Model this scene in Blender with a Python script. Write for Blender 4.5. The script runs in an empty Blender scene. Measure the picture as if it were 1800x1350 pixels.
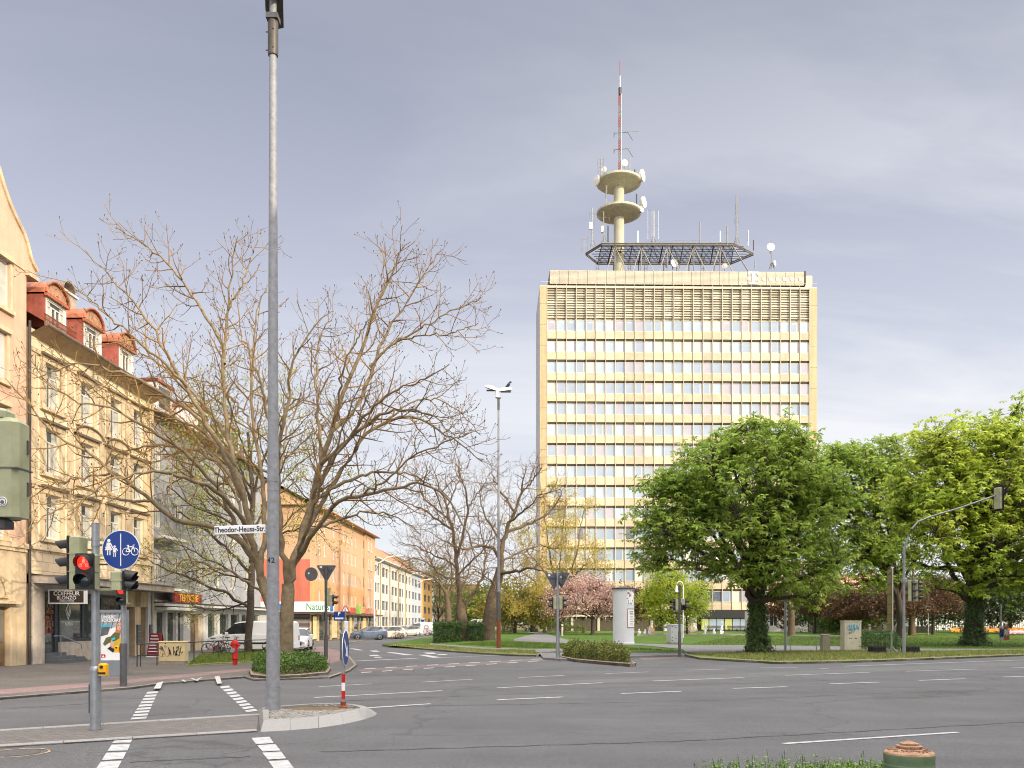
import bpy, math, random
import numpy as np
from mathutils import Vector, Matrix, Euler

SC = bpy.context.scene
COL = SC.collection
F, H, HY = 1500.0, 1.9, 1095.0          # focal length in photo pixels, eye height, horizon row
RAD = math.radians

# ------------------------------------------------------------------ camera
cam = bpy.data.cameras.new("camera")
cam.sensor_width = 36.0
cam.lens = 30.0
cam.shift_y = (HY - 675.0) / 1800.0
cam.clip_end = 6000.0
cam_ob = bpy.data.objects.new("camera", cam)
COL.objects.link(cam_ob)
cam_ob.location = (0, 0, H)
cam_ob.rotation_euler = (RAD(90), 0, 0)
SC.camera = cam_ob

# ------------------------------------------------------------------ sun, sky, exposure
SUN_AZ = (0.72, -0.69)                  # horizontal direction towards the sun
SUN_EL = RAD(20.0)
sun = bpy.data.lights.new("sun", 'SUN')
sun.energy = 4.5
sun.angle = RAD(0.6)
sun.color = (1.0, 0.85, 0.62)
sun_ob = bpy.data.objects.new("sun", sun)
COL.objects.link(sun_ob)
sdir = Vector((SUN_AZ[0] * math.cos(SUN_EL), SUN_AZ[1] * math.cos(SUN_EL), math.sin(SUN_EL)))
sun_ob.rotation_euler = sdir.to_track_quat('Z', 'Y').to_euler()
sun_ob.location = sdir * 300

world = bpy.data.worlds.new("World")
SC.world = world
world.use_nodes = True
wn, wl = world.node_tree.nodes, world.node_tree.links
wn.clear()

def wnode(t, **kw):
 n = wn.new(t)
 for k, v in kw.items():
  setattr(n, k, v)
 return n

def wmath(op, a, b=None, clamp=False):
 n = wnode('ShaderNodeMath', operation=op)
 n.use_clamp = clamp
 for i, v in enumerate((a, b)):
  if v is None:
   continue
  if isinstance(v, (int, float)):
   n.inputs[i].default_value = v
  else:
   wl.new(v, n.inputs[i])
 return n.outputs[0]

def wramp(fac, stops):
 n = wnode('ShaderNodeValToRGB')
 el = n.color_ramp.elements
 while len(el) < len(stops):
  el.new(0.5)
 for e, (p, c) in zip(el, stops):
  e.position = p
  e.color = (c[0], c[1], c[2], 1)
 wl.new(fac, n.inputs[0])
 return n.outputs[0]

wout = wnode('ShaderNodeOutputWorld')
bg = wnode('ShaderNodeBackground')
wl.new(bg.outputs[0], wout.inputs[0])
sky = wnode('ShaderNodeTexSky', sky_type='NISHITA')
sky.sun_disc = False
sky.sun_elevation = SUN_EL
sky.sun_rotation = math.atan2(SUN_AZ[0], SUN_AZ[1])
sky.air_density = 1.0
sky.dust_density = 1.5
tc = wnode('ShaderNodeTexCoord')
sep = wnode('ShaderNodeSeparateXYZ')
wl.new(tc.outputs['Generated'], sep.inputs[0])
# high veil of thin grey cloud: streaks on a flat layer seen in perspective
zz = wmath('MAXIMUM', sep.outputs[2], 0.02)
zz = wmath('ADD', zz, 0.12)
cx = wmath('DIVIDE', sep.outputs[0], zz)
cy = wmath('DIVIDE', sep.outputs[1], zz)
comb = wnode('ShaderNodeCombineXYZ')
wl.new(cx, comb.inputs[0])
wl.new(cy, comb.inputs[1])
mp = wnode('ShaderNodeMapping')
mp.inputs['Rotation'].default_value = (0, 0, RAD(-52))
mp.inputs['Scale'].default_value = (0.30, 0.80, 1.0)
wl.new(comb.outputs[0], mp.inputs[0])
nz = wnode('ShaderNodeTexNoise')
nz.inputs['Scale'].default_value = 1.25
nz.inputs['Detail'].default_value = 8
nz.inputs['Roughness'].default_value = 0.58
nz.inputs['Distortion'].default_value = 0.6
wl.new(mp.outputs[0], nz.inputs['Vector'])
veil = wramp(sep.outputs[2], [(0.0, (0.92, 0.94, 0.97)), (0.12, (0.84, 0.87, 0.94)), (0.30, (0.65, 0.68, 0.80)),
        (0.44, (0.485, 0.51, 0.63)), (0.56, (0.365, 0.39, 0.495)), (0.62, (0.365, 0.39, 0.495)), (0.8, (1.8, 1.82, 1.9)), (1.0, (3.1, 3.1, 3.1))])  # zenith above the view brightened as extra fill light
# brighter bands low in the sky
cl = wramp(nz.outputs[0], [(0.42, (0, 0, 0)), (0.57, (1, 1, 1))])
low = wramp(sep.outputs[2], [(0.0, (1, 1, 1)), (0.22, (0.95, 0.95, 0.95)), (0.42, (0.46, 0.46, 0.46)), (0.6, (0.16, 0.16, 0.16))])
side = wramp(wmath('ADD', wmath('MULTIPLY', sep.outputs[0], 0.5), 0.5), [(0.36, (0.35, 0.35, 0.35)), (0.68, (1, 1, 1))])
m1 = wnode('ShaderNodeMix', data_type='RGBA', blend_type='MULTIPLY')
m1.inputs[0].default_value = 1
wl.new(cl, m1.inputs[6])
wl.new(low, m1.inputs[7])
m1b = wnode('ShaderNodeMix', data_type='RGBA', blend_type='MULTIPLY')
m1b.inputs[0].default_value = 1
wl.new(m1.outputs[2], m1b.inputs[6])
wl.new(side, m1b.inputs[7])
m2 = wnode('ShaderNodeMix', data_type='RGBA', blend_type='MIX')
wl.new(m1b.outputs[2], m2.inputs[0])
wl.new(veil, m2.inputs[6])
m2.inputs[7].default_value = (0.95, 0.96, 0.99, 1)
# unseen cloud on the sun's half, behind the camera, brightened to lift the shade
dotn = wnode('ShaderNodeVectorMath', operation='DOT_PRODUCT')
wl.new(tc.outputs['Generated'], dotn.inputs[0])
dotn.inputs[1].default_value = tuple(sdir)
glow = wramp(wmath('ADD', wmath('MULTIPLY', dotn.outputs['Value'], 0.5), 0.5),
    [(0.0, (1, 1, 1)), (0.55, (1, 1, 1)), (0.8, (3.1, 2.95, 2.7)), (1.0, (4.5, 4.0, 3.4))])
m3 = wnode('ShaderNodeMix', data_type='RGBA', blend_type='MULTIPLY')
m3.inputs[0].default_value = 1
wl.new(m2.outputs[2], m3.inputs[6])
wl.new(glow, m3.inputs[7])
skys = wnode('ShaderNodeMix', data_type='RGBA', blend_type='MULTIPLY')
skys.inputs[0].default_value = 1
wl.new(sky.outputs[0], skys.inputs[6])
skys.inputs[7].default_value = (0.9, 0.9, 0.9, 1)
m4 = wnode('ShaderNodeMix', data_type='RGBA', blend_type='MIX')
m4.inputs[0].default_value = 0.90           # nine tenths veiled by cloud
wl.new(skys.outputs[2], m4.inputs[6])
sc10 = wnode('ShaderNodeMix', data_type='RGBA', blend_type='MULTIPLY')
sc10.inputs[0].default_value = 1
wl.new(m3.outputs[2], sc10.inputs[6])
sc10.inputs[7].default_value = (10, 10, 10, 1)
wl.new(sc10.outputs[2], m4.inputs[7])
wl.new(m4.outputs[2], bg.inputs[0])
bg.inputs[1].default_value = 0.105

SC.view_settings.view_transform = 'Standard'
SC.view_settings.look = 'None'
SC.view_settings.exposure = 0.0
SC.view_settings.gamma = 1.0
SC.view_settings.use_curve_mapping = False
SC.render.engine = 'CYCLES'
SC.cycles.max_bounces = 6
SC.cycles.transparent_max_bounces = 8
SC.cycles.use_denoising = True
SC.cycles.filter_width = 1.05

# ------------------------------------------------------------------ helpers: places
def terr(y):
 """height of the park ground at depth y"""
 return 0.10 + 0.40 * min(1.0, max(0.0, (y - 60.0) / 60.0))

def gp(px, py, z=0.0):
 d = (H - z) * F / (py - HY)
 return Vector(((px - 900.0) / F * d, d, z))

def gt(px, py, dz=0.0):
 z = 0.1
 for _ in range(12):
  d = (H - z) * F / (py - HY)
  z = terr(d)
 return Vector(((px - 900.0) / F * d, d, z + dz))

def at(px, py, d):
 return Vector(((px - 900.0) / F * d, d, H + (HY - py) / F * d))

def S(r, g, b):
 f = lambda c: (c / 255 / 12.92) if c <= 10 else ((c / 255 + 0.055) / 1.055) ** 2.4
 return (f(r), f(g), f(b))

# ------------------------------------------------------------------ helpers: materials
def M(name, col, rough=0.7, metal=0.0, var=0.12, scale=2.0, bump=0.0, bscale=30.0, spec=0.4, island=0.0,
  detail=6, col2=None, emit=None, streak=0.0):
 m = bpy.data.materials.new(name)
 m.use_nodes = True
 nt = m.node_tree
 n, l = nt.nodes, nt.links
 b = n['Principled BSDF']
 b.inputs['Roughness'].default_value = rough
 b.inputs['Metallic'].default_value = metal
 b.inputs['Specular IOR Level'].default_value = spec
 t = n.new('ShaderNodeTexCoord')
 nzn = n.new('ShaderNodeTexNoise')
 nzn.inputs['Scale'].default_value = scale
 nzn.inputs['Detail'].default_value = detail
 nzn.inputs['Roughness'].default_value = 0.65
 l.new(t.outputs['Object'], nzn.inputs['Vector'])
 r = n.new('ShaderNodeValToRGB')
 c2 = col2 if col2 else tuple(c * (1 + var) for c in col)
 c1 = col if col2 else tuple(c * (1 - var) for c in col)
 r.color_ramp.elements[0].position = 0.32
 r.color_ramp.elements[1].position = 0.68
 r.color_ramp.elements[0].color = (*c1, 1)
 r.color_ramp.elements[1].color = (*[min(1, c) for c in c2], 1)
 l.new(nzn.outputs[0], r.inputs[0])
 out = r.outputs[0]
 if streak > 0:
  mpn = n.new('ShaderNodeMapping')
  mpn.inputs['Scale'].default_value = (2.2, 2.2, 0.10)
  l.new(t.outputs['Object'], mpn.inputs[0])
  n3 = n.new('ShaderNodeTexNoise')
  n3.inputs['Scale'].default_value = 1.0
  n3.inputs['Detail'].default_value = 7
  n3.inputs['Roughness'].default_value = 0.7
  l.new(mpn.outputs[0], n3.inputs['Vector'])
  r3 = n.new('ShaderNodeMapRange')
  r3.inputs[1].default_value = 0.35
  r3.inputs[2].default_value = 0.62
  r3.inputs[3].default_value = 1 - streak
  r3.inputs[4].default_value = 1.0
  l.new(n3.outputs[0], r3.inputs[0])
  m3x = n.new('ShaderNodeMix')
  m3x.data_type = 'RGBA'
  m3x.blend_type = 'MULTIPLY'
  m3x.inputs[0].default_value = 1
  l.new(out, m3x.inputs[6])
  l.new(r3.outputs[0], m3x.inputs[7])
  out = m3x.outputs[2]
 if island > 0:
  g = n.new('ShaderNodeNewGeometry')
  ma = n.new('ShaderNodeMapRange')
  ma.inputs[3].default_value = 1 - island
  ma.inputs[4].default_value = 1 + island
  l.new(g.outputs['Random Per Island'], ma.inputs[0])
  mx = n.new('ShaderNodeMix')
  mx.data_type = 'RGBA'
  mx.blend_type = 'MULTIPLY'
  mx.inputs[0].default_value = 1
  l.new(out, mx.inputs[6])
  l.new(ma.outputs[0], mx.inputs[7])
  out = mx.outputs[2]
 l.new(out, b.inputs['Base Color'])
 if bump > 0:
  n2 = n.new('ShaderNodeTexNoise')
  n2.inputs['Scale'].default_value = bscale
  n2.inputs['Detail'].default_value = 4
  l.new(t.outputs['Object'], n2.inputs['Vector'])
  bp = n.new('ShaderNodeBump')
  bp.inputs['Strength'].default_value = bump
  bp.inputs['Distance'].default_value = 0.02
  l.new(n2.outputs[0], bp.inputs['Height'])
  l.new(bp.outputs[0], b.inputs['Normal'])
 if emit:
  b.inputs['Emission Color'].default_value = (*emit[0], 1)
  b.inputs['Emission Strength'].default_value = emit[1]
 return m

def leafmat(name, c1, c2, trans=0.35, rough=0.5, clump=1.2, island=0.35):
 m = M(name, c1, rough, 0, 0, clump, 0, 30, 0.25, island, 3, c2)
 n, l = m.node_tree.nodes, m.node_tree.links
 b = n['Principled BSDF']
 tr = n.new('ShaderNodeBsdfTranslucent')
 src = b.inputs['Base Color'].links[0].from_socket
 l.new(src, tr.inputs[0])
 mx = n.new('ShaderNodeMixShader')
 mx.inputs[0].default_value = trans
 l.new(b.outputs[0], mx.inputs[1])
 l.new(tr.outputs[0], mx.inputs[2])
 l.new(mx.outputs[0], n['Material Output'].inputs[0])
 return m

def brickmat(name, c1, c2, mortar, bw, bh, ms=0.02, rough=0.8, bump=0.4, off=0.5, axes='XY', var=0.25):
 """tiles or courses; axes says which object axes run along and up the courses"""
 m = M(name, c1, rough, 0, 0, 6, 0, 30, 0.3, 0, 6, c2)
 n, l = m.node_tree.nodes, m.node_tree.links
 b = n['Principled BSDF']
 src = b.inputs['Base Color'].links[0].from_socket
 t = n.new('ShaderNodeTexCoord')
 sp = n.new('ShaderNodeSeparateXYZ')
 cb = n.new('ShaderNodeCombineXYZ')
 l.new(t.outputs['Object'], sp.inputs[0])
 l.new(sp.outputs['XYZ'.index(axes[0])], cb.inputs[0])
 l.new(sp.outputs['XYZ'.index(axes[1])], cb.inputs[1])
 br = n.new('ShaderNodeTexBrick')
 br.offset = off
 br.inputs['Scale'].default_value = 1
 br.inputs['Brick Width'].default_value = bw
 br.inputs['Row Height'].default_value = bh
 br.inputs['Mortar Size'].default_value = ms
 br.inputs['Color1'].default_value = (1 - var, 1 - var, 1 - var, 1)
 br.inputs['Color2'].default_value = (1 + var, 1 + var, 1 + var, 1)
 br.inputs['Mortar'].default_value = (*mortar, 1)
 l.new(cb.outputs[0], br.inputs['Vector'])
 mx = n.new('ShaderNodeMix')
 mx.data_type = 'RGBA'
 mx.blend_type = 'MULTIPLY'
 mx.inputs[0].default_value = 1
 l.new(src, mx.inputs[6])
 l.new(br.outputs['Color'], mx.inputs[7])
 l.new(mx.outputs[2], b.inputs['Base Color'])
 bp = n.new('ShaderNodeBump')
 bp.inputs['Strength'].default_value = bump
 bp.inputs['Distance'].default_value = 0.02
 bp.invert = True
 l.new(br.outputs['Fac'], bp.inputs['Height'])
 l.new(bp.outputs[0], b.inputs['Normal'])
 return m

# ------------------------------------------------------------------ helpers: meshes
def np_mesh(name, V, loops, counts, mats, parent=None, smooth=False, matidx=None):
 me = bpy.data.meshes.new(name)
 V = np.asarray(V, dtype=np.float32)
 loops = np.asarray(loops, dtype=np.int32).ravel()
 counts = np.asarray(counts, dtype=np.int32)
 me.vertices.add(len(V))
 me.vertices.foreach_set('co', V.ravel())
 me.loops.add(len(loops))
 me.loops.foreach_set('vertex_index', loops)
 me.polygons.add(len(counts))
 starts = np.concatenate(([0], np.cumsum(counts)[:-1])).astype(np.int32)
 me.polygons.foreach_set('loop_start', starts)
 if matidx is not None:
  me.polygons.foreach_set('material_index', np.asarray(matidx, dtype=np.int32))
 if smooth:
  me.polygons.foreach_set('use_smooth', np.ones(len(counts), dtype=bool))
 me.update(calc_edges=True)
 me.validate()
 for m in (mats if isinstance(mats, (list, tuple)) else [mats]):
  me.materials.append(m)
 o = bpy.data.objects.new(name, me)
 COL.objects.link(o)
 if parent:
  o.parent = parent
 return o

class MB:
 """collects shapes into one mesh; k is the material slot"""

 def __init__(s):
  s.v, s.f, s.k = [], [], []

 def add(s, verts, faces, k=0, mat=None):
  o = len(s.v)
  if mat is not None:
   verts = [mat @ Vector(p) for p in verts]
  s.v += [tuple(p) for p in verts]
  s.f += [tuple(i + o for i in f) for f in faces]
  s.k += [k] * len(faces)
  return s

 def box(s, x0, x1, y0, y1, z0, z1, k=0, mat=None):
  v = [(x, y, z) for z in (z0, z1) for y in (y0, y1) for x in (x0, x1)]
  return s.add(v, [(0, 2, 3, 1), (4, 5, 7, 6), (0, 1, 5, 4), (2, 6, 7, 3), (0, 4, 6, 2), (1, 3, 7, 5)], k, mat)

 def rbox(s, x0, x1, y0, y1, z0, z1, r=0.03, k=0, mat=None):
  """box with its vertical edges and top chamfered"""
  def ring(e, z):
   return [(x0 + r + e, y0 + e, z), (x1 - r - e, y0 + e, z), (x1 - e, y0 + r + e, z), (x1 - e, y1 - r - e, z),
     (x1 - r - e, y1 - e, z), (x0 + r + e, y1 - e, z), (x0 + e, y1 - r - e, z), (x0 + e, y0 + r + e, z)]
  v = ring(0, z0) + ring(0, z1 - r) + ring(r, z1)
  f = [tuple(range(7, -1, -1)), tuple(range(16, 24))]
  for a in (0, 8):
   for i in range(8):
    j = (i + 1) % 8
    f.append((a + i, a + j, a + 8 + j, a + 8 + i))
  return s.add(v, f, k, mat)

 def prism(s, poly, z0, z1, k=0, mat=None, top=True, bottom=True):
  n = len(poly)
  v = [(p[0], p[1], z0) for p in poly] + [(p[0], p[1], z1) for p in poly]
  f = [(i, (i + 1) % n, n + (i + 1) % n, n + i) for i in range(n)]
  if top:
   f.append(tuple(range(n, 2 * n)))
  if bottom:
   f.append(tuple(range(n - 1, -1, -1)))
  return s.add(v, f, k, mat)

 def tube(s, pts, r, n=8, k=0, caps=True, mat=None):
  pts = [Vector(p) for p in pts]
  rs = r if isinstance(r, (list, tuple)) else [r] * len(pts)
  v, f = [], []
  for i, p in enumerate(pts):
   t = (pts[min(i + 1, len(pts) - 1)] - pts[max(i - 1, 0)]).normalized()
   a = Vector((0, 0, 1)) if abs(t.z) < 0.9 else Vector((1, 0, 0))
   u = t.cross(a).normalized()
   w = t.cross(u)
   for j in range(n):
    an = 2 * math.pi * j / n
    v.append(p + (u * math.cos(an) + w * math.sin(an)) * rs[i])
  for i in range(len(pts) - 1):
   for j in range(n):
    j2 = (j + 1) % n
    f.append((i * n + j, i * n + j2, (i + 1) * n + j2, (i + 1) * n + j))
  if caps:
   f.append(tuple(range(n)))
   f.append(tuple((len(pts) - 1) * n + j for j in range(n - 1, -1, -1)))
  return s.add(v, f, k, mat)

 def lathe(s, prof, n=16, c=(0, 0, 0), k=0, mat=None):
  v, f = [], []
  for (r, z) in prof:
   for j in range(n):
    a = 2 * math.pi * j / n
    v.append((c[0] + r * math.cos(a), c[1] + r * math.sin(a), c[2] + z))
  for i in range(len(prof) - 1):
   for j in range(n):
    j2 = (j + 1) % n
    f.append((i * n + j, i * n + j2, (i + 1) * n + j2, (i + 1) * n + j))
  f.append(tuple(range(n - 1, -1, -1)))
  f.append(tuple((len(prof) - 1) * n + j for j in range(n)))
  return s.add(v, f, k, mat)

 def ball(s, c, r, k=0, seg=10, rings=7, mat=None):
  rx, ry, rz = r if isinstance(r, (list, tuple)) else (r, r, r)
  v, f = [], []
  for i in range(rings + 1):
   th = math.pi * i / rings
   for j in range(seg):
    a = 2 * math.pi * j / seg
    v.append((c[0] + rx * math.sin(th) * math.cos(a), c[1] + ry * math.sin(th) * math.sin(a), c[2] + rz * math.cos(th)))
  for i in range(rings):
   for j in range(seg):
    j2 = (j + 1) % seg
    f.append((i * seg + j, (i + 1) * seg + j, (i + 1) * seg + j2, i * seg + j2))
  return s.add(v, f, k, mat)

 def disc(s, c, r, thick, k=0, n=28, axis='Y', mat=None):
  """flat round plate facing along axis"""
  m = {'Y': Matrix.Rotation(RAD(90), 4, 'X'), 'X': Matrix.Rotation(RAD(90), 4, 'Y'), 'Z': Matrix.Identity(4)}[axis]
  m = Matrix.Translation(c) @ m
  if mat is not None:
   m = mat @ m
  return s.lathe([(r, -thick / 2), (r, thick / 2)], n, (0, 0, 0), k, m)

 def poly3(s, pts, k=0):
  return s.add(pts, [tuple(range(len(pts)))], k)

 def text(s, txt, size, mat, k=0, ext=0.002, align='CENTER', sx=1.0, bold=0.0):
  """lettering; lies in the mat's XY plane"""
  cu = bpy.data.curves.new("lettering", 'FONT')
  cu.body = txt
  cu.size = size
  cu.align_x = align
  cu.align_y = 'CENTER'
  cu.extrude = ext
  cu.offset = bold
  cu.resolution_u = 3
  ob = bpy.data.objects.new("lettering", cu)
  me = bpy.data.meshes.new_from_object(ob)
  sm = mat @ Matrix.Diagonal((sx, 1, 1, 1))
  s.add([v.co.copy() for v in me.vertices], [tuple(p.vertices) for p in me.polygons], k, sm)
  bpy.data.objects.remove(ob)
  bpy.data.curves.remove(cu)
  bpy.data.meshes.remove(me)
  return s

 def build(s, name, mats, parent=None, smooth=False):
  me = bpy.data.meshes.new(name)
  me.from_pydata(s.v, [], s.f)
  for m in (mats if isinstance(mats, (list, tuple)) else [mats]):
   me.materials.append(m)
  me.polygons.foreach_set('material_index', s.k)
  if smooth:
   me.polygons.foreach_set('use_smooth', [True] * len(s.f))
   try:
    me.set_sharp_from_angle(angle=RAD(38))
   except Exception:
    pass
  me.update()
  o = bpy.data.objects.new(name, me)
  COL.objects.link(o)
  if parent:
   o.parent = parent
  return o

def tag(o, label=None, cat=None, group=None, kind=None):
 if label:
  o['label'] = label
 if cat:
  o['category'] = cat
 if group:
  o['group'] = group
 if kind:
  o['kind'] = kind
 return o

def thing(name, label, cat, loc=(0, 0, 0), rz=0.0, group=None):
 o = bpy.data.objects.new(name, None)
 o.empty_display_size = 0.3
 COL.objects.link(o)
 o.location = loc
 o.rotation_euler = (0, 0, rz)
 return tag(o, label, cat, group)

def copy_tree(o, parent=None):
 c = o.copy()
 COL.objects.link(c)
 c.parent = parent
 for ch in list(o.children):
  copy_tree(ch, c)
 return c

def structure(o):
 o['kind'] = 'structure'
 return o

RX90 = Matrix.Rotation(RAD(90), 4, 'X')     # stands lettering up, facing -Y

def face(x, y, z, rz=0.0):
 """frame for lettering that stands upright at x,y,z and faces -Y turned by rz"""
 return Matrix.Translation((x, y, z)) @ Matrix.Rotation(rz, 4, 'Z') @ RX90

# ------------------------------------------------------------------ materials
MT = {}
MT['galv'] = M('galvanised_steel', S(150, 155, 160), 0.45, 0.55, 0.16, 6, 0.05, 60)
MT['galv_dark'] = M('weathered_dark_steel', S(92, 90, 92), 0.6, 0.3, 0.22, 5, 0.05, 50)
MT['lampgrey'] = M('lamp_post_grey', S(128, 130, 134), 0.5, 0.35, 0.2, 3.5, 0.04, 40)
MT['rust'] = M('rust', S(120, 66, 44), 0.85, 0.0, 0.35, 14, 0.2, 50)
MT['siggreen'] = M('signal_housing_grey_green', S(158, 160, 128), 0.55, 0.0, 0.16, 4, 0.04, 40)
MT['black'] = M('black_plastic', (0.018, 0.018, 0.02), 0.45, 0, 0.2, 8)
MT['darkgrey'] = M('dark_grey_paint', S(92, 95, 100), 0.5, 0.1, 0.15, 5)
MT['rubber'] = M('black_rubber', (0.02, 0.02, 0.02), 0.8, 0, 0.3, 12)
MT['white'] = M('white_paint', (0.78, 0.78, 0.76), 0.45, 0, 0.05, 3)
MT['signwhite'] = M('sign_white', (0.80, 0.80, 0.80), 0.4, 0, 0.03, 3)
MT['signblue'] = M('sign_blue', S(22, 58, 132), 0.35, 0, 0.06, 3)
MT['signred'] = M('sign_red', S(190, 28, 30), 0.4, 0, 0.06, 3)
MT['yellowbox'] = M('button_yellow', S(235, 170, 20), 0.4, 0, 0.06, 5)
MT['redlit'] = M('lit_red_lens', (0.35, 0.01, 0.01), 0.3, 0, 0.3, 60, emit=((1.0, 0.035, 0.02), 1.3))
MT['redlit2'] = M('lit_red_symbol', (0.6, 0.05, 0.04), 0.3, 0, 0.1, 20, emit=((1.0, 0.10, 0.07), 3.2))
MT['lensdark'] = M('unlit_lens', (0.012, 0.022, 0.024), 0.12, 0, 0.2, 8, spec=0.7)
MT['lensred'] = M('unlit_red_lens', (0.08, 0.01, 0.01), 0.15, 0, 0.2, 8, spec=0.7)
MT['granite'] = M('granite_kerb', S(138, 136, 134), 0.85, 0, 0.22, 40, 0.2, 90, island=0.08)
MT['oldkerb'] = M('weathered_kerb', S(128, 120, 110), 0.9, 0, 0.3, 9, 0.3, 40, island=0.14)
MT['concrete'] = M('concrete', S(150, 142, 130), 0.9, 0, 0.2, 7, 0.2, 40)
MT['bark'] = M('bark', S(112, 98, 82), 0.9, 0, 0.35, 7, 0.8, 26)
MT['bark_pale'] = M('pale_bark', S(142, 124, 98), 0.9, 0, 0.35, 5, 0.6, 26)
MT['twig'] = M('twig_bark', S(92, 72, 56), 0.9, 0, 0.35, 3)
MT['bark_dark'] = M('dark_bark', S(72, 62, 54), 0.9, 0, 0.35, 7, 0.8, 26)
MT['glass'] = M('window_glass', (0.045, 0.055, 0.06), 0.06, 0, 0.4, 0.8, spec=0.9)
MT['shopglass'] = M('shop_glass', (0.05, 0.065, 0.065), 0.05, 0, 0.5, 0.7, spec=0.9)
MT['frame_white'] = M('white_window_frame', (0.58, 0.57, 0.54), 0.5, 0, 0.05, 3)
MT['curtain'] = M('pale_curtain', (0.42, 0.41, 0.36), 0.9, 0, 0.15, 2)
MT['anthracite'] = M('anthracite_frame', S(62, 68, 76), 0.45, 0.2, 0.08, 4)
# ================================================================== GROUND
def asphalt(name, base, speck=0.45, patch=0.16, tint=(1, 1, 1)):
 m = bpy.data.materials.new(name)
 m.use_nodes = True
 n, l = m.node_tree.nodes, m.node_tree.links
 b = n['Principled BSDF']
 b.inputs['Roughness'].default_value = 0.85
 b.inputs['Specular IOR Level'].default_value = 0.3
 t = n.new('ShaderNodeTexCoord')

 def noise(scale, det, lo, hi, vec=None, dist=0.0):
  q = n.new('ShaderNodeTexNoise')
  q.inputs['Scale'].default_value = scale
  q.inputs['Detail'].default_value = det
  q.inputs['Roughness'].default_value = 0.7
  q.inputs['Distortion'].default_value = dist
  l.new(vec if vec else t.outputs['Object'], q.inputs['Vector'])
  r = n.new('ShaderNodeMapRange')
  r.inputs[1].default_value = 0.3
  r.inputs[2].default_value = 0.7
  r.inputs[3].default_value = lo
  r.inputs[4].default_value = hi
  l.new(q.outputs[0], r.inputs[0])
  return r.outputs[0]

 def mul(a, c):
  q = n.new('ShaderNodeMath')
  q.operation = 'MULTIPLY'
  l.new(a, q.inputs[0])
  l.new(c, q.inputs[1])
  return q.outputs[0]
 # grains, wide patches, and lengthwise wheel wear
 mpg = n.new('ShaderNodeMapping')
 mpg.inputs['Rotation'].default_value = (0, 0, RAD(-25))
 mpg.inputs['Scale'].default_value = (0.05, 1.0, 1)
 l.new(t.outputs['Object'], mpg.inputs[0])
 v = mul(mul(noise(55, 3, 1 - speck, 1 + speck), noise(0.35, 5, 1 - patch, 1 + patch)),
   mul(noise(0.8, 3, 1 - patch * 0.8, 1 + patch * 0.6, mpg.outputs[0]), mul(noise(9, 4, 0.88, 1.12), noise(22, 3, 0.62, 1.38))))
 # thin sealed cracks
 vo = n.new('ShaderNodeTexVoronoi')
 vo.feature = 'DISTANCE_TO_EDGE'
 vo.inputs['Scale'].default_value = 0.11
 wv = n.new('ShaderNodeTexNoise')
 wv.inputs['Scale'].default_value = 0.7
 wv.inputs['Detail'].default_value = 5
 l.new(t.outputs['Object'], wv.inputs['Vector'])
 ad = n.new('ShaderNodeVectorMath')
 ad.operation = 'MULTIPLY_ADD'
 ad.inputs[1].default_value = (2.2, 2.2, 0)
 l.new(wv.outputs['Color'], ad.inputs[0])
 l.new(t.outputs['Object'], ad.inputs[2])
 l.new(ad.outputs[0], vo.inputs['Vector'])
 cr = n.new('ShaderNodeMapRange')
 cr.inputs[1].default_value = 0.0
 cr.inputs[2].default_value = 0.006
 cr.inputs[3].default_value = 0.72
 cr.inputs[4].default_value = 1.0
 l.new(vo.outputs['Distance'], cr.inputs[0])
 v = mul(v, cr.outputs[0])
 cm = n.new('ShaderNodeMix')
 cm.data_type = 'RGBA'
 cm.blend_type = 'MULTIPLY'
 cm.inputs[0].default_value = 1
 cm.inputs[6].default_value = (base * tint[0], base * tint[1], base * tint[2], 1)
 l.new(v, cm.inputs[7])
 l.new(cm.outputs[2], b.inputs['Base Color'])
 bp = n.new('ShaderNodeBump')
 bp.inputs['Strength'].default_value = 0.35
 bp.inputs['Distance'].default_value = 0.01
 q = n.new('ShaderNodeTexNoise')
 q.inputs['Scale'].default_value = 70
 l.new(t.outputs['Object'], q.inputs['Vector'])
 l.new(q.outputs[0], bp.inputs['Height'])
 l.new(bp.outputs[0], b.inputs['Normal'])
 return m

MT['asphalt'] = asphalt('road_asphalt', 0.095, 0.9, 0.16, (1.0, 1.0, 1.05))
MT['asphalt2'] = asphalt('pavement_asphalt', 0.105, 0.4, 0.2, (1.08, 1.0, 0.93))
MT['asphalt3'] = asphalt('path_asphalt', 0.16, 0.35, 0.15, (1.02, 1.0, 1.0))
MT['redlane'] = asphalt('red_cycle_lane', 0.165, 0.35, 0.2, (1.25, 0.88, 0.84))
MT['palelane'] = asphalt('faded_red_lane', 0.135, 0.35, 0.2, (1.16, 0.95, 0.93))
MT['marking'] = M('road_marking_white', (0.27, 0.27, 0.27), 0.7, 0, 0.3, 7, 0, 30, 0.3, 0, 10, (0.52, 0.52, 0.515))
MT['earth'] = M('bare_earth', S(104, 88, 66), 0.95, 0, 0.3, 4, 0.5, 20)
MT['pavers'] = brickmat('concrete_pavers', S(98, 95, 93), S(114, 110, 107), (0.35, 0.35, 0.35), 0.2, 0.1, 0.006, 0.85, 0.5, 0.5, 'XY', 0.12)
MT['setts'] = M('granite_setts', S(128, 125, 120), 0.85, 0, 0.3, 20, 0.4, 60, island=0.22)
MT['lawn'] = M('lawn', (0.046, 0.098, 0.018), 0.95, 0, 0.35, 0.9, 0.9, 25, 0.1, 0, 10, (0.095, 0.145, 0.03))
MT['drygrass'] = M('verge_turf', (0.11, 0.15, 0.035), 0.95, 0, 0.35, 2.2, 0.9, 25, 0.1, 0, 10, (0.22, 0.215, 0.075))

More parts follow.
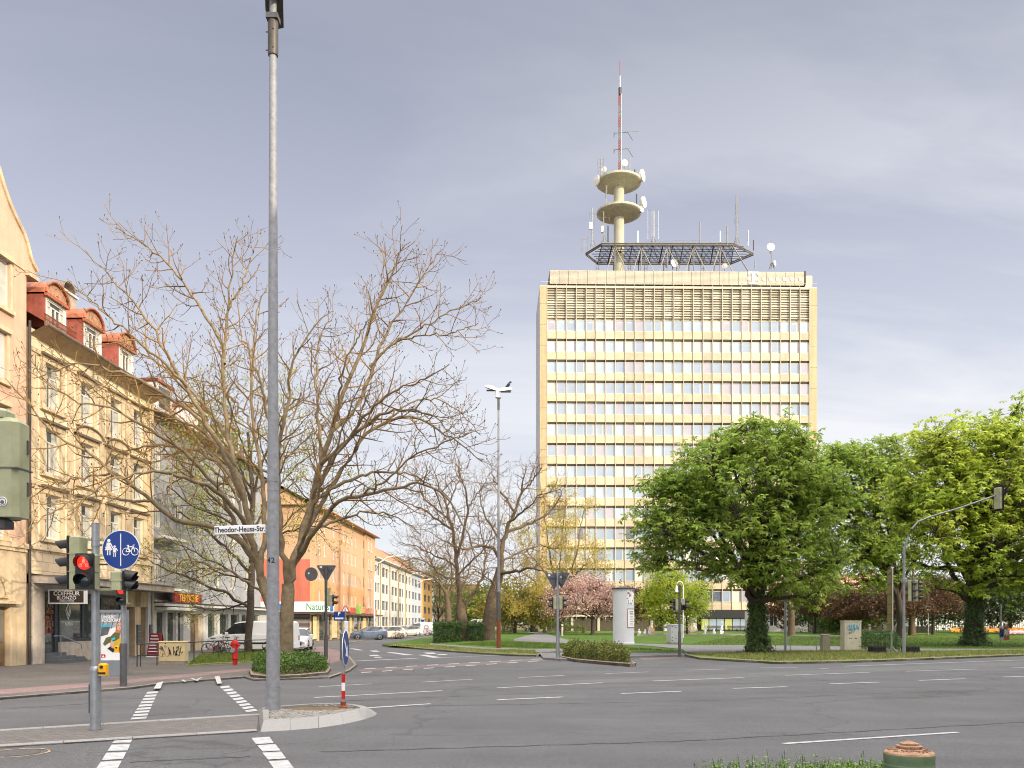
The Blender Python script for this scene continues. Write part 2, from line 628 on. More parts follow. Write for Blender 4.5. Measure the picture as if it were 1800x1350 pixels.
def sheet(name, pts, mat, z0=None, kind='structure'):
 """flat sheet through the given points; with z0 it gets sides down to z0"""
 mb = MB()
 n = len(pts)
 top = [tuple(p) for p in pts]
 if z0 is None:
  mb.add(top, [tuple(range(n))])
 else:
  mb.add(top + [(p[0], p[1], z0) for p in pts],
    [tuple(range(n))] + [(i, n + i, n + (i + 1) % n, (i + 1) % n) for i in range(n)])
 o = mb.build(name, mat)
 # make it face up
 me = o.data
 if me.polygons[0].normal.z < 0:
  me.flip_normals()
 if kind:
  o['kind'] = kind
 return o

sheet('ground', [(-2500, -2500, -0.06), (2500, -2500, -0.06), (2500, 3000, -0.06), (-2500, 3000, -0.06)], MT['earth'])
sheet('road', [(-120, -40, 0), (160, -40, 0), (160, 240, 0), (-120, 240, 0)], MT['asphalt'], -0.05)

# street on the left: frontage line of the houses
SD = Vector((0.0267, 1, 0)).normalized()
FRONT_RZ = math.atan2(SD.y, SD.x)

def front(Y, off=0.0):
 """point on the frontage line at depth Y, off metres out into the street"""
 return Vector((-21.4 + 0.0267 * (Y - 37.5) + off, Y - off * 0.0267, 0))

pv = [(0, 1226), (230, 1208), (290, 1200), (430, 1189), (445, 1194), (580, 1190), (615, 1178), (628, 1168), (612, 1150),
  (600, 1140), (612, 1130), (640, 1125)]
pvw = [gp(x, y, 0.06) for x, y in pv]
far_k = [front(Y, 6.5) + Vector((0, 0, 0.06)) for Y in (110, 150, 200)]
pave_poly = [Vector((-60, -6, 0.06)), Vector((-19.5, 5.5, 0.06))] + pvw + far_k + [Vector((-60, 200, 0.06))]
sheet('pavement', pave_poly, MT['asphalt2'], -0.05)

def kerb_line(name, pts, top, w, mat, base=-0.04, stone=1.0, gap=0.012, inward=1):
 """row of kerb stones along a line, each stone its own block"""
 mb = MB()
 pts = [Vector((p[0], p[1], 0)) for p in pts]
 for a, b in zip(pts[:-1], pts[1:]):
  L = (b - a).length
  n = max(1, round(L / stone))
  t = (b - a) / L
  nn = Vector((-t.y, t.x, 0)) * inward
  for i in range(n):
   p = a + t * (L * i / n + gap / 2)
   q = a + t * (L * (i + 1) / n - gap / 2)
   c = 0.02
   sec = [(0, base), (0, top - c), (c, top), (w - c, top), (w, top - c), (w, base)]
   v = [(e + nn * o + Vector((0, 0, z))) for e in (p, q) for o, z in sec]
   m = len(sec)
   f = [tuple(range(m)), tuple(range(2 * m - 1, m - 1, -1))] + [(j, (j + 1) % m, m + (j + 1) % m, m + j) for j in range(m)]
   mb.add(v, f)
 return structure(mb.build(name, mat))

kerb_line('pavement_kerb', [Vector((-19.5, 5.5, 0))] + pvw[:4], 0.066, 0.14, MT['oldkerb'])
kerb_line('corner_kerb', pvw[4:], 0.066, 0.14, MT['oldkerb'])

# red cycle lane along the pavement and over the side street
sheet('cycle_path', [gp(-120, 1231, 0.064), gp(-120, 1221, 0.064), gp(0, 1212, 0.064), gp(200, 1197, 0.064), gp(440, 1174, 0.064),
      gp(440, 1178.5, 0.064), gp(200, 1203.5, 0.064), gp(0, 1221, 0.064)], MT['redlane'])
sheet('cycle_crossing', [gp(628, 1176.5, .004), gp(700, 1172.5, .004), gp(800, 1166, .004), gp(900, 1160.5, .004), gp(975, 1157, .004),
       gp(975, 1160, .004), gp(900, 1165, .004), gp(800, 1171, .004), gp(700, 1177, .004), gp(634, 1181, .004)], MT['palelane'])
sheet('cycle_crossing', [gp(1122, 1155, .004), gp(1200, 1152.5, .004), gp(1203, 1157, .004), gp(1128, 1160, .004)], MT['palelane'])
sheet('parking_strip', [gp(528, 1141, .064), gp(566, 1136, .064), gp(600, 1146, .064), gp(612, 1158, .064), gp(580, 1166, .064),
      gp(552, 1168, .064)], MT['redlane'])

# ---- painted markings
mk = MB()

def stripe(a, b, w=0.12, z=0.008):
 p, q = gp(*a, z), gp(*b, z)
 t = (q - p).normalized()
 s = Vector((-t.y, t.x, 0)) * w / 2
 mk.add([p - s, q - s, q + s, p + s], [(0, 1, 2, 3)])

def patch(pts, z=0.008):
 mk.add([gp(x, y, z) for x, y in pts], [tuple(range(len(pts)))])

for a, b, w in [((560, 1207), (653, 1202), .12), ((742, 1199), (830, 1194), .12), ((912, 1191), (993, 1187), .12),
    ((1065, 1184), (1140, 1181), .12), ((552, 1226), (777, 1214), .14), ((874, 1209), (1060, 1200), .14),
    ((1147, 1197), (1307, 1191), .14), ((1380, 1187), (1528, 1182), .14), ((1593, 1180), (1717, 1176), .14),
    ((1777, 1174), (1890, 1171), .14), ((648, 1244), (757, 1237), .16), ((874, 1230), (990, 1225), .16),
    ((1092, 1219), (1197, 1215), .16), ((1288, 1210), (1383, 1207), .16), ((1459, 1202), (1544, 1199), .16),
    ((1615, 1196), (1697, 1193), .16), ((1763, 1190), (1850, 1187), .16), ((1377, 1307), (1683, 1287), .12),
    ((1207, 1178), (1275, 1176), .12), ((1337, 1174), (1403, 1173), .12), ((1440, 1175.5), (1456, 1175), .12),
    ((1483, 1171), (1900, 1156.5), .16), ((622, 1162), (733, 1157), .3), ((753, 1157), (883, 1151.5), .16),
    ((1840, 1276), (2100, 1260), .12)]:
 stripe(a, b, w)
for q in [[(678, 1146.5), (690, 1146.5), (728, 1151.3), (712, 1151.5)], [(735, 1151), (748, 1151), (776, 1155.5), (760, 1156)],
   [(744, 1147.2), (762, 1147), (768, 1149), (752, 1149.5)], [(768, 1149.7), (788, 1150), (782, 1151.5), (770, 1151)],
   [(648, 1151.5), (662, 1151), (668, 1153), (652, 1153.2)], [(656, 1155), (668, 1154.5), (672, 1155.8), (660, 1156.2)],
   [(614, 1140), (622, 1140), (640, 1143), (630, 1143)], [(650, 1143.5), (662, 1143.5), (668, 1145.5), (655, 1145.5)]]:
 patch(q)
# block marks beside the crossing of the left arm, far side
for i in range(9):
 t0, t1 = i / 9.0, (i + 0.62) / 9.0
 e = lambda a, b, t: (a[0] + (b[0] - a[0]) * t, a[1] + (b[1] - a[1]) * t)
 L0, L1, R0, R1 = (259, 1216), (228, 1267), (278, 1215), (256, 1265)
 patch([e(L0, L1, t0), e(R0, R1, t0), e(R0, R1, t1), e(L0, L1, t1)])
 L0, L1, R0, R1 = (386, 1207), (436, 1254), (402, 1205), (455, 1251)
 patch([e(L0, L1, t0), e(R0, R1, t0), e(R0, R1, t1), e(L0, L1, t1)])
# near side
for q in [[(202, 1301), (233, 1300), (229, 1305), (197, 1306)], [(196, 1309), (229, 1308), (224, 1319), (189, 1320)],
   [(187, 1323), (222, 1322), (216, 1334), (179, 1336)], [(177, 1339), (214, 1337), (204, 1356), (164, 1358)],
   [(442, 1297), (474, 1295), (481, 1306), (450, 1308)], [(452, 1310), (484, 1308), (493, 1319), (462, 1321)],
   [(461, 1323), (494, 1321), (503, 1333), (471, 1335)], [(472, 1338), (506, 1336), (518, 1352), (484, 1354)]]:
 patch(q)
# white blocks along the red crossing
for i in range(9):
 t = i / 9.0
 for yo, w in ((0, 1), (6.6, 1)):
  x = 640 + 330 * t
  yb = 1176.2 - 19 * t + yo * (1 - 0.45 * t)
  if yo == 0:
   patch([(x, yb), (x + 20, yb - 1.2), (x + 21, yb - 2.2 + .4 * t), (x + 1, yb - 1.1 + .4 * t)], 0.010)
  else:
   patch([(x - 6, yb), (x + 12, yb - 1.0), (x + 14, yb - 2.3 + .5 * t), (x - 4, yb - 1.3 + .5 * t)], 0.010)
structure(mk.build('road_markings', MT['marking']))
mk = MB()
for q in [[(276, 1200.5), (287, 1197.5), (282, 1210), (270, 1210.5)], [(377, 1189), (386, 1188), (390, 1201), (382, 1202)],
   [(318, 1195), (322, 1194.5), (328, 1198), (324, 1198.3)], [(335, 1192.5), (339, 1192), (350, 1197), (346, 1197.3)],
   [(352, 1191), (356, 1190.5), (346, 1196), (342, 1196)]]:
 patch(q, 0.068)
structure(mk.build('pavement_markings', MT['marking']))

# ---- tar seams and mended patches
MT['seam'] = M('tar_seam', (.035, .035, .037), .6, 0, .3, 8)
MT['mended'] = asphalt('mended_asphalt', 0.084, 0.5, 0.12)
MT['oldlane'] = asphalt('pale_worn_asphalt', 0.112, 0.55, 0.12)
keep = mk
mk = MB()
for a, b, w in [((650, 1243), (1200, 1233), .035), ((1200, 1233), (1900, 1206), .03), ((560, 1322), (1200, 1303), .05), ((1200, 1303), (1900, 1264), .05), ((610, 1232), (1010, 1216), .03),
    ((640, 1188), (1000, 1178), .05), ((1000, 1212), (1800, 1184), .03), ((0, 1247), (230, 1232), .04), ((230, 1340), (440, 1330), .04)]:
 p, q = gp(*a), gp(*b)
 pts = [p.lerp(q, i / 24) + Vector((math.sin(i * 2.3) * .02, math.cos(i * 1.7 + a[0]) * .035, 0)) for i in range(25)]
 for i in range(24):
  t = (pts[i + 1] - pts[i]).normalized()
  s = Vector((-t.y, t.x, 0)) * w / 2 * (1 + .5 * math.sin(i * 1.9 + a[1]))
  mk.add([x + Vector((0, 0, .0035)) for x in (pts[i] - s, pts[i + 1] - s, pts[i + 1] + s, pts[i] + s)], [(0, 1, 2, 3)])
structure(mk.build('road_seams', MT['seam']))
for pts, m_ in (([(1530, 1222), (1690, 1214), (1712, 1222), (1545, 1231)], 'mended'),
    ([(1000, 1196), (1800, 1163), (1800, 1170), (1000, 1204)], 'oldlane'), ([(250, 1246), (330, 1240), (345, 1252), (262, 1258)], 'mended')):
 sheet('road_patch', [gp(x, y, .003) for x, y in pts], MT[m_])
mk = keep

# ---- median strip of pavers with granite edging, level with the road
mA, mB_, mC, mD = gp(-160, 1322.5, 0.02), gp(452, 1285, 0.02), gp(454, 1256, 0.02), gp(-160, 1294, 0.02)
sheet('median_paving', [mA, mB_, mC, mD], MT['pavers'], -0.04)
kerb_line('median_kerb', [mA, mB_], 0.045, 0.13, MT['granite'])
kerb_line('median_kerb', [mD, mC], 0.045, 0.12, MT['granite'], inward=-1)

# ---- traffic island: sloping granite kerb round a bed of setts
bot = [(456, 1288), (510, 1285), (560, 1281), (605, 1274), (640, 1266), (662, 1258), (667, 1253), (655, 1246), (628, 1240),
  (590, 1237), (540, 1238.5), (490, 1242), (452, 1246)]
top_ = [(463, 1266), (510, 1264), (560, 1260), (600, 1254.5), (630, 1249), (645, 1245.5), (647, 1243.5), (640, 1241), (622, 1237.5),
  (588, 1235.5), (540, 1237), (492, 1240.5), (461, 1243.5)]
bw = [gp(x, y, 0.0) for x, y in bot]
tw = [gp(x, y, 0.15) for x, y in top_]
cen = sum(tw, Vector()) / len(tw)
inn = [p + (cen - p).normalized() * 0.16 for p in tw]
mb = MB()
nb = len(bw)
for i in range(nb):
 j = (i + 1) % nb
 L = (bw[j] - bw[i]).length
 k = max(1, round(L / 0.85))
 for s_ in range(k):
  a, b = s_ / k + 0.006, (s_ + 1) / k - 0.006
  P = lambda arr, t, z=None: (lambda v: Vector((v.x, v.y, v.z if z is None else z)))(arr[i].lerp(arr[j], t))
  A = [P(bw, a, -0.04), P(tw, a), P(inn, a, 0.15), P(inn, a, 0.0)]
  B = [P(bw, b, -0.04), P(tw, b), P(inn, b, 0.15), P(inn, b, 0.0)]
  mb.add(A + B, [(0, 1, 2, 3), (7, 6, 5, 4), (0, 4, 5, 1), (1, 5, 6, 2), (2, 6, 7, 3), (3, 7, 4, 0)])
o = mb.build('island_kerb', MT['granite'])
structure(o)
sheet('island_bed', [Vector((p.x, p.y, 0.105)) for p in inn], MT['earth'])
# setts: small rough cubes in rows, a bare round patch left in the middle
rng = random.Random(5)

def inside(p, poly):
 c = False
 n = len(poly)
 for i in range(n):
  a, b = poly[i], poly[i - 1]
  if (a.y > p[1]) != (b.y > p[1]) and p[0] < (b.x - a.x) * (p[1] - a.y) / (b.y - a.y) + a.x:
   c = not c
 return c

mb = MB()
hole = gp(560, 1245, 0.12)
x0, x1 = min(p.x for p in inn), max(p.x for p in inn)
y0, y1 = min(p.y for p in inn), max(p.y for p in inn)
ang = RAD(20)
for i in range(-40, 60):
 for j in range(-50, 60):
  u, w = i * 0.122 + (0.06 if j % 2 else 0), j * 0.122
  px = cen.x + u * math.cos(ang) - w * math.sin(ang)
  py = cen.y + u * math.sin(ang) + w * math.cos(ang)
  if not inside((px, py), inn):
   continue
  if ((px - hole.x) / 0.75) ** 2 + ((py - hole.y) / 0.5) ** 2 < 1:
   continue
  mt = Matrix.Translation((px, py, 0)) @ Matrix.Rotation(ang + rng.uniform(-.1, .1), 4, 'Z')
  s1, s2 = rng.uniform(.044, .054), rng.uniform(.044, .054)
  mb.rbox(-s1, s1, -s2, s2, 0.09, 0.135 + rng.uniform(-.006, .006), 0.012, 0, mt)
structure(mb.build('island_paving', MT['setts']))

# ---- planter bed at the street corner and the grassy patch beside it
bed = [gp(x, y, 0.14) for x, y in [(452, 1166), (438, 1179), (441, 1186), (470, 1189), (530, 1186.5), (576, 1182), (582, 1174), (570, 1166), (520, 1161)]]
sheet('planting_bed', bed, MT['earth'], -0.02)
kerb_line('planting_bed_kerb', bed + [bed[0]], 0.17, 0.1, MT['oldkerb'], stone=0.6)
sheet('corner_turf', [gp(x, y, 0.085) for x, y in [(325, 1170), (380, 1166), (438, 1164), (452, 1160), (500, 1152), (480, 1142), (440, 1143), (345, 1152)]], MT['drygrass'], 0.0)

# ---- park ground: one sheet that rises gently, edged by the verge kerb
near_px = [(672, 1134), (700, 1136.3), (750, 1140.3), (800, 1144.3), (850, 1147.6), (905, 1150.6), (946, 1151.3), (952, 1147.5),
   (1000, 1145.6), (1080, 1146), (1150, 1146.6), (1203, 1147.6), (1206, 1151), (1230, 1156), (1300, 1160), (1365, 1163.6),
   (1450, 1162.6), (1560, 1159.6), (1680, 1155), (1800, 1150.4), (2100, 1140), (2500, 1130)]
near_w = [gp(x, y, 0.10) for x, y in near_px]
rows = [0, .03, .06, .1, .14, .18, .23, .28, .34, .4, .47, .55, .65, .8, 1.0]
V, loops, cnt = [], [], []
nc = len(near_w)
for t in rows:
 for i, p in enumerate(near_w):
  fx = -4.5 + (170 + 4.5) * (i / (nc - 1)) ** 1.1
  q = Vector((fx, 185, 0))
  w = p.lerp(q, t)
  V.append((w.x, w.y, terr(w.y)))
for r in range(len(rows) - 1):
 for i in range(nc - 1):
  a = r * nc + i
  loops += [a, a + 1, a + nc + 1, a + nc]
  cnt.append(4)
o = len(V)
V += [(p.x, p.y, -0.05) for p in near_w]
for i in range(nc - 1):
 loops += [i, o + i, o + i + 1, i + 1]
 cnt.append(4)
structure(np_mesh('lawn', V, loops, cnt, MT['lawn']))
kerb_line('verge_kerb', near_w[:8], 0.125, 0.13, MT['oldkerb'])
kerb_line('verge_kerb', near_w[12:], 0.125, 0.13, MT['oldkerb'])
kerb_line('verge_kerb', near_w[7:13], 0.115, 0.12, MT['oldkerb'])
# dry turf along the road
sheet('verge', [gt(x, y, .012) for x, y in [(680, 1134.6), (750, 1139.6), (850, 1146.6), (905, 1149.6), (945, 1150.6), (940, 1143), (850, 1141), (757, 1133), (700, 1132)]], MT['drygrass'])
sheet('verge', [gt(x, y, .012) for x, y in [(1208, 1150.6), (1230, 1155.2), (1300, 1159.2), (1365, 1162.8), (1450, 1161.8), (1560, 1158.8), (1680, 1154.2),
           (1800, 1149.6), (2050, 1141), (2050, 1138), (1800, 1143.6), (1600, 1145.5), (1478, 1144.5), (1330, 1146), (1240, 1149)]], MT['drygrass'])

def path(pts):
 """asphalt laid on the park ground, in pieces that follow its rise"""
 w = [gt(x, y, 0.022) for x, y in pts]
 return sheet('path', w, MT['asphalt3'])

path([(752, 1134), (757, 1131.3), (850, 1138.5), (940, 1141.5), (1000, 1140.6), (1000, 1144.8), (948, 1147), (850, 1141.6)])
path([(905, 1109.5), (955, 1112.5), (1013, 1130), (1010, 1131.5), (903, 1127.5)])
path([(1003, 1124), (1040, 1128.5), (1126, 1131.5), (1126, 1134.5), (1040, 1133), (1010, 1131.5)])
path([(1126, 1131.5), (1205, 1134.2), (1300, 1134.2), (1480, 1136.5), (1480, 1143.5), (1330, 1145), (1240, 1148.5), (1206, 1147.2), (1200, 1141.5), (1126, 1134.5)])
path([(1480, 1140.5), (1800, 1141.2), (2100, 1137), (2100, 1138), (1800, 1143), (1600, 1144.6), (1480, 1143.5)])
# paving by the kerb under the signal posts
sheet('pavement', [gp(948, 1148, .105), gp(1000, 1146.2, .105), gp(1080, 1146.6, .105), gp(1203, 1148, .105), gp(1204, 1151, .105), gp(1100, 1153.5, .105),
     gp(985, 1158, .105), gp(955, 1156, .105)], MT['asphalt3'], 0.0)

# ---- planting island between the lanes
isl = [gp(x, y, 0.13) for x, y in [(984, 1154), (1010, 1159), (1060, 1163.5), (1112, 1167.5), (1118, 1165.5), (1100, 1158), (1050, 1152.5), (1000, 1149.5), (986, 1150.5)]]
sheet('planting_bed', isl, MT['earth'], -0.02)
kerb_line('planting_bed_kerb', isl + [isl[0]], 0.16, 0.12, MT['oldkerb'], stone=0.9)

# ---- pavement the photographer stands on
sheet('pavement', [(-14, -12, 0.12), (40, -12, 0.12), (40, 19.5, 0.12), (6, 7.2, 0.12), (-10, 1.5, 0.12)], MT['asphalt2'], -0.05)

# ---- grass blades
rs = np.random.RandomState(3)

def blades(name, pts, hs, mat, lean=0.5, wd=0.012):
 n = len(pts)
 P = np.array(pts)
 hs = np.asarray(hs)
 a = rs.uniform(0, 2 * np.pi, n)
 ln = rs.uniform(0, lean, n) * hs
 tip = P + np.stack([np.cos(a) * ln, np.sin(a) * ln, hs], 1)
 s = np.stack([-np.sin(a), np.cos(a), np.zeros(n)], 1) * wd
 V = np.stack([P - s, P + s, tip], 1).reshape(-1, 3)
 ob = np_mesh(name, V, np.arange(3 * n), np.full(n, 3), mat)
 return tag(ob, kind='stuff')

MT['blade'] = leafmat('grass_blade', (0.075, 0.15, 0.025), (0.19, 0.22, 0.05), 0.3, 0.6, 0.8, 0.4)
MT['blade_dry'] = leafmat('dry_grass_blade', (0.13, 0.19, 0.045), (0.33, 0.31, 0.11), 0.3, 0.6, 1.5, 0.4)

def scatter(poly, n, zfun, seedjit=0):
 poly = [Vector((p[0], p[1], 0)) for p in poly]
 xs = [p.x for p in poly]
 ys = [p.y for p in poly]
 out = []
 r = random.Random(11 + seedjit)
 while len(out) < n:
  x, y = r.uniform(min(xs), max(xs)), r.uniform(min(ys), max(ys))
  if inside((x, y), poly):
   out.append((x, y, zfun(y)))
 return out

vp = [gt(x, y) for x, y in [(1212, 1150.6), (1300, 1159), (1365, 1162.4), (1450, 1161.4), (1560, 1158.4), (1800, 1149.4), (1800, 1144), (1600, 1146), (1478, 1145), (1330, 1146.5), (1240, 1149.5)]]
pp = scatter(vp, 26000, lambda y: 0.1)
blades('grass', pp, rs.uniform(.05, .2, len(pp)), MT['blade_dry'], 0.7, 0.014)
vp = [gt(x, y) for x, y in [(680, 1134.4), (750, 1139.4), (850, 1146.4), (945, 1150.2), (940, 1144), (850, 1142), (757, 1134)]]
pp = scatter(vp, 9000, lambda y: terr(y), 1)
blades('grass', pp, rs.uniform(.04, .16, len(pp)), MT['blade_dry'], 0.7, 0.016)
vp = [gt(x, y) for x, y in [(850, 1129), (905, 1128), (1010, 1133), (1080, 1137), (1200, 1145), (1010, 1139.5), (940, 1140), (800, 1133)]]
pp = scatter(vp, 14000, lambda y: terr(y), 2)
blades('grass', pp, rs.uniform(.04, .15, len(pp)), MT['blade'], 0.7, 0.018)
vp = [gt(x, y) for x, y in [(1210, 1133.5), (1480, 1136), (1800, 1140.5), (1800, 1117), (1300, 1117)]]
pp = scatter(vp, 30000, lambda y: terr(y), 3)
blades('grass', pp, rs.uniform(.03, .12, len(pp)), MT['blade'], 0.7, 0.02)
vp = [gp(x, y, .085) for x, y in [(330, 1169), (380, 1165), (438, 1163), (452, 1159), (498, 1151), (480, 1143), (440, 1144), (350, 1152)]]
pp = scatter(vp, 9000, lambda y: 0.085, 4)
blades('grass', pp, rs.uniform(.04, .17, len(pp)), MT['blade'], 0.7, 0.012)
# ================================================================== HOUSES ALONG THE SIDE STREET
# local frame of a house: x along the frontage away from the camera, y into the house, z up
def lx(px, off=0.0):
 """depth at which the frontage line (off metres out) crosses photo column px"""
 k = (px - 900.0) / F
 return (-21.4 - 0.0267 * 37.5 + off) / (k - 0.0267)

def wall_open(mb, x0, x1, z0, z1, ops, depth=0.18, k=0, kr=None, y=0.0):
 """front wall with real openings; ops = (xa, xb, za, zb)"""
 kr = k if kr is None else kr
 xs = sorted(set([x0, x1] + [v for o in ops for v in o[:2]]))
 zs = sorted(set([z0, z1] + [v for o in ops for v in o[2:4]]))
 for i in range(len(xs) - 1):
  for j in range(len(zs) - 1):
   mx, mz = (xs[i] + xs[i + 1]) / 2, (zs[j] + zs[j + 1]) / 2
   if any(o[0] < mx < o[1] and o[2] < mz < o[3] for o in ops):
    continue
   mb.add([(xs[i], y, zs[j]), (xs[i + 1], y, zs[j]), (xs[i + 1], y, zs[j + 1]), (xs[i], y, zs[j + 1])], [(0, 1, 2, 3)], k)
 for a, b, c, d in [o[:4] for o in ops]:
  y2 = y + depth
  mb.add([(a, y, c), (a, y2, c), (a, y2, d), (a, y, d)], [(0, 1, 2, 3)], kr)
  mb.add([(b, y, c), (b, y, d), (b, y2, d), (b, y2, c)], [(0, 1, 2, 3)], kr)
  mb.add([(a, y, d), (a, y2, d), (b, y2, d), (b, y, d)], [(0, 1, 2, 3)], kr)
  mb.add([(a, y, c), (b, y, c), (b, y2, c), (a, y2, c)], [(0, 1, 2, 3)], kr)

def window_mesh(w, h, fr=0.07, nx=2, top=0.0, curtain=0.5, depth=0.10, kf=0, kg=1, kc=2, seed=0, sill=0.0):
 """casement window in its own frame: x from 0..w, z 0..h, set at y=0 (outside is -y)"""
 mb = MB()
 r = random.Random(seed)
 mb.box(0, fr, 0, depth, 0, h, kf)
 mb.box(w - fr, w, 0, depth, 0, h, kf)
 mb.box(fr, w - fr, 0, depth, 0, fr, kf)
 mb.box(fr, w - fr, 0, depth, h - fr, h, kf)
 zt = h - fr
 if top > 0:
  zt = h * (1 - top)
  mb.box(fr, w - fr, 0.004, depth, zt - fr / 2, zt + fr / 2, kf)
 for i in range(1, nx):
  x = w * i / nx
  mb.box(x - fr * .7, x + fr * .7, -0.003, depth, fr, h - fr if top == 0 else zt - fr / 2, kf)
 mb.add([(fr, depth * .5, fr), (w - fr, depth * .5, fr), (w - fr, depth * .5, h - fr), (fr, depth * .5, h - fr)], [(0, 1, 2, 3)], kg)
 if curtain > 0:
  y = depth * .45
  cw = w * curtain / 2
  for a, b in ((fr, fr + cw), (w - fr - cw, w - fr)):
   n = 6
   for i in range(n):
    xa, xb = a + (b - a) * i / n, a + (b - a) * (i + 1) / n
    mb.add([(xa, y, fr), (xb, y - .012, fr), (xb, y - .012, h - fr), (xa, y, h - fr)], [(0, 1, 2, 3)], kc)
 if sill:
  mb.box(-0.08, w + 0.08, -sill, 0.0, -0.09, -0.0, kf)
 return mb

def put_window(root, x, y, z, w, h, mats, label=None, **kw):
 o = window_mesh(w, h, **kw).build('window', mats, root)
 o.location = (x, y, z)
 return o

MT['stucco_peach'] = M('peach_stucco', (0.60, 0.40, 0.28), 0.9, 0, 0.07, 1.2, 0.15, 60, streak=0.16)
MT['stucco_yellow'] = M('cream_yellow_stucco', (0.78, 0.68, 0.47), 0.9, 0, 0.09, 0.8, 0.15, 60, streak=0.10)
MT['sandstone'] = M('tan_sandstone', (0.62, 0.48, 0.31), 0.85, 0, 0.18, 1.6, 0.25, 30, streak=0.25)
MT['ashlar'] = brickmat('ashlar_courses', (0.62, 0.50, 0.33), (0.72, 0.58, 0.40), (0.55, 0.5, 0.45), 0.9, 0.42, 0.012, 0.85, 0.4, 0.5, 'XZ', 0.07)
MT['travertine'] = M('travertine', (0.50, 0.43, 0.36), 0.6, 0, 0.22, 2.4, 0.1, 20, streak=0.2)
MT['slab'] = M('canopy_concrete', (0.40, 0.34, 0.29), 0.8, 0, 0.25, 2, 0.1, 20, streak=0.35)
MT['redpaint'] = M('red_painted_metal', (0.36, 0.10, 0.07), 0.75, 0, 0.22, 2, 0.05, 20, streak=0.3)
MT['coppered'] = M('rusty_red_sheet', (0.40, 0.13, 0.06), 0.6, 0.1, 0.25, 2, 0.1, 20, streak=0.3)
MT['tile_brown'] = brickmat('brown_roof_tiles', (0.17, 0.10, 0.065), (0.26, 0.15, 0.09), (0.3, 0.3, 0.3), 0.24, 0.32, 0.02, 0.85, 0.9, 0.5, 'XZ', 0.2)
MT['tile_red'] = brickmat('red_roof_tiles', (0.26, 0.085, 0.06), (0.36, 0.13, 0.09), (0.3, 0.3, 0.3), 0.24, 0.32, 0.02, 0.85, 0.9, 0.5, 'XZ', 0.2)
MT['tile_orange'] = brickmat('orange_brown_roof_tiles', (0.36, 0.19, 0.10), (0.46, 0.25, 0.14), (0.4, 0.4, 0.4), 0.3, 0.36, 0.02, 0.85, 0.8, 0.5, 'XZ', 0.15)
MT['gutter'] = M('gutter_sheet', (0.20, 0.15, 0.12), 0.5, 0.5, 0.2, 3)
MT['soffit'] = M('soffit_boards', (0.42, 0.30, 0.19), 0.8, 0, 0.15, 3)
MT['pipe'] = M('rain_pipe', (0.46, 0.40, 0.30), 0.5, 0.3, 0.15, 3)
MT['shutter'] = M('roller_shutter', (0.60, 0.59, 0.55), 0.6, 0, 0.06, 3)
MT['whitewall'] = M('white_render', (0.66, 0.66, 0.66), 0.9, 0, 0.07, 0.9, 0.1, 50, streak=0.2)
MT['greywall'] = M('grey_render', (0.34, 0.345, 0.37), 0.9, 0, 0.08, 0.7, 0.1, 50, streak=0.22)
MT['orangewall'] = M('orange_render', (0.58, 0.36, 0.22), 0.9, 0, 0.06, 0.5, 0.1, 50, streak=0.14)
MT['redwall'] = M('red_render', (0.54, 0.16, 0.105), 0.9, 0, 0.10, 0.5, 0.1, 50, streak=0.22)
MT['creamwall'] = M('pale_yellow_render', (0.60, 0.59, 0.545), 0.9, 0, 0.05, 0.5, 0.1, 50, streak=0.14)
MT['bluegreywall'] = M('blue_grey_render', (0.52, 0.55, 0.60), 0.9, 0, 0.05, 0.5, 0.1, 50, streak=0.15)
MT['ochrewall'] = M('ochre_render', (0.62, 0.36, 0.10), 0.9, 0, 0.07, 0.5, 0.1, 50, streak=0.15)
MT['rubblestone'] = brickmat('grey_stone_base', (0.22, 0.20, 0.19), (0.32, 0.29, 0.27), (0.5, 0.5, 0.5), 0.6, 0.3, 0.02, 0.9, 0.6, 0.5, 'XZ', 0.2)
MT['door_brown'] = M('brown_door', (0.20, 0.13, 0.06), 0.6, 0, 0.2, 3)
MT['brick_chimney'] = M('chimney_render', (0.36, 0.30, 0.24), 0.9, 0, 0.2, 3, 0.2, 20)
WIN = [MT['frame_white'], MT['glass'], MT['curtain']]

def house(name, label, cat, Y, off=0.0, group=None):
 p = front(Y, off)
 return thing(name, label, cat, (p.x, p.y, 0.05), FRONT_RZ, group)

# ---------------------------------------------------------------- peach house at the left edge of the view
hp = house('town_house', "peach stuccoed house with a curved baroque gable at the photo's left edge", 'house', 37.6)
mb = MB()
X0 = -16.0
wins = [(-2.9, -1.2, 15.2, 17.2), (-3.1, -1.4, 12.1, 14.1), (-3.2, -1.45, 5.5, 7.6), (-3.1, -1.4, 8.9, 11.0), (-6.9, -5.2, 15.0, 17.05), (-6.9, -5.2, 10.9, 12.9), (-6.9, -5.2, 6.1, 8.3)]
wall_open(mb, X0, 0, 5.2, 17.3, wins, 0.2, 0)
doorop = [(-4.2, -1.15, -0.1, 2.55)]
wall_open(mb, X0, 0, -0.1, 5.2, doorop, 0.35, 1)
mb.add([(0, 0, -0.1), (0, 10, -0.1), (0, 10, 17.3), (0, 0, 17.3)], [(0, 1, 2, 3)], 0)
mb.add([(X0, 0, -0.1), (X0, 0, 17.3), (X0, 10, 17.3), (X0, 10, -0.1)], [(0, 1, 2, 3)], 0)
mb.add([(X0, 10, -.1), (X0, 10, 17.3), (0, 10, 17.3), (0, 10, -.1)], [(0, 1, 2, 3)], 0)
# ashlar base lettered by a string course
mb.box(X0, 0.0, -0.12, -0.003, 5.1, 5.32, 1)
mb.box(X0, 0.0, -0.07, -0.003, 4.95, 5.1, 1)
mb.build('wall', [MT['stucco_peach'], MT['sandstone']], hp)
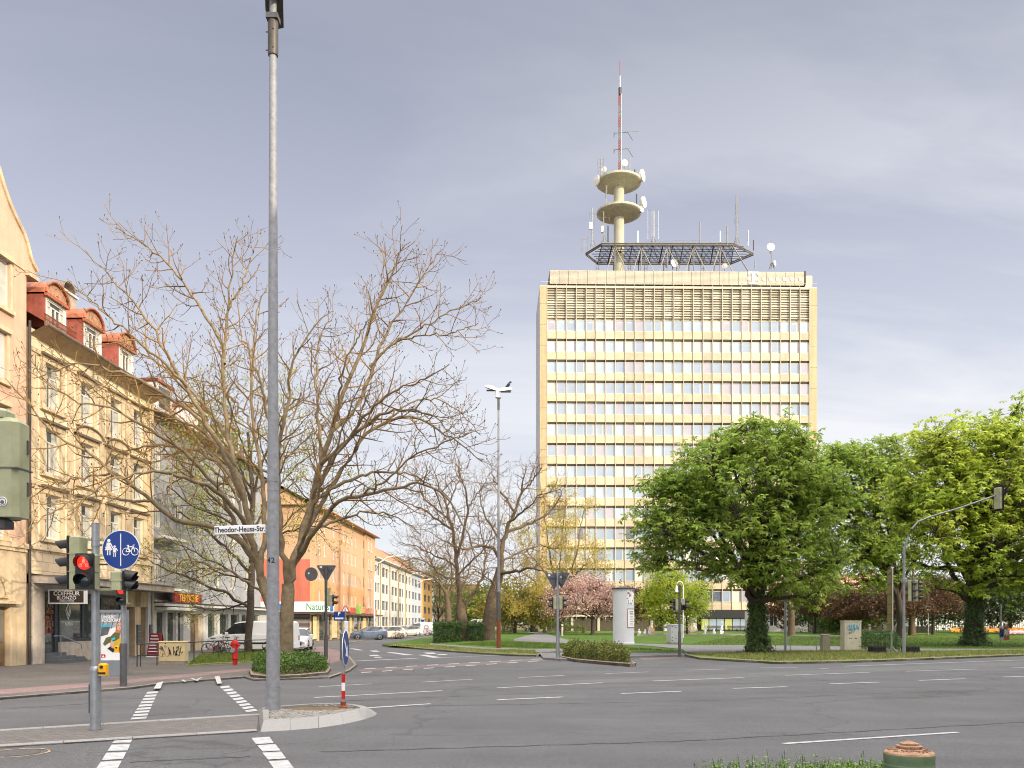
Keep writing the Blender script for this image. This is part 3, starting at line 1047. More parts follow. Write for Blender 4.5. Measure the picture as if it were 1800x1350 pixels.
# gable: a curved outline in stucco, with a thickness
prof = [(x, z if z < 17.4 else 17.3 + (z - 17.3) * .72) for x, z in [(0.0, 17.3), (0.62, 17.3), (0.66, 17.75), (0.35, 18.05), (0.12, 18.5), (-0.08, 19.05), (-0.32, 19.5), (-0.62, 19.8), (-0.9, 20.1), (-1.3, 20.6),
  (-1.75, 21.4), (-2.3, 22.6), (-3.2, 23.9), (-4.4, 24.7), (-5.6, 24.9), (-6.8, 24.7), (-8, 23.9), (-8.9, 22.6), (-9.5, 21.2), (-10.2, 20.0), (-11, 19), (-11.6, 18.2), (-11.8, 17.3)]]
mb = MB()
n = len(prof)
mb.add([(x, -0.04, z) for x, z in prof] + [(x, 0.5, z) for x, z in prof],
  [tuple(range(n - 1, -1, -1)), tuple(range(n, 2 * n))] + [(i, (i + 1) % n, n + (i + 1) % n, n + i) for i in range(n)], 0)
mb.tube([(x + 0.03, -0.06, z + 0.02) for x, z in prof[2:-1]], 0.11, 6, 1)
mb.box(-0.1, 0.72, -0.16, 0.5, 17.15, 17.3, 1)
mb.build('gable', [MT['stucco_peach'], MT['sandstone']], hp)
mb = MB()
mb.add([(-11, 0.6, 18.2), (-0.7, 0.6, 18.2), (-5.6, 0.6, 22.0), (-11, 10, 18.2), (-0.7, 10, 18.2), (-5.6, 10, 22.0)], [(0, 1, 2), (1, 4, 5, 2), (0, 2, 5, 3), (3, 5, 4)], 0)
mb.box(-11.6, 0.5, 0.52, 10, 17.3, 18.2, 0)
mb.build('roof', MT['tile_brown'], hp)
for i, (a, b, c, d) in enumerate(wins):
 w = put_window(hp, a, 0.1, c, b - a, d - c, WIN, nx=2, top=0.0, curtain=0.5, seed=i)
 t = MB()
 t.box(-0.18, b - a + 0.18, -0.26, -0.10, d - c + 0.02, d - c + 0.22, 0)
 t.box(-0.18, b - a + 0.2, -0.24, -0.10, -0.2, -0.03, 0)
 t.box(-0.17, -0.02, -0.14, -0.10, -0.03, d - c + 0.02, 0)
 t.box(b - a + 0.02, b - a + 0.17, -0.14, -0.10, -0.03, d - c + 0.02, 0)
 t.build('surround', MT['sandstone'], w)
 if i == 1:
  s = MB()
  for j in range(22):
   s.box(0.05, b - a - 0.05, -0.035, -0.01, 0.08 + j * 0.086, 0.15 + j * 0.086)
  s.build('shutter', MT['shutter'], w)
# door with a shallow hood and an arched niche above it
mb = MB()
mb.box(-4.2, -1.15, 0.25, 0.33, -0.05, 2.55, 0)
for (a, b) in ((-4.0, -2.72), (-2.62, -1.3)):
 mb.box(a, b, 0.21, 0.25, 0.15, 0.95, 0)
 mb.box(a, b, 0.21, 0.25, 1.05, 2.4, 1)
mb.build('door', [MT['door_brown'], M('door_grey_panel', (0.16, 0.15, 0.13), .5)], hp)
mb = MB()
mb.box(-4.4, -0.75, -0.3, -0.004, 2.66, 2.78, 0)
arch = [(-2.0 + 0.62 * math.cos(math.pi * i / 12), 3.0 + 0.85 * math.sin(math.pi * i / 12)) for i in range(13)]
arch2 = [(-2.0 + 0.48 * math.cos(math.pi * i / 12), 3.0 + 0.70 * math.sin(math.pi * i / 12)) for i in range(13)]
for i in range(12):
 a, b, c, d = arch[i], arch[i + 1], arch2[i + 1], arch2[i]
 mb.add([(a[0], -0.09, a[1]), (b[0], -0.09, b[1]), (c[0], -0.03, c[1]), (d[0], -0.03, d[1])], [(0, 1, 2, 3)], 0)
 mb.add([(a[0], -0.09, a[1]), (a[0], 0, a[1]), (b[0], 0, b[1]), (b[0], -0.09, b[1])], [(0, 1, 2, 3)], 0)
mb.box(-2.66, -1.34, -0.12, -0.004, 2.9, 3.0, 0)
mb.build('door_hood', MT['sandstone'], hp)
mb = MB()
mb.tube([(0.09, -0.10, 0.0), (0.09, -0.10, 15.2)], 0.06, 8)
for z in (1.2, 3.5, 6, 9, 12):
 mb.tube([(0.09, -0.10, z), (0.09, -0.10, z + .06)], 0.075, 8)
mb.build('rain_pipe', M('dark_rain_pipe', (0.06, 0.05, 0.045), .6, .3), hp)

# ---------------------------------------------------------------- cream house with red dormers and the hairdresser's shop
Y0 = 37.85
LY = 12.0
hy = house('corner_house', 'cream sandstone house with three red dormers above a hairdresser', 'house', Y0)
mb = MB()
EZ = 15.0
axes = [1.75, 4.75, 7.7, 10.3]
floors = [(5.75, 7.75), (8.75, 10.75), (11.75, 13.75)]
ops = [(a - 0.62, a + 0.62, z0, z1) for a in axes for z0, z1 in floors]
wall_open(mb, 0, LY, 4.05, EZ, ops, 0.2, 0)
mb.add([(LY, 0, 0), (LY, 11, 0), (LY, 11, EZ), (LY, 0, EZ)], [(0, 1, 2, 3)], 0)
mb.add([(0, 0, 4.05), (0, 0, EZ), (0, 11, EZ), (0, 11, 4.05)], [(0, 1, 2, 3)], 0)
mb.add([(0, 11, 0), (0, 11, EZ), (LY, 11, EZ), (LY, 11, 0)], [(0, 1, 2, 3)], 0)
mb.box(0.01, LY - .01, -0.05, -0.004, 4.05, 5.15, 1)
mb.box(-0.02, LY, -0.16, -0.004, 5.15, 5.35, 1)
mb.box(-0.02, LY, -0.09, -0.004, 5.35, 5.45, 1)
# corner piers and pilasters of sandstone, frieze under the eaves
for xa in (0.0, 3.0, 6.0, 8.8, LY - 0.55):
 mb.box(xa + .005, xa + 0.5, -0.07, -0.004, 5.45, 13.95, 2)
mb.box(0.0, LY, -0.12, -0.004, 13.95, 14.15, 2)
mb.box(0.0, LY, -0.10, -0.004, 8.05, 8.2, 2)
mb.build('wall', [MT['stucco_yellow'], MT['ashlar'], MT['sandstone']], hy)
for i, a in enumerate(axes):
 for j, (z0, z1) in enumerate(floors):
  w = put_window(hy, a - 0.62, 0.1, z0, 1.24, z1 - z0, WIN, nx=2, top=0.28, curtain=0.6, seed=i * 5 + j)
  t = MB()
  H_ = z1 - z0
  t.box(-0.36, -0.0, -0.17, -0.105, -0.05, H_ + 0.02, 0)
  t.box(1.24, 1.6, -0.17, -0.105, -0.05, H_ + 0.02, 0)
  t.box(-0.4, 1.64, -0.19, -0.105, H_ + 0.02, H_ + 0.28, 0)
  t.box(-0.46, 1.70, -0.34, -0.105, H_ + 0.28, H_ + 0.38, 1)
  t.box(-0.4, 1.64, -0.28, -0.105, -0.2, -0.05, 0)
  if j == 1 and i in (1, 2):            # segmental hood over the middle windows
   m_ = 12
   pr = [(0.62 + 1.25 * math.cos(math.pi - math.pi * q / m_), H_ + 0.38 + 0.42 * math.sin(math.pi * q / m_)) for q in range(m_ + 1)]
   t.add([(x, -0.32, z) for x, z in pr] + [(x, -0.105, z) for x, z in pr],
     [tuple(range(m_, -1, -1))] + [(q, q + 1, m_ + 2 + q, m_ + 1 + q) for q in range(m_)], 0)
   t.tube([(x, -0.34, z + .03) for x, z in pr], 0.06, 6, 1)
  t.build('surround', [MT['sandstone'], MT['gutter']], w)
# eaves
mb = MB()
mb.add([(-0.1, -0.75, EZ + .02), (LY + .1, -0.75, EZ + .02), (LY + .1, -.002, EZ - 0.35), (-0.1, -.002, EZ - 0.35)], [(0, 1, 2, 3)], 1)
mb.tube([(-0.1, -0.82, EZ + 0.07), (LY + 0.1, -0.82, EZ + 0.07)], 0.085, 8, 0)
mb.box(-0.1, LY + 0.1, -0.76, -0.72, EZ + .02, EZ + 0.2, 0)
# steep foot of the roof, then the low upper slope
mb.add([(0, -0.72, EZ + .2), (LY, -0.72, EZ + .2), (LY, 0.6, EZ + 0.95), (0, 0.6, EZ + 0.95)], [(0, 1, 2, 3)], 2)
mb.add([(0, 0.6, EZ + 0.95), (LY, 0.6, EZ + 0.95), (LY, 6, EZ + 2.9), (0, 6, EZ + 2.9)], [(0, 1, 2, 3)], 2)
mb.add([(0, 6, EZ + 2.9), (LY, 6, EZ + 2.9), (LY, 11, EZ), (0, 11, EZ)], [(0, 1, 2, 3)], 2)
mb.add([(LY, -0.72, EZ + .2), (LY, 0, EZ), (LY, 11, EZ), (LY, 6, EZ + 2.9), (LY, .6, EZ + .95)], [(4, 3, 2, 1, 0)], 2)
rf = mb.build('roof', [MT['gutter'], MT['soffit'], MT['tile_brown']], hy)
mb = MB()
for i in range(44):                           # snow guard
 mb.box(0.1 + i * 0.05 * 1.2, 0.115 + i * 0.06, -0.6, -0.58, EZ + 0.28, EZ + 0.62)
mb.box(0.05, 2.8, -0.605, -0.575, EZ + 0.62, EZ + 0.65)
mb.box(0.05, 2.8, -0.605, -0.575, EZ + 0.40, EZ + 0.43)
mb.build('snow_guard', MT['rust'], rf)

def dormer(x0, x1, root):
 zb, zs = EZ + 0.25, EZ + 1.78
 w = x1 - x0
 yf, yb = -0.25, 4.2
 cxm = (x0 + x1) / 2
 mb = MB()
 mb.add([(x0, yf, zb), (x0, yb, zb), (x0, yb, zs), (x0, yf, zs)], [(3, 2, 1, 0)], 0)
 mb.add([(x1, yf, zb), (x1, yf, zs), (x1, yb, zs), (x1, yb, zb)], [(3, 2, 1, 0)], 0)
 m_ = 10
 arc = [(cxm + (w / 2 + .1) * math.cos(math.pi * q / m_), zs + 0.03 + 0.72 * math.sin(math.pi * q / m_)) for q in range(m_ + 1)]
 mb.add([(x, yf, z) for x, z in arc], [tuple(range(m_ + 1))], 2)
 for q in range(m_):
  a, b = arc[q], arc[q + 1]
  mb.add([(a[0], yf - .12, a[1]), (b[0], yf - .12, b[1]), (b[0], yb, b[1]), (a[0], yb, a[1])], [(0, 1, 2, 3)], 1)
 mb.tube([(x, yf - 0.1, z) for x, z in arc], 0.06, 6, 1)
 mb.box(x0 - .1, x1 + .1, yf - 0.14, yf, zs - 0.12, zs + 0.03, 1)
 wall_open(mb, x0, x1, zb, zs - .12, [(x0 + .14, x1 - .14, zb + .25, zs - .2)], 0.1, 3, None, yf)
 d = mb.build('dormer', [MT['redpaint'], MT['coppered'], M('weathered_dormer_front', (0.50, 0.30, 0.18), .8, 0, .4, 9, .2, 30, col2=(.30, .12, .07)), MT['frame_white']], root)
 o = window_mesh(w - .28, zs - .2 - zb - .25, nx=4, top=0.25, curtain=0.35, fr=.06).build('window', WIN, d)
 o.location = (x0 + .14, yf + .03, zb + .25)
 return d

for a, b in ((0.8, 2.5), (4.05, 5.8), (7.6, 9.25)):
 dormer(a, b, hy)
mb = MB()
cz = 20.9
mb.box(10.9, 12.3, 4.6, 5.8, EZ + 1.8, cz, 0)
mb.box(10.8, 12.4, 4.5, 5.9, cz, cz + 0.12, 1)
mb.tube([(11, 5.2, cz + .12), (11, 5.2, cz + .18)], .1, 6, 2)
arc = [(11.6 + 0.62 * math.cos(math.pi * q / 8), cz + 0.15 + 0.6 * math.sin(math.pi * q / 8)) for q in range(9)]
for q in range(8):
 a, b = arc[q], arc[q + 1]
 mb.add([(a[0], 4.6, a[1]), (b[0], 4.6, b[1]), (b[0], 5.8, b[1]), (a[0], 5.8, a[1])], [(0, 1, 2, 3)], 2)
mb.build('chimney', [MT['brick_chimney'], MT['frame_white'], MT['gutter']], rf)
# canopy over the shop
mb = MB()
cp = []
for q in range(7):
 a = math.pi / 2 * q / 6
 cp.append((1.3 - 1.25 * math.cos(a), -1.45 * math.sin(a) - .02))
pl = [(0.05, -0.004)] + cp[1:] + [(10.6, -1.47)] + [(LY + 0.3 - 1.4 + 1.4 * math.sin(math.pi / 2 * q / 6), -1.47 + 0.3 * (1 - math.cos(math.pi / 2 * q / 6))) for q in range(1, 7)] + [(LY + 0.3, -0.004)]
mb.prism(pl, 3.62, 3.93, 0)
mb.prism([(x, y * 1.04) for x, y in pl], 3.93, 3.99, 1)
mb.build('canopy', [MT['slab'], MT['gutter']], hy)
# shop front: stone pier, entrance with steps, two panes, poster pane, second doorway
mb = MB()
mb.box(0.02, 0.95, -0.12, 0.3, -0.1, 3.6, 0)
mb.box(2.35, 8.35, -0.03, 0.4, -0.1, 0.95, 0)
mb.box(9.9, 10.6, -0.03, 0.4, -0.1, 3.6, 1)
mb.box(8.35, 8.95, -0.03, 0.4, -0.1, 3.6, 1)
mb.box(11.5, LY, -0.04, 0.4, -0.1, 4.05, 2)
mb.box(8.95, LY - .5, -0.03, 0.4, 2.75, 3.61, 1)
mb.box(0.95, 8.35, 0.1, 0.4, 3.3, 4.05, 2)
mb.box(0.0, LY, 0.9, 1.1, -0.1, 4.05, 3)       # dim back wall of the shop
mb.build('shop_front', [MT['travertine'], MT['sandstone'], MT['whitewall'], M('dim_interior', (0.10, 0.09, 0.08), .9, 0, .5, 1.5)], hy)
mb = MB()
for a, b in ((2.35, 4.5), (4.5, 6.3), (6.3, 8.35)):
 mb.box(a, a + 0.1, 0.0, 0.12, 0.95, 3.3, 0)
 mb.box(b - 0.1, b, 0.001, 0.121, 0.95, 3.3, 0)
 mb.box(a + .1, b - .1, 0.0, 0.12, 0.95, 1.1, 0)
 mb.box(a + .1, b - .1, 0.0, 0.12, 3.15, 3.3, 0)
 mb.add([(a + .1, 0.06, 1.1), (b - .1, 0.06, 1.1), (b - .1, 0.06, 3.15), (a + .1, 0.06, 3.15)], [(0, 1, 2, 3)], 1)
# emblem and name on the first pane
e = [(3.2, 2.75), (3.42, 2.42), (3.2, 2.0), (2.98, 2.42)]
for i in range(4):
 a, b = e[i], e[(i + 1) % 4]
 mb.tube([(a[0], 0.045, a[1]), (b[0], 0.045, b[1])], 0.018, 4, 2)
mb.tube([(3.02, 0.045, 2.6), (3.2, 0.045, 2.2), (3.38, 0.045, 2.6)], 0.025, 4, 2)
mb.text("BABILA", 0.22, face(3.25, 0.05, 1.8), 2, 0.004)
mb.build('shop_window', [MT['anthracite'], MT['shopglass'], MT['signwhite']], hy)
mb = MB()
mb.box(0.95, 1.2, 0.05, 0.2, 0.3, 3.3, 0)
mb.box(2.1, 2.35, 0.05, 0.2, 0.5, 3.3, 0)
mb.box(1.2, 2.1, 0.05, 0.2, 3.05, 3.3, 0)
mb.add([(1.2, .14, .5), (2.1, .14, .5), (2.1, .14, 3.05), (1.2, .14, 3.05)], [(0, 1, 2, 3)], 1)
rr = random.Random(4)
for i in range(5):                             # bottles on shelves behind the glass door
 for j in range(7):
  mb.box(1.28 + j * .11, 1.35 + j * .11, .09, .13, 1.4 + i * .3, 1.4 + i * .3 + rr.uniform(.14, .24), rr.choice((2, 3, 4)))
 mb.box(1.25, 2.06, .09, .135, 1.36 + i * .3, 1.39 + i * .3, 0)
mb.build('door', [MT['anthracite'], MT['shopglass'], M('red_bottles', (.35, .03, .02), .4), M('amber_bottles', (.3, .12, .03), .4), M('black_bottles', (.02, .02, .02), .4)], hy)
mb = MB()
mb.box(1.0, 2.34, -0.35, 0.3, -0.1, 0.48, 0)
mb.box(0.98, 2.6, -0.68, -0.35, -0.1, 0.32, 0)
mb.box(0.96, 3.0, -1.0, -0.68, -0.1, 0.16, 0)
mb.box(3.1, 3.9, -0.42, -0.031, -0.1, 0.22, 0)
mb.build('steps', MT['darkgrey'], hy)
mb = MB()
mb.tube([(1.05, -0.5, 1.25), (1.7, -0.5, 1.25), (2.6, -0.9, 0.85), (2.7, -.9, .6)], 0.025, 6)
mb.tube([(1.6, -0.5, 0.3), (1.6, -0.5, 1.25)], 0.022, 6)
mb.build('handrail', MT['galv'], hy)
mb = MB()
mb.box(10.6, 11.5, 0.12, 0.2, -0.1, 2.75, 0)
mb.box(10.6, 10.68, 0.0, 0.12, -0.1, 2.75, 1)
mb.box(10.68, 11.42, 0.09, 0.12, 0.1, 1.2, 0)
mb.box(10.68, 11.42, 0.09, 0.12, 1.3, 2.6, 0)
mb.build('door', [MT['door_brown'], MT['black']], hy)
for x in (10.05, 11.6):
 mb = MB()
 mb.box(x, x + 0.42, -0.13, -0.035, 0.7, 1.75, 0)
 for i in range(5):
  mb.box(x + .03, x + .39, -0.14, -0.13, 0.76 + i * .2, 0.78 + i * .2, 1)
 mb.build('letter_box', [MT['darkgrey'], MT['galv']], hy)
mb = MB()
mb.tube([(LY - .07, -0.12, 0.0), (LY - .07, -0.12, EZ)], 0.06, 8)
mb.build('rain_pipe', MT['pipe'], hy)
# hanging sign of the hairdresser: an object fixed to the pier
sg = thing('shop_sign', 'small dark hairdresser sign with pale lettering above shop steps', 'sign', hy.matrix_basis @ Vector((1.3, -1.0, 3.05)), FRONT_RZ)
mb = MB()
mb.box(-0.12, 0.12, -0.85, 0.85, -0.33, 0.33, 0)
mb.box(-0.126, -0.12, -0.79, 0.79, -0.27, 0.27, 1)
fm = Matrix.Translation((-0.128, 0, 0)) @ Matrix.Rotation(RAD(-90), 4, 'Z') @ RX90
mb.text("COIFFEUR", 0.27, fm @ Matrix.Translation((0, .14, 0)), 0, 0.002, bold=.004)
mb.text("BLONZO", 0.22, fm @ Matrix.Translation((0, -.06, 0)), 0, 0.002, bold=.003)
mb.text("HAIRCUTTERS", 0.11, fm @ Matrix.Translation((0, -.2, 0)), 0, 0.002)
mb.build('panel', [MT['signwhite'], M('sign_brown_black', (.04, .03, .025), .5)], sg)
mb = MB()
mb.tube([(0, .85, .25), (0, .98, .25)], .02, 6)
mb.tube([(0, .85, -.25), (0, .98, -.25)], .02, 6)
mb.build('bracket', MT['galv'], sg)

# ---------------------------------------------------------------- white house with the carpet shop
Y1 = 50.1
LW = 21.5
hw = house('shop_house', 'white rendered house set back over a single storey carpet shop', 'house', Y1)
mb = MB()
ops = [(0.45, 1.7, 0.55, 2.55), (1.95, 3.2, 0.3, 2.55), (3.45, 4.3, 0.3, 2.55), (5.4, 7.6, -0.05, 2.45), (8.4, 10.1, 0.6, 2.5), (10.6, 12.3, 0.6, 2.5), (12.8, 14.6, .6, 2.5), (15.1, 17, .6, 2.5), (17.5, 19.5, .6, 2.5)]
wall_open(mb, 0, LW, -0.1, 2.75, ops, 0.25, 0)
mb.box(0, LW, -0.0, .6, 2.75, 3.0, 0)
mb.box(0, LW, 0.55, 0.7, -0.1, 2.75, 2)
US = 0.6                                       # set-back of the upper storeys
uops = [(1.2 + i * 3.3, 2.4 + i * 3.3, z, z + 1.7) for i in range(6) for z in (4.4, 7.7, 11.0)]
wall_open(mb, 0, LW, 3.0, 14.6, uops, 0.18, 1, None, US)
mb.add([(0, US, 0), (0, US, 14.6), (0, 14, 14.6), (0, 14, 0)], [(0, 1, 2, 3)], 1)
mb.add([(LW, 0, -.1), (LW, US, -.1), (LW, US, 3.0), (LW, 0, 3.0)], [(0, 1, 2, 3)], 1)
mb.add([(LW, US, 0), (LW, 14, 0), (LW, 14, 14.6), (LW, US, 14.6)], [(0, 1, 2, 3)], 1)
mb.build('wall', [MT['frame_white'], MT['greywall'], M('shop_inside', (.16, .15, .13), .9, 0, .5, 1.2)], hw)
mb = MB()
mb.box(-0.2, LW + .1, -0.75, 0.0, 2.86, 3.02, 0)
mb.box(-0.2, LW + .1, -0.80, .58, 3.02, 3.10, 1)
mb.box(0.3, 4.6, -0.72, -0.004, 2.62, 2.80, 2)
mb.build('canopy', [MT['frame_white'], M('dark_roof_edge', (.05, .04, .04), .7), MT['shutter']], hw)
for i, (a, b, c, d) in enumerate(ops):
 if i == 3:
  mb = MB()
  mb.box(0, .12, 0, .1, 0, d - c, 0)
  mb.box(.3, 1.1, .03, .09, 0, d - c - .1, 1)
  mb.box(1.2, b - a, .02, .1, 0, d - c, 2)
  o = mb.build('door', [MT['black'], MT['door_brown'], MT['sandstone']], hw)
  o.location = (a, .14, c)
 else:
  o = window_mesh(b - a, d - c, fr=.06, nx=1, curtain=0.0).build('window', [MT['frame_white'], MT['shopglass'], MT['curtain']], hw)
  o.location = (a, .14, c)
for i, (a, b, c, d) in enumerate(uops):
 put_window(hw, a, US + .08, c, b - a, d - c, WIN, nx=2, curtain=.5, seed=i)
for z in (3.95, 7.05):                         # balconies with rod railings
 mb = MB()
 mb.box(0.4, 4.2, US - 1.1, US, z - .15, z, 0)
 for i in range(26):
  mb.box(0.45 + i * .145, .47 + i * .145, US - 1.06, US - 1.04, z, z + .95, 1)
 mb.box(.4, 4.2, US - 1.08, US - 1.03, z + .95, z + 1.0, 1)
 mb.build('balcony', [MT['frame_white'], MT['galv']], hw)
mb = MB()
mb.add([(-.2, US - .6, 14.4), (LW + .2, US - .6, 14.4), (LW, US + 4.5, 18.2), (0, US + 4.5, 18.2)], [(0, 1, 2, 3)], 0)
mb.add([(0, US + 4.5, 18.2), (LW, US + 4.5, 18.2), (LW + .2, 14.6, 14.4), (-.2, 14.6, 14.4)], [(0, 1, 2, 3)], 0)
mb.add([(0, US, 14.6), (0, US + 4.5, 18.15), (0, 14, 14.6)], [(0, 1, 2)], 1)
mb.add([(LW, US, 14.6), (LW, 14, 14.6), (LW, US + 4.5, 18.15)], [(0, 1, 2)], 1)
mb.tube([(-.2, US - .65, 14.42), (LW + .2, US - .65, 14.42)], .09, 6, 2)
rf = mb.build('roof', [MT['tile_red'], MT['whitewall'], MT['gutter']], hw)
for a in (2.2, 8.4, 14.6):
 mb = MB()
 mb.box(a, a + 2.2, US + .2, US + 3.5, 14.8, 16.7, 0)
 mb.box(a - .15, a + 2.35, US + .05, US + 4, 16.7, 16.85, 1)
 mb.box(a + .3, a + 1.9, US + .17, US + .2, 15.2, 16.5, 2)
 mb.build('dormer', [MT['whitewall'], MT['tile_red'], MT['glass']], rf)
p = hw.matrix_basis @ Vector((2.2, -0.35, 3.10))
sg = thing('shop_sign', 'red sign with yellow carpet shop lettering on the flat shop roof', 'sign', p, FRONT_RZ)
mb = MB()
mb.box(0, 4.2, 0.0, 0.1, 0.0, 0.62, 0)
mb.build('panel', [M('sign_rust_red', (.33, .05, .03), .6, 0, .3, 3)], sg)
mb = MB()
mb.text("TEPPICHE", 0.62, face(2.1, -0.012, 0.3), 0, 0.008, sx=1.12, bold=.012)
mb.build('lettering', [M('sign_gold', (.75, .42, .05), .5)], sg)

# ---------------------------------------------------------------- orange house with the health food shop
Y2 = 85.0
LO = 33.4
ho = house('apartment_block', 'orange apartment block with red lower wall and shops under it', 'apartment building', Y2)
mb = MB()
EO = 13.6
wx = [lx(p) - Y2 for p in (562, 571, 587, 597, 605, 612, 619, 625, 639, 644.5, 649.5)]
wz = [(3.9, 5.25), (6.45, 7.8), (8.95, 10.3), (11.45, 12.6)]
ops = [(x - .42, x + .42, a, b) for x in wx for a, b in wz]
xs_red = 7.6
wall_open(mb, 0, LO, 6.1, EO, [o for o in ops if o[2] > 6.1], .15, 0)
wall_open(mb, 0, LO, 3.1, 6.1, [o for o in ops if o[2] < 6.1], .15, 1)
mb.add([(0, 0, 8.2), (0, 0, EO), (0, 12, EO), (0, 12, 8.2)], [(0, 1, 2, 3)], 0)
mb.add([(0, 0, 3.1), (0, 0, 8.2), (0, 12, 8.2), (0, 12, 3.1)], [(0, 1, 2, 3)], 2)
mb.add([(0, 0, -.1), (0, 0, 3.1), (0, 12, 3.1), (0, 12, -.1)], [(0, 1, 2, 3)], 3)
mb.add([(LO, 0, -.1), (LO, 12, -.1), (LO, 12, EO), (LO, 0, EO)], [(0, 1, 2, 3)], 0)
mb.box(26.6, LO - .01, -.25, -.004, 3.1, EO - .1, 0)
for x in (12.6, 13.2):
 mb.box(x, x + .22, -.12, -.004, 3.1, EO, 0)
mb.build('wall', [MT['orangewall'], M('red_orange_render', (.62, .27, .13), .9, 0, .1, .45, .1, 50, col2=(.70, .38, .17), streak=0.2), MT['redwall'], MT['rubblestone']], ho)
WIN2 = [MT['frame_white'], M('painted_reflection', (.70, .64, .52), .6), MT['curtain']]  # bright window reflection painted into the pane colour
for i, (a, b, c, d) in enumerate(ops):
 dy = -.26 if a > 26.6 else .06
 o = window_mesh(b - a, d - c, fr=.07, nx=2, curtain=.8, depth=.06, sill=.08).build('window', WIN2, ho)
 o.location = (a, dy, c)
mb = MB()
mb.add([(-.5, -.7, EO + .05), (LO + .5, -.7, EO + .05), (LO + .5, 6, EO + 3.6), (-.5, 6, EO + 3.6)], [(0, 1, 2, 3)], 0)
mb.add([(-.5, 6, EO + 3.6), (LO + .5, 6, EO + 3.6), (LO + .5, 12.7, EO + .05), (-.5, 12.7, EO + .05)], [(0, 1, 2, 3)], 0)
mb.add([(-.5, -.7, EO + .0), (-.5, 12.7, EO + .0), (LO + .5, 12.7, EO + .0), (LO + .5, -.7, EO + .0)], [(0, 1, 2, 3)], 1)
mb.add([(0, 0, EO), (0, 6, EO + 3.4), (0, 12, EO)], [(0, 1, 2)], 2)
mb.tube([(-.5, -.75, EO + .06), (LO + .5, -.75, EO + .06)], .1, 6, 3)
mb.build('roof', [MT['tile_orange'], MT['soffit'], MT['orangewall'], MT['coppered']], ho)
mb = MB()
mb.box(-1.0, LO, -1.4, -.004, 2.75, 2.95, 0)
mb.box(-1.0, -0.004, -.004, 10, 2.75, 2.95, 0)
mb.build('canopy', [MT['gutter']], ho)
mb = MB()
xx = 1.0
k = 0
while xx < LO - 2:
 w = (1.6, 2.6, 1.9, 3.0)[k % 4]
 mb.box(xx, xx + w, -.02, .1, .1, 2.6, 0)
 mb.box(xx + .08, xx + w - .08, -.03, -.02, .2, 2.5, 1 if k % 3 else 2)
 mb.box(xx + w, xx + w + .55, -.14, 0.1, -.1, 2.74, 3)
 xx += w + .55
 k += 1
mb.box(0, LO, .1, .2, -.1, 3.1, 3)
mb.build('shop_front', [MT['anthracite'], MT['shopglass'], M('lit_shop_display', (.5, .38, .18), .5, 0, .5, 2, emit=((1, .75, .35), .5)), MT['sandstone']], ho)
# the long sign board that turns the corner
mb = MB()
mb.box(-1.12, -1.02, -1.45, 5.5, 2.96, 3.95, 0)
sm = Matrix.Translation((-1.125, 0, 0)) @ Matrix.Rotation(RAD(-90), 4, 'Z') @ RX90
mb.text("Naturis", 0.98, sm @ Matrix.Translation((-0.1, 3.42, 0)), 1, .004, align='LEFT', sx=.78, bold=.006)
mb.box(-1.14, -1.12, 1.75, 2.85, 3.3, 3.75, 2)
mb.tube([(-1.15, 2.8, 3.3), (-1.15, 2.5, 3.14), (-1.15, 1.8, 3.16), (-1.15, 1.72, 3.45)], .09, 6, 1)
mb.box(-1.02, 4.0, -1.50, -1.42, 2.96, 3.95, 0)
mb.box(2.2, 3.4, -1.53, -1.50, 3.05, 3.75, 2)
mb.build('sign_board', [MT['signwhite'], M('sign_green', (.02, .28, .12), .5), M('sign_logo_blue', (.05, .18, .55), .5)], ho)
for x, c, nm in ((12.5, (.55, .10, .06), 'red_sign'), (15.5, (.28, .55, .08), 'green_sign'), (21.0, (.5, .16, .1), 'maroon_sign'), (26.0, (.6, .25, .15), 'brick_sign')):
 mb = MB()
 mb.box(x, x + 2.6, -1.42, -1.34, 2.96, 3.95 if c[1] > .5 else 3.6, 0)
 mb.build('sign_board', [M(nm, c, .5, 0, .25, 3)], ho)

# ---------------------------------------------------------------- pale yellow terrace, blue-grey part, ochre end house
MT['slate_frame'] = M('slate_frame', (.22, .22, .24), .6, 0, .1, 3)
MT['slate_pane'] = M('slate_pane', (.05, .055, .075), .35, 0, .2, 2, spec=.3)

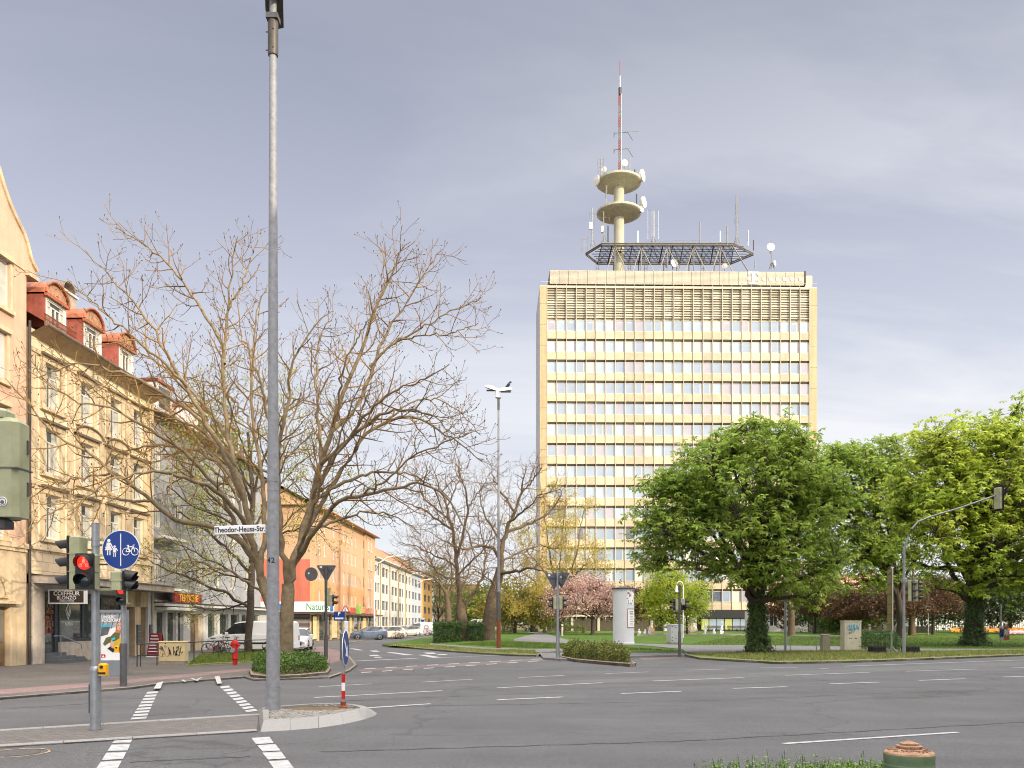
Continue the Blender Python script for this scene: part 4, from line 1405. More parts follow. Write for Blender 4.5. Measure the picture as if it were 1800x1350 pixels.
def terrace(Y, L, EZ2, wall, label, groups, roofmat, cat='apartment building'):
 h = house('apartment_block', label, cat, Y)
 mb = MB()
 ops = [(x, x + w, z, z + 1.35) for x, w in groups for z in (1.4, 3.75, 6.2, 8.65) if z + 1.6 < EZ2]
 wall_open(mb, 0, L, -.1, EZ2, ops, .18, 0)
 mb.add([(0, 0, -.1), (0, 0, EZ2), (0, 12, EZ2), (0, 12, -.1)], [(0, 1, 2, 3)], 0)
 mb.add([(L, 0, -.1), (L, 12, -.1), (L, 12, EZ2), (L, 0, EZ2)], [(0, 1, 2, 3)], 0)
 mb.box(0, L, -.06, -.004, -.1, .8, 1)
 mb.build('wall', [wall, MT['concrete']], h)
 for i, (a, b, c, d) in enumerate(ops):
  nn = max(1, round((b - a) / .8))
  o = window_mesh(b - a, d - c, fr=.05, nx=nn, curtain=0.25 if i % 3 == 0 else 0, depth=.08).build('window', [MT['slate_frame'], MT['slate_pane'], MT['curtain']], h)
  o.location = (a, .1, c)
 mb = MB()
 mb.add([(0, -.5, EZ2 + .05), (L, -.5, EZ2 + .05), (L, 6, EZ2 + 4.4), (0, 6, EZ2 + 4.4)], [(0, 1, 2, 3)], 0)
 mb.add([(0, 6, EZ2 + 4.4), (L, 6, EZ2 + 4.4), (L, 12.5, EZ2), (0, 12.5, EZ2)], [(0, 1, 2, 3)], 0)
 mb.add([(0, 0, EZ2), (0, 6, EZ2 + 4.3), (0, 12, EZ2)], [(0, 1, 2)], 1)
 mb.tube([(0, -.55, EZ2 + .05), (L, -.55, EZ2 + .05)], .1, 6, 2)
 mb.box(0, L, -.45, -.004, EZ2 - .1, EZ2 + .03, 1)
 mb.build('roof', [roofmat, wall, MT['frame_white']], h)
 return h

t1 = terrace(118.6, 36.5, 10.9, MT['creamwall'], 'long pale yellow terrace with dark paired windows under orange tiled roof',
    [(1.0, 1.5), (3.0, 1.5), (6.6, 2.4), (9.6, 2.2), (15.0, 2.4), (18.0, 2.4), (22.5, 2.4), (25.5, 2.4), (29.5, 2.0), (33, 2.2)], MT['tile_orange'])
for x in (4.9, 12.9, 21.2, 28.6):
 mb = MB()
 mb.tube([(x, -.1, 0), (x, -.1, 10.9)], .075, 6)
 mb.build('rain_pipe', [M('ochre_pipe', (.42, .33, .15), .5)], t1)
t2 = terrace(155.2, 13.5, 10.9, MT['bluegreywall'], 'blue grey rendered terrace house between pale yellow and ochre neighbours',
    [(.8, 2.6), (4.4, 2.6), (9.0, 3.4)], MT['tile_brown'])
t3 = terrace(168.9, 17.0, 11.2, MT['ochrewall'], 'ochre terrace house with broad grey windows at the street end',
    [(3.5, 3.6), (10.0, 3.6)], MT['tile_brown'])

# houses closing the street and behind the park
def far_block(px0, px1, Yd, ztop, wall, label, cols, rows, rz=0.0, roof=None, depth=10):
 a, b = at(px0, HY, Yd), at(px1, HY, Yd)
 L = (b - a).length
 h = thing('apartment_block', label, 'building', (a.x, a.y, 0.2), rz)
 mb = MB()
 ops = []
 for i in range(cols):
  for j in range(rows):
   x = L * (i + .5) / cols
   z = 1.2 + j * 2.9
   if z + 1.7 < ztop:
    ops.append((x - .6, x + .6, z, z + 1.5))
 wall_open(mb, 0, L, -.5, ztop, ops, .2, 0)
 mb.add([(0, 0, -.5), (0, 0, ztop), (0, depth, ztop), (0, depth, -.5)], [(0, 1, 2, 3)], 0)
 mb.add([(L, 0, -.5), (L, depth, -.5), (L, depth, ztop), (L, 0, ztop)], [(0, 1, 2, 3)], 0)
 if not roof:
  mb.add([(0, 0, ztop), (L, 0, ztop), (L, depth, ztop), (0, depth, ztop)], [(0, 1, 2, 3)], 0)
  mb.box(-.1, L + .1, -.1, -.003, ztop - .35, ztop + .1, 0)
 mb.build('wall', [wall], h)
 for i, (a_, b_, c, d) in enumerate(ops):
  o = window_mesh(b_ - a_, d - c, fr=.07, nx=2, curtain=.4 if i % 2 else 0).build('window', WIN, h)
  o.location = (a_, .1, c)
 if roof:
  mb = MB()
  mb.add([(-.4, -.5, ztop), (L + .4, -.5, ztop), (L + .4, depth / 2, ztop + 3.6), (-.4, depth / 2, ztop + 3.6)], [(0, 1, 2, 3)], 0)
  mb.add([(-.4, depth / 2, ztop + 3.6), (L + .4, depth / 2, ztop + 3.6), (L + .4, depth + .5, ztop), (-.4, depth + .5, ztop)], [(0, 1, 2, 3)], 0)
  mb.add([(0, 0, ztop), (L, 0, ztop), (L, depth, ztop), (0, depth, ztop)], [(0, 1, 2, 3)], 1)
  mb.add([(0, 0, ztop), (0, depth / 2, ztop + 3.5), (0, depth, ztop)], [(0, 1, 2)], 1)
  mb.add([(L, 0, ztop), (L, depth, ztop), (L, depth / 2, ztop + 3.5)], [(0, 1, 2)], 1)
  mb.build('roof', [roof, wall], h)
 return h

far_block(762, 842, 215, 11.5, MT['orangewall'], 'golden apartment house closing the view at the street end', 7, 3)
far_block(1340, 1420, 133, 3.6, MT['whitewall'], 'low white flat roofed annex beside the lawn', 2, 1)
far_block(1424, 1560, 178, 8.5, MT['creamwall'], 'cream house with salmon roof half hidden behind the chestnut trees', 5, 2, 0.0, M('salmon_tiles', (.42, .20, .14), .8, 0, .15, 2))
far_block(1600, 1830, 165, 9.5, MT['creamwall'], 'pale house behind the dark trees and flower bed', 7, 3)

# unseen tall blocks, added and stepped in height to shade the junction
PU, PV = Vector((0.72, -0.69, 0)), Vector((0.69, 0.72, 0))
for v0, v1, hgt, lab in ((-10.0, 13.0, 22.3, 'unseen six storey corner block behind the viewer, added for shade'), (13.05, 30.0, 27.5, 'unseen eight storey block next to corner block, added for shade'),
       (30.05, 62.0, 31.0, 'tallest of the unseen shade blocks behind the viewer'), (62.05, 97.0, 21.0, 'long unseen seven storey block at the far end, added for shade')):
 b0 = PU * 18 + PV * v1
 h = thing('apartment_block', lab, 'building', (b0.x, b0.y, 0), math.atan2(-PV.y, -PV.x), 'unseen shade blocks behind the viewer')
 L = v1 - v0
 nfl = int(hgt // 3.05)
 ncol = max(2, int(L // 3))
 mb = MB()
 ops = [(L * (i + .5) / ncol - .6, L * (i + .5) / ncol + .6, .9 + 3.0 * j, 2.5 + 3.0 * j) for i in range(ncol) for j in range(nfl) if 2.8 + 3 * j < hgt]
 wall_open(mb, 0, L, 0, hgt, ops, .2, 0)
 mb.add([(0, 0, 0), (0, 0, hgt), (0, 11, hgt), (0, 11, 0)], [(0, 1, 2, 3)])
 mb.add([(L, 0, 0), (L, 11, 0), (L, 11, hgt), (L, 0, hgt)], [(0, 1, 2, 3)])
 mb.add([(0, 11, 0), (0, 11, hgt), (L, 11, hgt), (L, 11, 0)], [(0, 1, 2, 3)])
 mb.add([(0, 0, hgt), (L, 0, hgt), (L, 11, hgt), (0, 11, hgt)], [(0, 1, 2, 3)])
 mb.box(0, L, -.2, -.003, hgt - .4, hgt + .15)
 for a, b, c, d in ops:
  mb.add([(a, .2, c), (b, .2, c), (b, .2, d), (a, .2, d)], [(0, 1, 2, 3)], 1)
 mb.build('wall', [MT['whitewall'], MT['glass']], h)
# ================================================================== OFFICE TOWER
TR = math.radians(1.05)
tw_ = at(949, HY, 150.0)
TG = 0.45                                       # ground level there
tower = thing('office_tower', 'golden brown high-rise office tower with ribbon windows and louvred top storeys', 'office tower', (tw_.x, tw_.y, 0), TR)
TL, TD = 49.0, 14.0
BX0, NB = 1.25, 27
BW = (TL - 1.3 - BX0) / NB
MT['gold'] = M('bronze_gold_panel', (0.50, 0.415, 0.28), 0.55, 0.0, 0.14, 0.8, 0.03, 20, 0.5, island=0.20)
MT['gold2'] = M('bronze_gold_pier', (0.48, 0.36, 0.20), 0.55, 0.0, 0.10, 0.35, 0.03, 20, 0.5, island=0.06, streak=0.22)
MT['louvre'] = M('weathered_louvre', (0.45, 0.41, 0.31), 0.6, 0.1, 0.16, 0.6, 0, 20, 0.5, island=0.30)
MT['louvre_back'] = M('dark_louvre_backing', (0.36, 0.32, 0.23), 0.8, 0, 0.2, 1)
MT['mullion'] = M('aluminium_mullion', (0.50, 0.45, 0.36), 0.5, 0.2, 0.06, 3)
MT['towerside'] = brickmat('grey_blue_side_panels', (0.36, 0.38, 0.42), (0.44, 0.45, 0.48), (0.6, 0.6, 0.6), 1.7, 1.83, 0.03, 0.5, 0.2, 0.0, 'YZ', 0.08)
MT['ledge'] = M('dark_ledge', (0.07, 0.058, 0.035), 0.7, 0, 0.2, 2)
MT['parapetpanel'] = M('champagne_parapet_panel', (0.46, 0.43, 0.34), 0.5, 0.1, 0.06, 0.4, 0, 20, 0.5, island=0.05, streak=0.15)
panes = [M('pane_blue_grey', (0.25, 0.31, 0.40), 0.10, 0, 0.10, 0.25, 0, 30, 0.9),  # sky reflections and blinds are put into the pane colours at random
   M('pane_lilac', (0.33, 0.31, 0.365), 0.12, 0, 0.10, 0.25, 0, 30, 0.9),
   M('pane_pale_blue', (0.32, 0.395, 0.48), 0.12, 0, 0.10, 0.25, 0, 30, 0.9),
   M('pane_cream_blind', (0.50, 0.50, 0.44), 0.35, 0, 0.06, 0.3, 0, 30, 0.6),
   M('pane_white_blind', (0.50, 0.53, 0.57), 0.35, 0, 0.06, 0.3, 0, 30, 0.6),
   M('pane_dark', (0.10, 0.12, 0.16), 0.08, 0, 0.3, 0.4, 0, 30, 0.9)]
FRM = M('tower_window_frame', (0.70, 0.66, 0.56), 0.5, 0.1, 0.05, 2)
ztop = lambda py: H + (HY - py) / 10.0
ZP = ztop(503)
ZL = ztop(561)
PITCH = 3.668
NFL = 14
# core volume, set just behind the curtain wall
mb = MB()
mb.box(0.3, TL - 0.3, 0.55, TD, TG - 0.6, ZP - 0.3, 0)
mb.build('core', MT['ledge'], tower)
mb = MB()
mb.box(-0.02, 0.28, 0.7, TD, 3.0, ZP, 0)
mb.box(TL - 0.28, TL + 0.02, 0.7, TD, 3.0, ZP, 0)
mb.box(0.28, TL - .28, TD + .003, TD + .2, 3.0, ZP, 0)
mb.build('side_wall', MT['towerside'], tower)
mb = MB()
mb.box(0.0, TL, -0.02, TD + .2, ZP - .0, ZP + .14, 0)
for i in range(NB + 1):
 x = BX0 + i * BW
 mb.tube([(x, .05, ZP + .14), (x, .05, ZP + .8)], .035, 5, 0)
mb.tube([(0, .05, ZP + .8), (TL, .05, ZP + .8)], .03, 5, 0)
mb.build('roof', [MT['mullion']], tower)
# corner piers in storey-high plates
for xa, xb in ((-0.02, BX0 - .06), (TL - 1.24, TL + .02)):
 mb = MB()
 z = 3.0
 while z < ZP - .1:
  z2 = min(z + PITCH, ZP - .02)
  mb.box(xa, xb, -0.12, 0.7, z + .02, z2 - .02, 0)
  z = z2
 mb.build('corner_pier', MT['gold2'], tower)
# louvred plant storeys
mb = MB()
NS = 12
rr = random.Random(9)
for b in range(NB):
 xa, xb = BX0 + b * BW + .06, BX0 + (b + 1) * BW - .06
 tilt = rr.choice((.12, .15, .17))
 for s in range(NS):
  z = ZL + .35 + (ZP - ZL - .55) * s / NS
  h = (ZP - ZL - .55) / NS
  mb.add([(xa, .18, z), (xb, .18, z), (xb, .18 + tilt, z + h * .74), (xa, .18 + tilt, z + h * .74),
    (xa, .22, z), (xb, .22, z), (xb, .22 + tilt, z + h * .74), (xa, .22 + tilt, z + h * .74)],
    [(0, 1, 2, 3), (7, 6, 5, 4), (0, 4, 5, 1), (3, 2, 6, 7)], 0)
mb.box(BX0, TL - 1.3, .44, .5, ZL, ZP, 1)
mb.box(BX0 - .05, TL - 1.25, -.05, .15, ZP - .26, ZP - .02, 2)
mb.build('louvre', [MT['louvre'], MT['louvre_back'], MT['mullion']], tower)
# mullions
for i in range(NB + 1):
 x = BX0 + i * BW
 mb = MB()
 mb.box(-.045, .045, -.16, .2, 2.6, ZP - .03, 0)
 o = mb.build('mullion', MT['mullion'], tower)
 o.location = (x, 0, 0)
# spandrel panels: one band per storey, each bay a plate, with a dark recess under it
for f in range(NFL):
 zt = ZL - f * PITCH - 2.05
 mb = MB()
 for b in range(NB):
  xa, xb = BX0 + b * BW + .075, BX0 + (b + 1) * BW - .075
  mb.box(xa, xb, -.02, .3, zt - 1.35, zt - .02, 0)
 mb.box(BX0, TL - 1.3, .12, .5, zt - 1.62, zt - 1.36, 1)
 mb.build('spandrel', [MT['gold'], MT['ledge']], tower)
# windows
rr = random.Random(21)
bulk = MB()
count = 0
for f in range(NFL):
 z1 = ZL - f * PITCH - .12
 z0 = z1 - 1.9
 mood = rr.random()
 if f == 1:
  mood = .95
 for b in range(NB):
  xa, xb = BX0 + b * BW + .05, BX0 + (b + 1) * BW - .05
  w, h = xb - xa, z1 - z0
  q = rr.random()
  k = 1 + (rr.choice((3, 3, 4, 3, 4)) if q < (.80 if mood > .9 else .14 if mood > .3 else .05) else (rr.choice((0, 0, 1, 2)) if f < 9 or rr.random() < .85 else 5))
  k2 = rr.choice((k, 4, 5, 5, 3)) if k < 4 else rr.choice((k, 3, 2))
  split = rr.choice((.72, .78, .82, .8))
  m_ = MB() if count < 100 else bulk
  mat = None if count < 100 else Matrix.Translation((xa, .12, z0))
  fr = .05
  m_.box(0, fr, 0, .12, 0, h, 0, mat)
  m_.box(w - fr, w, 0, .12, 0, h, 0, mat)
  m_.box(fr, w - fr, 0, .12, 0, fr, 0, mat)
  m_.box(fr, w - fr, 0, .12, h - fr, h, 0, mat)
  xs = fr + (w - 2 * fr) * split
  m_.add([(fr, .05, fr), (xs, .05, fr), (xs, .05, h - fr), (fr, .05, h - fr)], [(0, 1, 2, 3)], k, mat)
  m_.add([(xs, .05, fr), (w - fr, .05, fr), (w - fr, .05, h - fr), (xs, .05, h - fr)], [(0, 1, 2, 3)], k2, mat)
  if f == 0 and q > .5 and k < 4:        # strip lights seen through the top storey's glass
   m_.add([(fr + .3, .045, h - .45), (xs - .05, .045, h - .42), (xs - .05, .045, h - .2), (fr + .3, .045, h - .25)], [(0, 1, 2, 3)], 5, mat)
  if count < 100:
   o = m_.build('window', [FRM] + panes, tower)
   o.location = (xa, .12, z0)
  count += 1
o = bulk.build('window', [FRM] + panes, tower)
o['kind'] = 'stuff'
# ground storey: dark glazing behind slim columns
mb = MB()
mb.box(BX0, TL - 1.3, 1.8, 2.0, TG - .5, 3.5, 0)
mb.box(0, TL, -.1, 1.8, 3.0, 3.35, 1)
mb.box(28.0, 42.5, -.9, -.1, 2.75, 4.2, 2)
for i in range(11):
 x = 28.4 + i * 1.38
 mb.box(x, x + 1.25, -.55, -.5, .75, 2.7, 3 if i % 3 else 4)
mb.box(28.0, 42.5, -.5, -.1, TG - .5, .75, 2)
mb.box(21.8, 27.5, -.8, .4, TG - .5, 3.4, 5)
mb.build('ground_floor', [MT['glass'], MT['mullion'], MT['black'], panes[2], M('lime_blind', (.40, .44, .16), .5), MT['frame_white']], tower)
for i in range(11):
 x = 1.0 + i * 4.7
 mb = MB()
 mb.box(-.22, .22, .3, .8, TG - .6, 3.0, 0)
 o = mb.build('column', MT['mullion'], tower)
 o.location = (x, 0, 0)
# set-back crown with panel cladding, dark slot under it
zc0, zc1 = ztop(497), ztop(473)
mb = MB()
xa, xb = 1.75, 46.9
mb.box(xa, xb, 0.9, TD - 1, ZP + .15, zc0, 1)
npan = 27
for i in range(npan):
 for j in range(4):
  x0 = xa + (xb - xa) * i / npan
  x1 = xa + (xb - xa) * (i + 1) / npan
  z0 = zc0 + (zc1 - zc0) * j / 4
  z1 = zc0 + (zc1 - zc0) * (j + 1) / 4
  for s in range(3):
   zz0 = z0 + (z1 - z0) * s / 3
   mb.box(x0 + .03, x1 - .03, .42, .6, zz0 + .02, z0 + (z1 - z0) * (s + 1) / 3 - .01, 0)
mb.box(xa, xb, .6, TD - .6, zc0, zc1 - .02, 1)
mb.box(xb + .2, xb + 1.5, .5, 4, ZP + .15, ZP + 2.4, 0)
mb.box(xb + .05, xb + .35, .42, 3, zc0 + .2, zc1 + .2, 1)
mb.build('crown_panels', [MT['parapetpanel'], M('crown_dark_gap', (.09, .075, .05), .8)], tower)
# letter and row of square marks
mb = MB()
xt = (1327 - 949) / 10.0
zb, zt = ztop(495.5), ztop(473.5)
W = MT['signwhite']
y0 = .30
mb.box(xt - .26, xt + .26, y0, y0 + .1, zb + .25, zt - .05, 0)
mb.box(xt - .75, xt + .75, y0, y0 + .1, zb, zb + .25, 0)
mb.box(xt - .95, xt + .95, y0, y0 + .1, zt - .3, zt, 0)
mb.box(xt - .95, xt - .72, y0, y0 + .1, zt - .6, zt - .3, 0)
mb.box(xt + .72, xt + .95, y0, y0 + .1, zt - .6, zt - .3, 0)
mb.build('letter', W, tower)
for px in (1319.5, 1333.5, 1346, 1358, 1370.5, 1383, 1396, 1411):
 mb = MB()
 x = (px - 949) / 10.0
 z = ztop(486.3)
 mb.box(x - .24, x + .24, y0, y0 + .1, z - .26, z + .26, 0)
 mb.build('square_mark', W, tower)
# round mast column
YC = 156.0
colp = at(1088, HY, YC)
zz = lambda py, d=YC: H + (HY - py) / F * d
MT['pale_conc'] = M('pale_cream_concrete', (0.48, 0.465, 0.36), 0.75, 0, 0.08, 0.4, 0.1, 20, streak=0.2)
MT['disc_under'] = M('concrete_disc', (0.50, 0.48, 0.36), 0.8, 0, 0.14, 0.3, 0.1, 15, streak=0.3)
mast = thing('antenna_tower', 'round cream concrete mast with two dish platforms on the tower roof', 'antenna tower', (colp.x, colp.y, ZP + .1))
mb = MB()
mb.lathe([(.95, 0), (.95, zz(305) - ZP)], 20)
mb.build('column', MT['pale_conc'], mast, True)
for pyc in (323.5, 377.0):
 mb = MB()
 z = zz(pyc) - ZP
 mb.lathe([(.95, z - .85), (3.0, z - .35), (3.95, z - .12), (4.08, z), (4.08, z + .34), (3.98, z + .4), (.95, z + .4)], 40)
 mb.build('platform', MT['disc_under'], mast, True)

MT['antred'] = M('antenna_red', (.30, .07, .05), .6, 0, .15, 2)
MT['antwhite'] = M('antenna_white', (.66, .66, .64), .5, 0, .08, 2)
MT['antgrey'] = M('antenna_steel', (.24, .23, .21), .5, .3, .2, 3)
MT['antdark'] = M('antenna_dark', (.06, .06, .065), .6, .2, .2, 3)

def lattice(mb, x, y, z0, z1, w, step, k1, k2=None, r=.035):
 cs = [(x - w, y - w), (x + w, y - w), (x, y + w)]
 n = max(1, int((z1 - z0) / step))
 for c in cs:
  for i in range(n):
   a, b = z0 + (z1 - z0) * i / n, z0 + (z1 - z0) * (i + 1) / n
   kk = k1 if (k2 is None or (i * 7 // n) % 2 == 0) else k2
   mb.tube([(c[0], c[1], a), (c[0], c[1], b)], r, 4, kk, False)
 for i in range(n):
  a, b = z0 + (z1 - z0) * i / n, z0 + (z1 - z0) * (i + 1) / n
  kk = k1 if (k2 is None or (i * 7 // n) % 2 == 0) else k2
  for q in range(3):
   c, d = cs[q], cs[(q + 1) % 3]
   mb.tube([(c[0], c[1], a), (d[0], d[1], b)], r * .7, 3, kk, False)

AM = [MT['antred'], MT['antwhite'], MT['antgrey'], MT['antdark']]
GA = 'antennas on the tower roof'

def antenna(name, label, px, py, d=YC, cat='antenna', grp=GA):
 p = at(px, py, d)
 return thing(name, label, cat, p, 0, grp)

# tall red and white lattice mast with tip
a = antenna('lattice_mast', 'tall red and white lattice mast rising from the upper round platform', 1089, 304)
mb = MB()
hh = zz(166) - zz(304)
lattice(mb, 0, 0, 0, hh, .2, .5, 0, 2, .05)
mb.tube([(.25, -.35, 0), (.25, -.35, hh)], .05, 4, 1)
mb.build('lattice', AM, a)
mb = MB()
mb.tube([(.1, 0, hh), (.1, 0, hh + 1.2)], .3, 8, 3)
mb.tube([(.1, 0, hh + 1.2), (.1, 0, hh + 3.4)], .08, 8, 1)
mb.tube([(.1, 0, hh + 3.4), (.1, 0, hh + 6.1)], .075, 8, 0)
mb.build('tip', AM, a)
for z, L in ((zz(235) - zz(304), 1.6), (zz(264) - zz(304), 1.2)):
 mb = MB()
 mb.tube([(-1.0, 0, z - .3), (-.8, 0, z + .1), (1.5, 0, z + .25), (2.4, 0, z - 1.2)], .05, 4, 3)
 mb.tube([(-1.0, 0, z - .7), (-1.0, 0, z + .3)], .05, 4, 3)
 mb.tube([(1.0, 0, z + .35), (3.6 * L / 1.6, .3, z + .6)], .035, 4, 2)
 mb.build('side_arm', AM, a)

def dish(label, px, py, d, r, rz, tilt=0.0, mount=True):
 a = antenna('dish_antenna', label, px, py, d, 'dish antenna')
 a.rotation_euler = (0, 0, rz)
 mb = MB()
 m = Matrix.Rotation(RAD(90), 4, 'X') @ Matrix.Rotation(tilt, 4, 'X')   # axis to -Y
 mb.lathe([(.12 * r, -.42 * r), (.7 * r, -.3 * r), (.97 * r, 0), (r, .14 * r), (r, .3 * r), (.93 * r, .3 * r), (.55 * r, .36 * r), (.01, .38 * r)], 20, (0, 0, 0), 1, m)
 mb.build('drum', AM, a, True)
 mb = MB()
 mb.tube([(0, .3 * r, -r * 1.4), (0, .5 * r, r * .6)], .09, 6, 2)
 mb.tube([(0, .45 * r, 0), (0, .2 * r, 0)], .12, 6, 2)
 mb.build('mount', AM, a)
 return a

dish('big tilted white drum dish on the upper platform rim, right side', 1128, 309, YC - 1, 1.05, RAD(62))
dish('large white drum dish on the lower platform rim', 1130, 356, YC - 1, 1.0, RAD(58))
dish('small white drum under the dish of the lower platform', 1127, 368, YC - 1.2, .55, RAD(40))
dish('grey drum dish at the left rim of the upper platform', 1049, 318, YC - 1, .95, RAD(-60))
dish('small round white dish beside the red lattice mast', 1098, 287, YC - 2, .6, RAD(10))
dish('small white dish on the pole cluster left of the upper platform', 1062, 298, YC - 1, .5, RAD(-30))
dish('white drum dish on a tripod at the right of the roof', 1354.5, 435, 153, .72, RAD(0))
dish('small pale drum low on the tripod at the right of the roof', 1361, 463, 154, .5, RAD(50))
dish('grey dish standing on the roof behind the clad crown', 1184, 463, 155, .75, RAD(30))
dish('low brown dish on the roof near the crown letter', 1274, 468, 155, .5, RAD(-20))

def pole(label, px, py0, py1, d, r=.06, k=2, arms=(), base=False, loops=False, panel=None):
 a = antenna('rod_antenna', label, px, py0, d)
 h = (py0 - py1) / F * d
 mb = MB()
 mb.tube([(0, 0, 0), (0, 0, h)], r, 6, k)
 mb.build('rod', AM, a)
 mb = MB()
 for z, L in arms:
  mb.tube([(-L, 0, z * h), (L, 0, z * h)], .025, 4, 2)
  mb.tube([(-L, 0, z * h - .5), (-L, 0, z * h + .5)], .03, 4, 2)
  mb.tube([(L, 0, z * h - .5), (L, 0, z * h + .5)], .03, 4, 2)
 if loops:
  for s in (-1, 1):
   mb.tube([(s * .95, 0, h * .12), (s * .95, 0, h), (s * .2, 0, h), (s * .2, 0, h * .12), (s * .95, 0, h * .12)], .03, 4, 1)
  mb.tube([(-.95, 0, h * .55), (.95, 0, h * .55)], .03, 4, 2)
 if base:
  for q in range(3):
   an = q * 2.094
   mb.tube([(.6 * math.cos(an), .6 * math.sin(an), 0), (0, 0, 1.4)], .05, 4, 2)
 if panel:
  z, w, hh_ = panel
  mb.rbox(-w - .25, w - .25, -.35, .0, z * h, z * h + hh_, .05, 1)
 if mb.v:
  mb.build('fittings', AM, a)
 return a

pole('rod antenna with four loops standing on the roof platform', 1148, 427, 370, 154, .08, 2, base=True, loops=True)
pole('pole with panel antenna at the left end of the platform', 1041, 432, 366, 153, .1, 2, arms=((.85, .5), (.6, .4)), base=True, panel=(.42, .3, 1.3))
pole('twin pole cluster with cross arms next to the lower platform', 1061, 425, 372, 153, .09, 2, arms=((.8, 1.0), (.35, .4)), base=True, panel=(.3, .2, 1.1))
pole('thin whip antenna close to the mast column', 1069, 425, 397, 152, .14, 3)
pole('white stick antenna right of the mast column', 1121, 427, 406, 152, .13, 1)
pole('thin tall rod in the middle of the platform', 1230, 427, 390, 152, .1, 2)
pole('short white stick antenna on the platform', 1266, 426, 406, 152, .12, 1)
pole('notched dark rod beside the white stick', 1278.5, 432, 399, 152, .12, 2, arms=((.9, .12), (.6, .12), (.3, .12)))
pole('tallest rod antenna near the right end of the platform', 1294.5, 427, 343, 154, .13, 2, arms=((.45, .35), (.62, .25), (.75, .2)), base=True)
pole('thin comb rod at the right end of the platform', 1315, 432, 405, 153, .1, 1, arms=((.8, .12), (.5, .12)))
pole('short dark rod on the platform corner', 1324.5, 440, 422, 152, .1, 3)
pole('slim rod with dipoles at the far left of the platform', 1027.5, 443, 416, 152, .06, 2, arms=((.8, .55), (.2, .55)))
pole('rod with many short dipoles above the upper platform', 1056, 312, 277, YC - 2, .09, 2, arms=((.9, .5), (.7, .55), (.5, .5), (.3, .5)))
pole('stout rod with lamp right of the lattice mast', 1106.5, 306, 278, YC - 1, .14, 2)
pole('thin rod on the rim of the upper platform', 1116, 306, 298, YC - 1, .13, 3)
pole('comb rod rising from the lower platform', 1066, 362, 326, YC - 2, .07, 2, arms=((.9, .15), (.7, .15), (.5, .15)))
pole('small dark rod with head on the lower platform rim', 1119, 360, 341, YC - 2, .13, 3)
pole('pole of the tripod at the right of the roof', 1356, 473, 424, 154, .09, 2, base=True)
pole('thin rod beside the steel platform foot', 1327, 473, 458, 152, .08, 2)
pole('short black rod low on the clad crown', 1171, 470, 463, 152, .12, 3)

# steel grid platform on struts
pf = thing('antenna_platform', 'long dark steel grid platform on struts above the tower roof', 'platform', (at(1175, HY, 156).x, 156, 0))
ox = pf.location.x
zf = zz(428, 152)
y_n, y_f = 152 - 156, 160 - 156
nx0, nx1 = at(1058, HY, 152).x - ox, at(1290, HY, 152).x - ox
fx0, fx1 = at(1050, HY, 160).x - ox, at(1262, HY, 160).x - ox
mx0, mx1 = at(1030, HY, 156).x - ox, at(1324, HY, 156).x - ox
corner = [(nx0, y_n), (nx1, y_n), (mx1, 0), (fx1 + 2.4, y_f), (fx0, y_f), (mx0, 0)]
mb = MB()
for z in (zf, zf - .3):
 mb.tube([(x, y, z) for x, y in corner + [corner[0]]], .13, 5, 1)
for x, y in corner:
 mb.tube([(x, y, zf), (x, y, zf - .3)], .09, 4, 1)
for i in range(14):
 t = i / 13
 xn, xf = nx0 + (nx1 - nx0) * t, fx0 + (fx1 + 2.4 - fx0) * t
 mb.tube([(xn, y_n, zf - .3), (xf, y_f, zf - .3)], .09, 4, 0)
 mb.tube([(xn, y_n, zf - .3), (xf, y_f, zf - .3)], .07, 4, 0)
 if i < 13:
  xn2, xf2 = nx0 + (nx1 - nx0) * (t + 1 / 13), fx0 + (fx1 + 2.4 - fx0) * (t + 1 / 13)
  mb.tube([(xn, y_n, zf - .25), (xf2, y_f, zf - .25)] if i % 2 else [(xn2, y_n, zf - .25), (xf, y_f, zf - .25)], .05, 3, 0)
for t in (.12, .25, .37, .5, .62, .75, .87):
 y = y_n + (y_f - y_n) * t
 e = .93 - .25 * abs(t - .5)
 mb.tube([(mx0 * e, y, zf - .15), (mx1 * e, y, zf - .15)], .075, 4, 2)
# walkway of fine grating bars
for i in range(110):
 t = i / 109
 xn, xf = nx0 + (nx1 - nx0) * t, fx0 + (fx1 + 2.4 - fx0) * t
 mb.tube([(xn, y_n + .3, zf - .22), (xn + (xf - xn) * .96, y_n + (y_f - y_n) * .96, zf - .22)], .05, 3, 0, False)
mb.build('deck', [MT['antdark'], M('weathered_beige_steel', (.13, .115, .09), .6, .2, .2, 2), MT['antdark']], pf)
STR = [MT['antgrey'], M('pale_strut', (.36, .33, .26), .6, .2, .15, 2)]
zr = ZP + 2.0

def strut(p, q, r, k):
 mb = MB()
 mb.tube([p, q], r, 5, k)
 mb.build('strut', STR, pf)

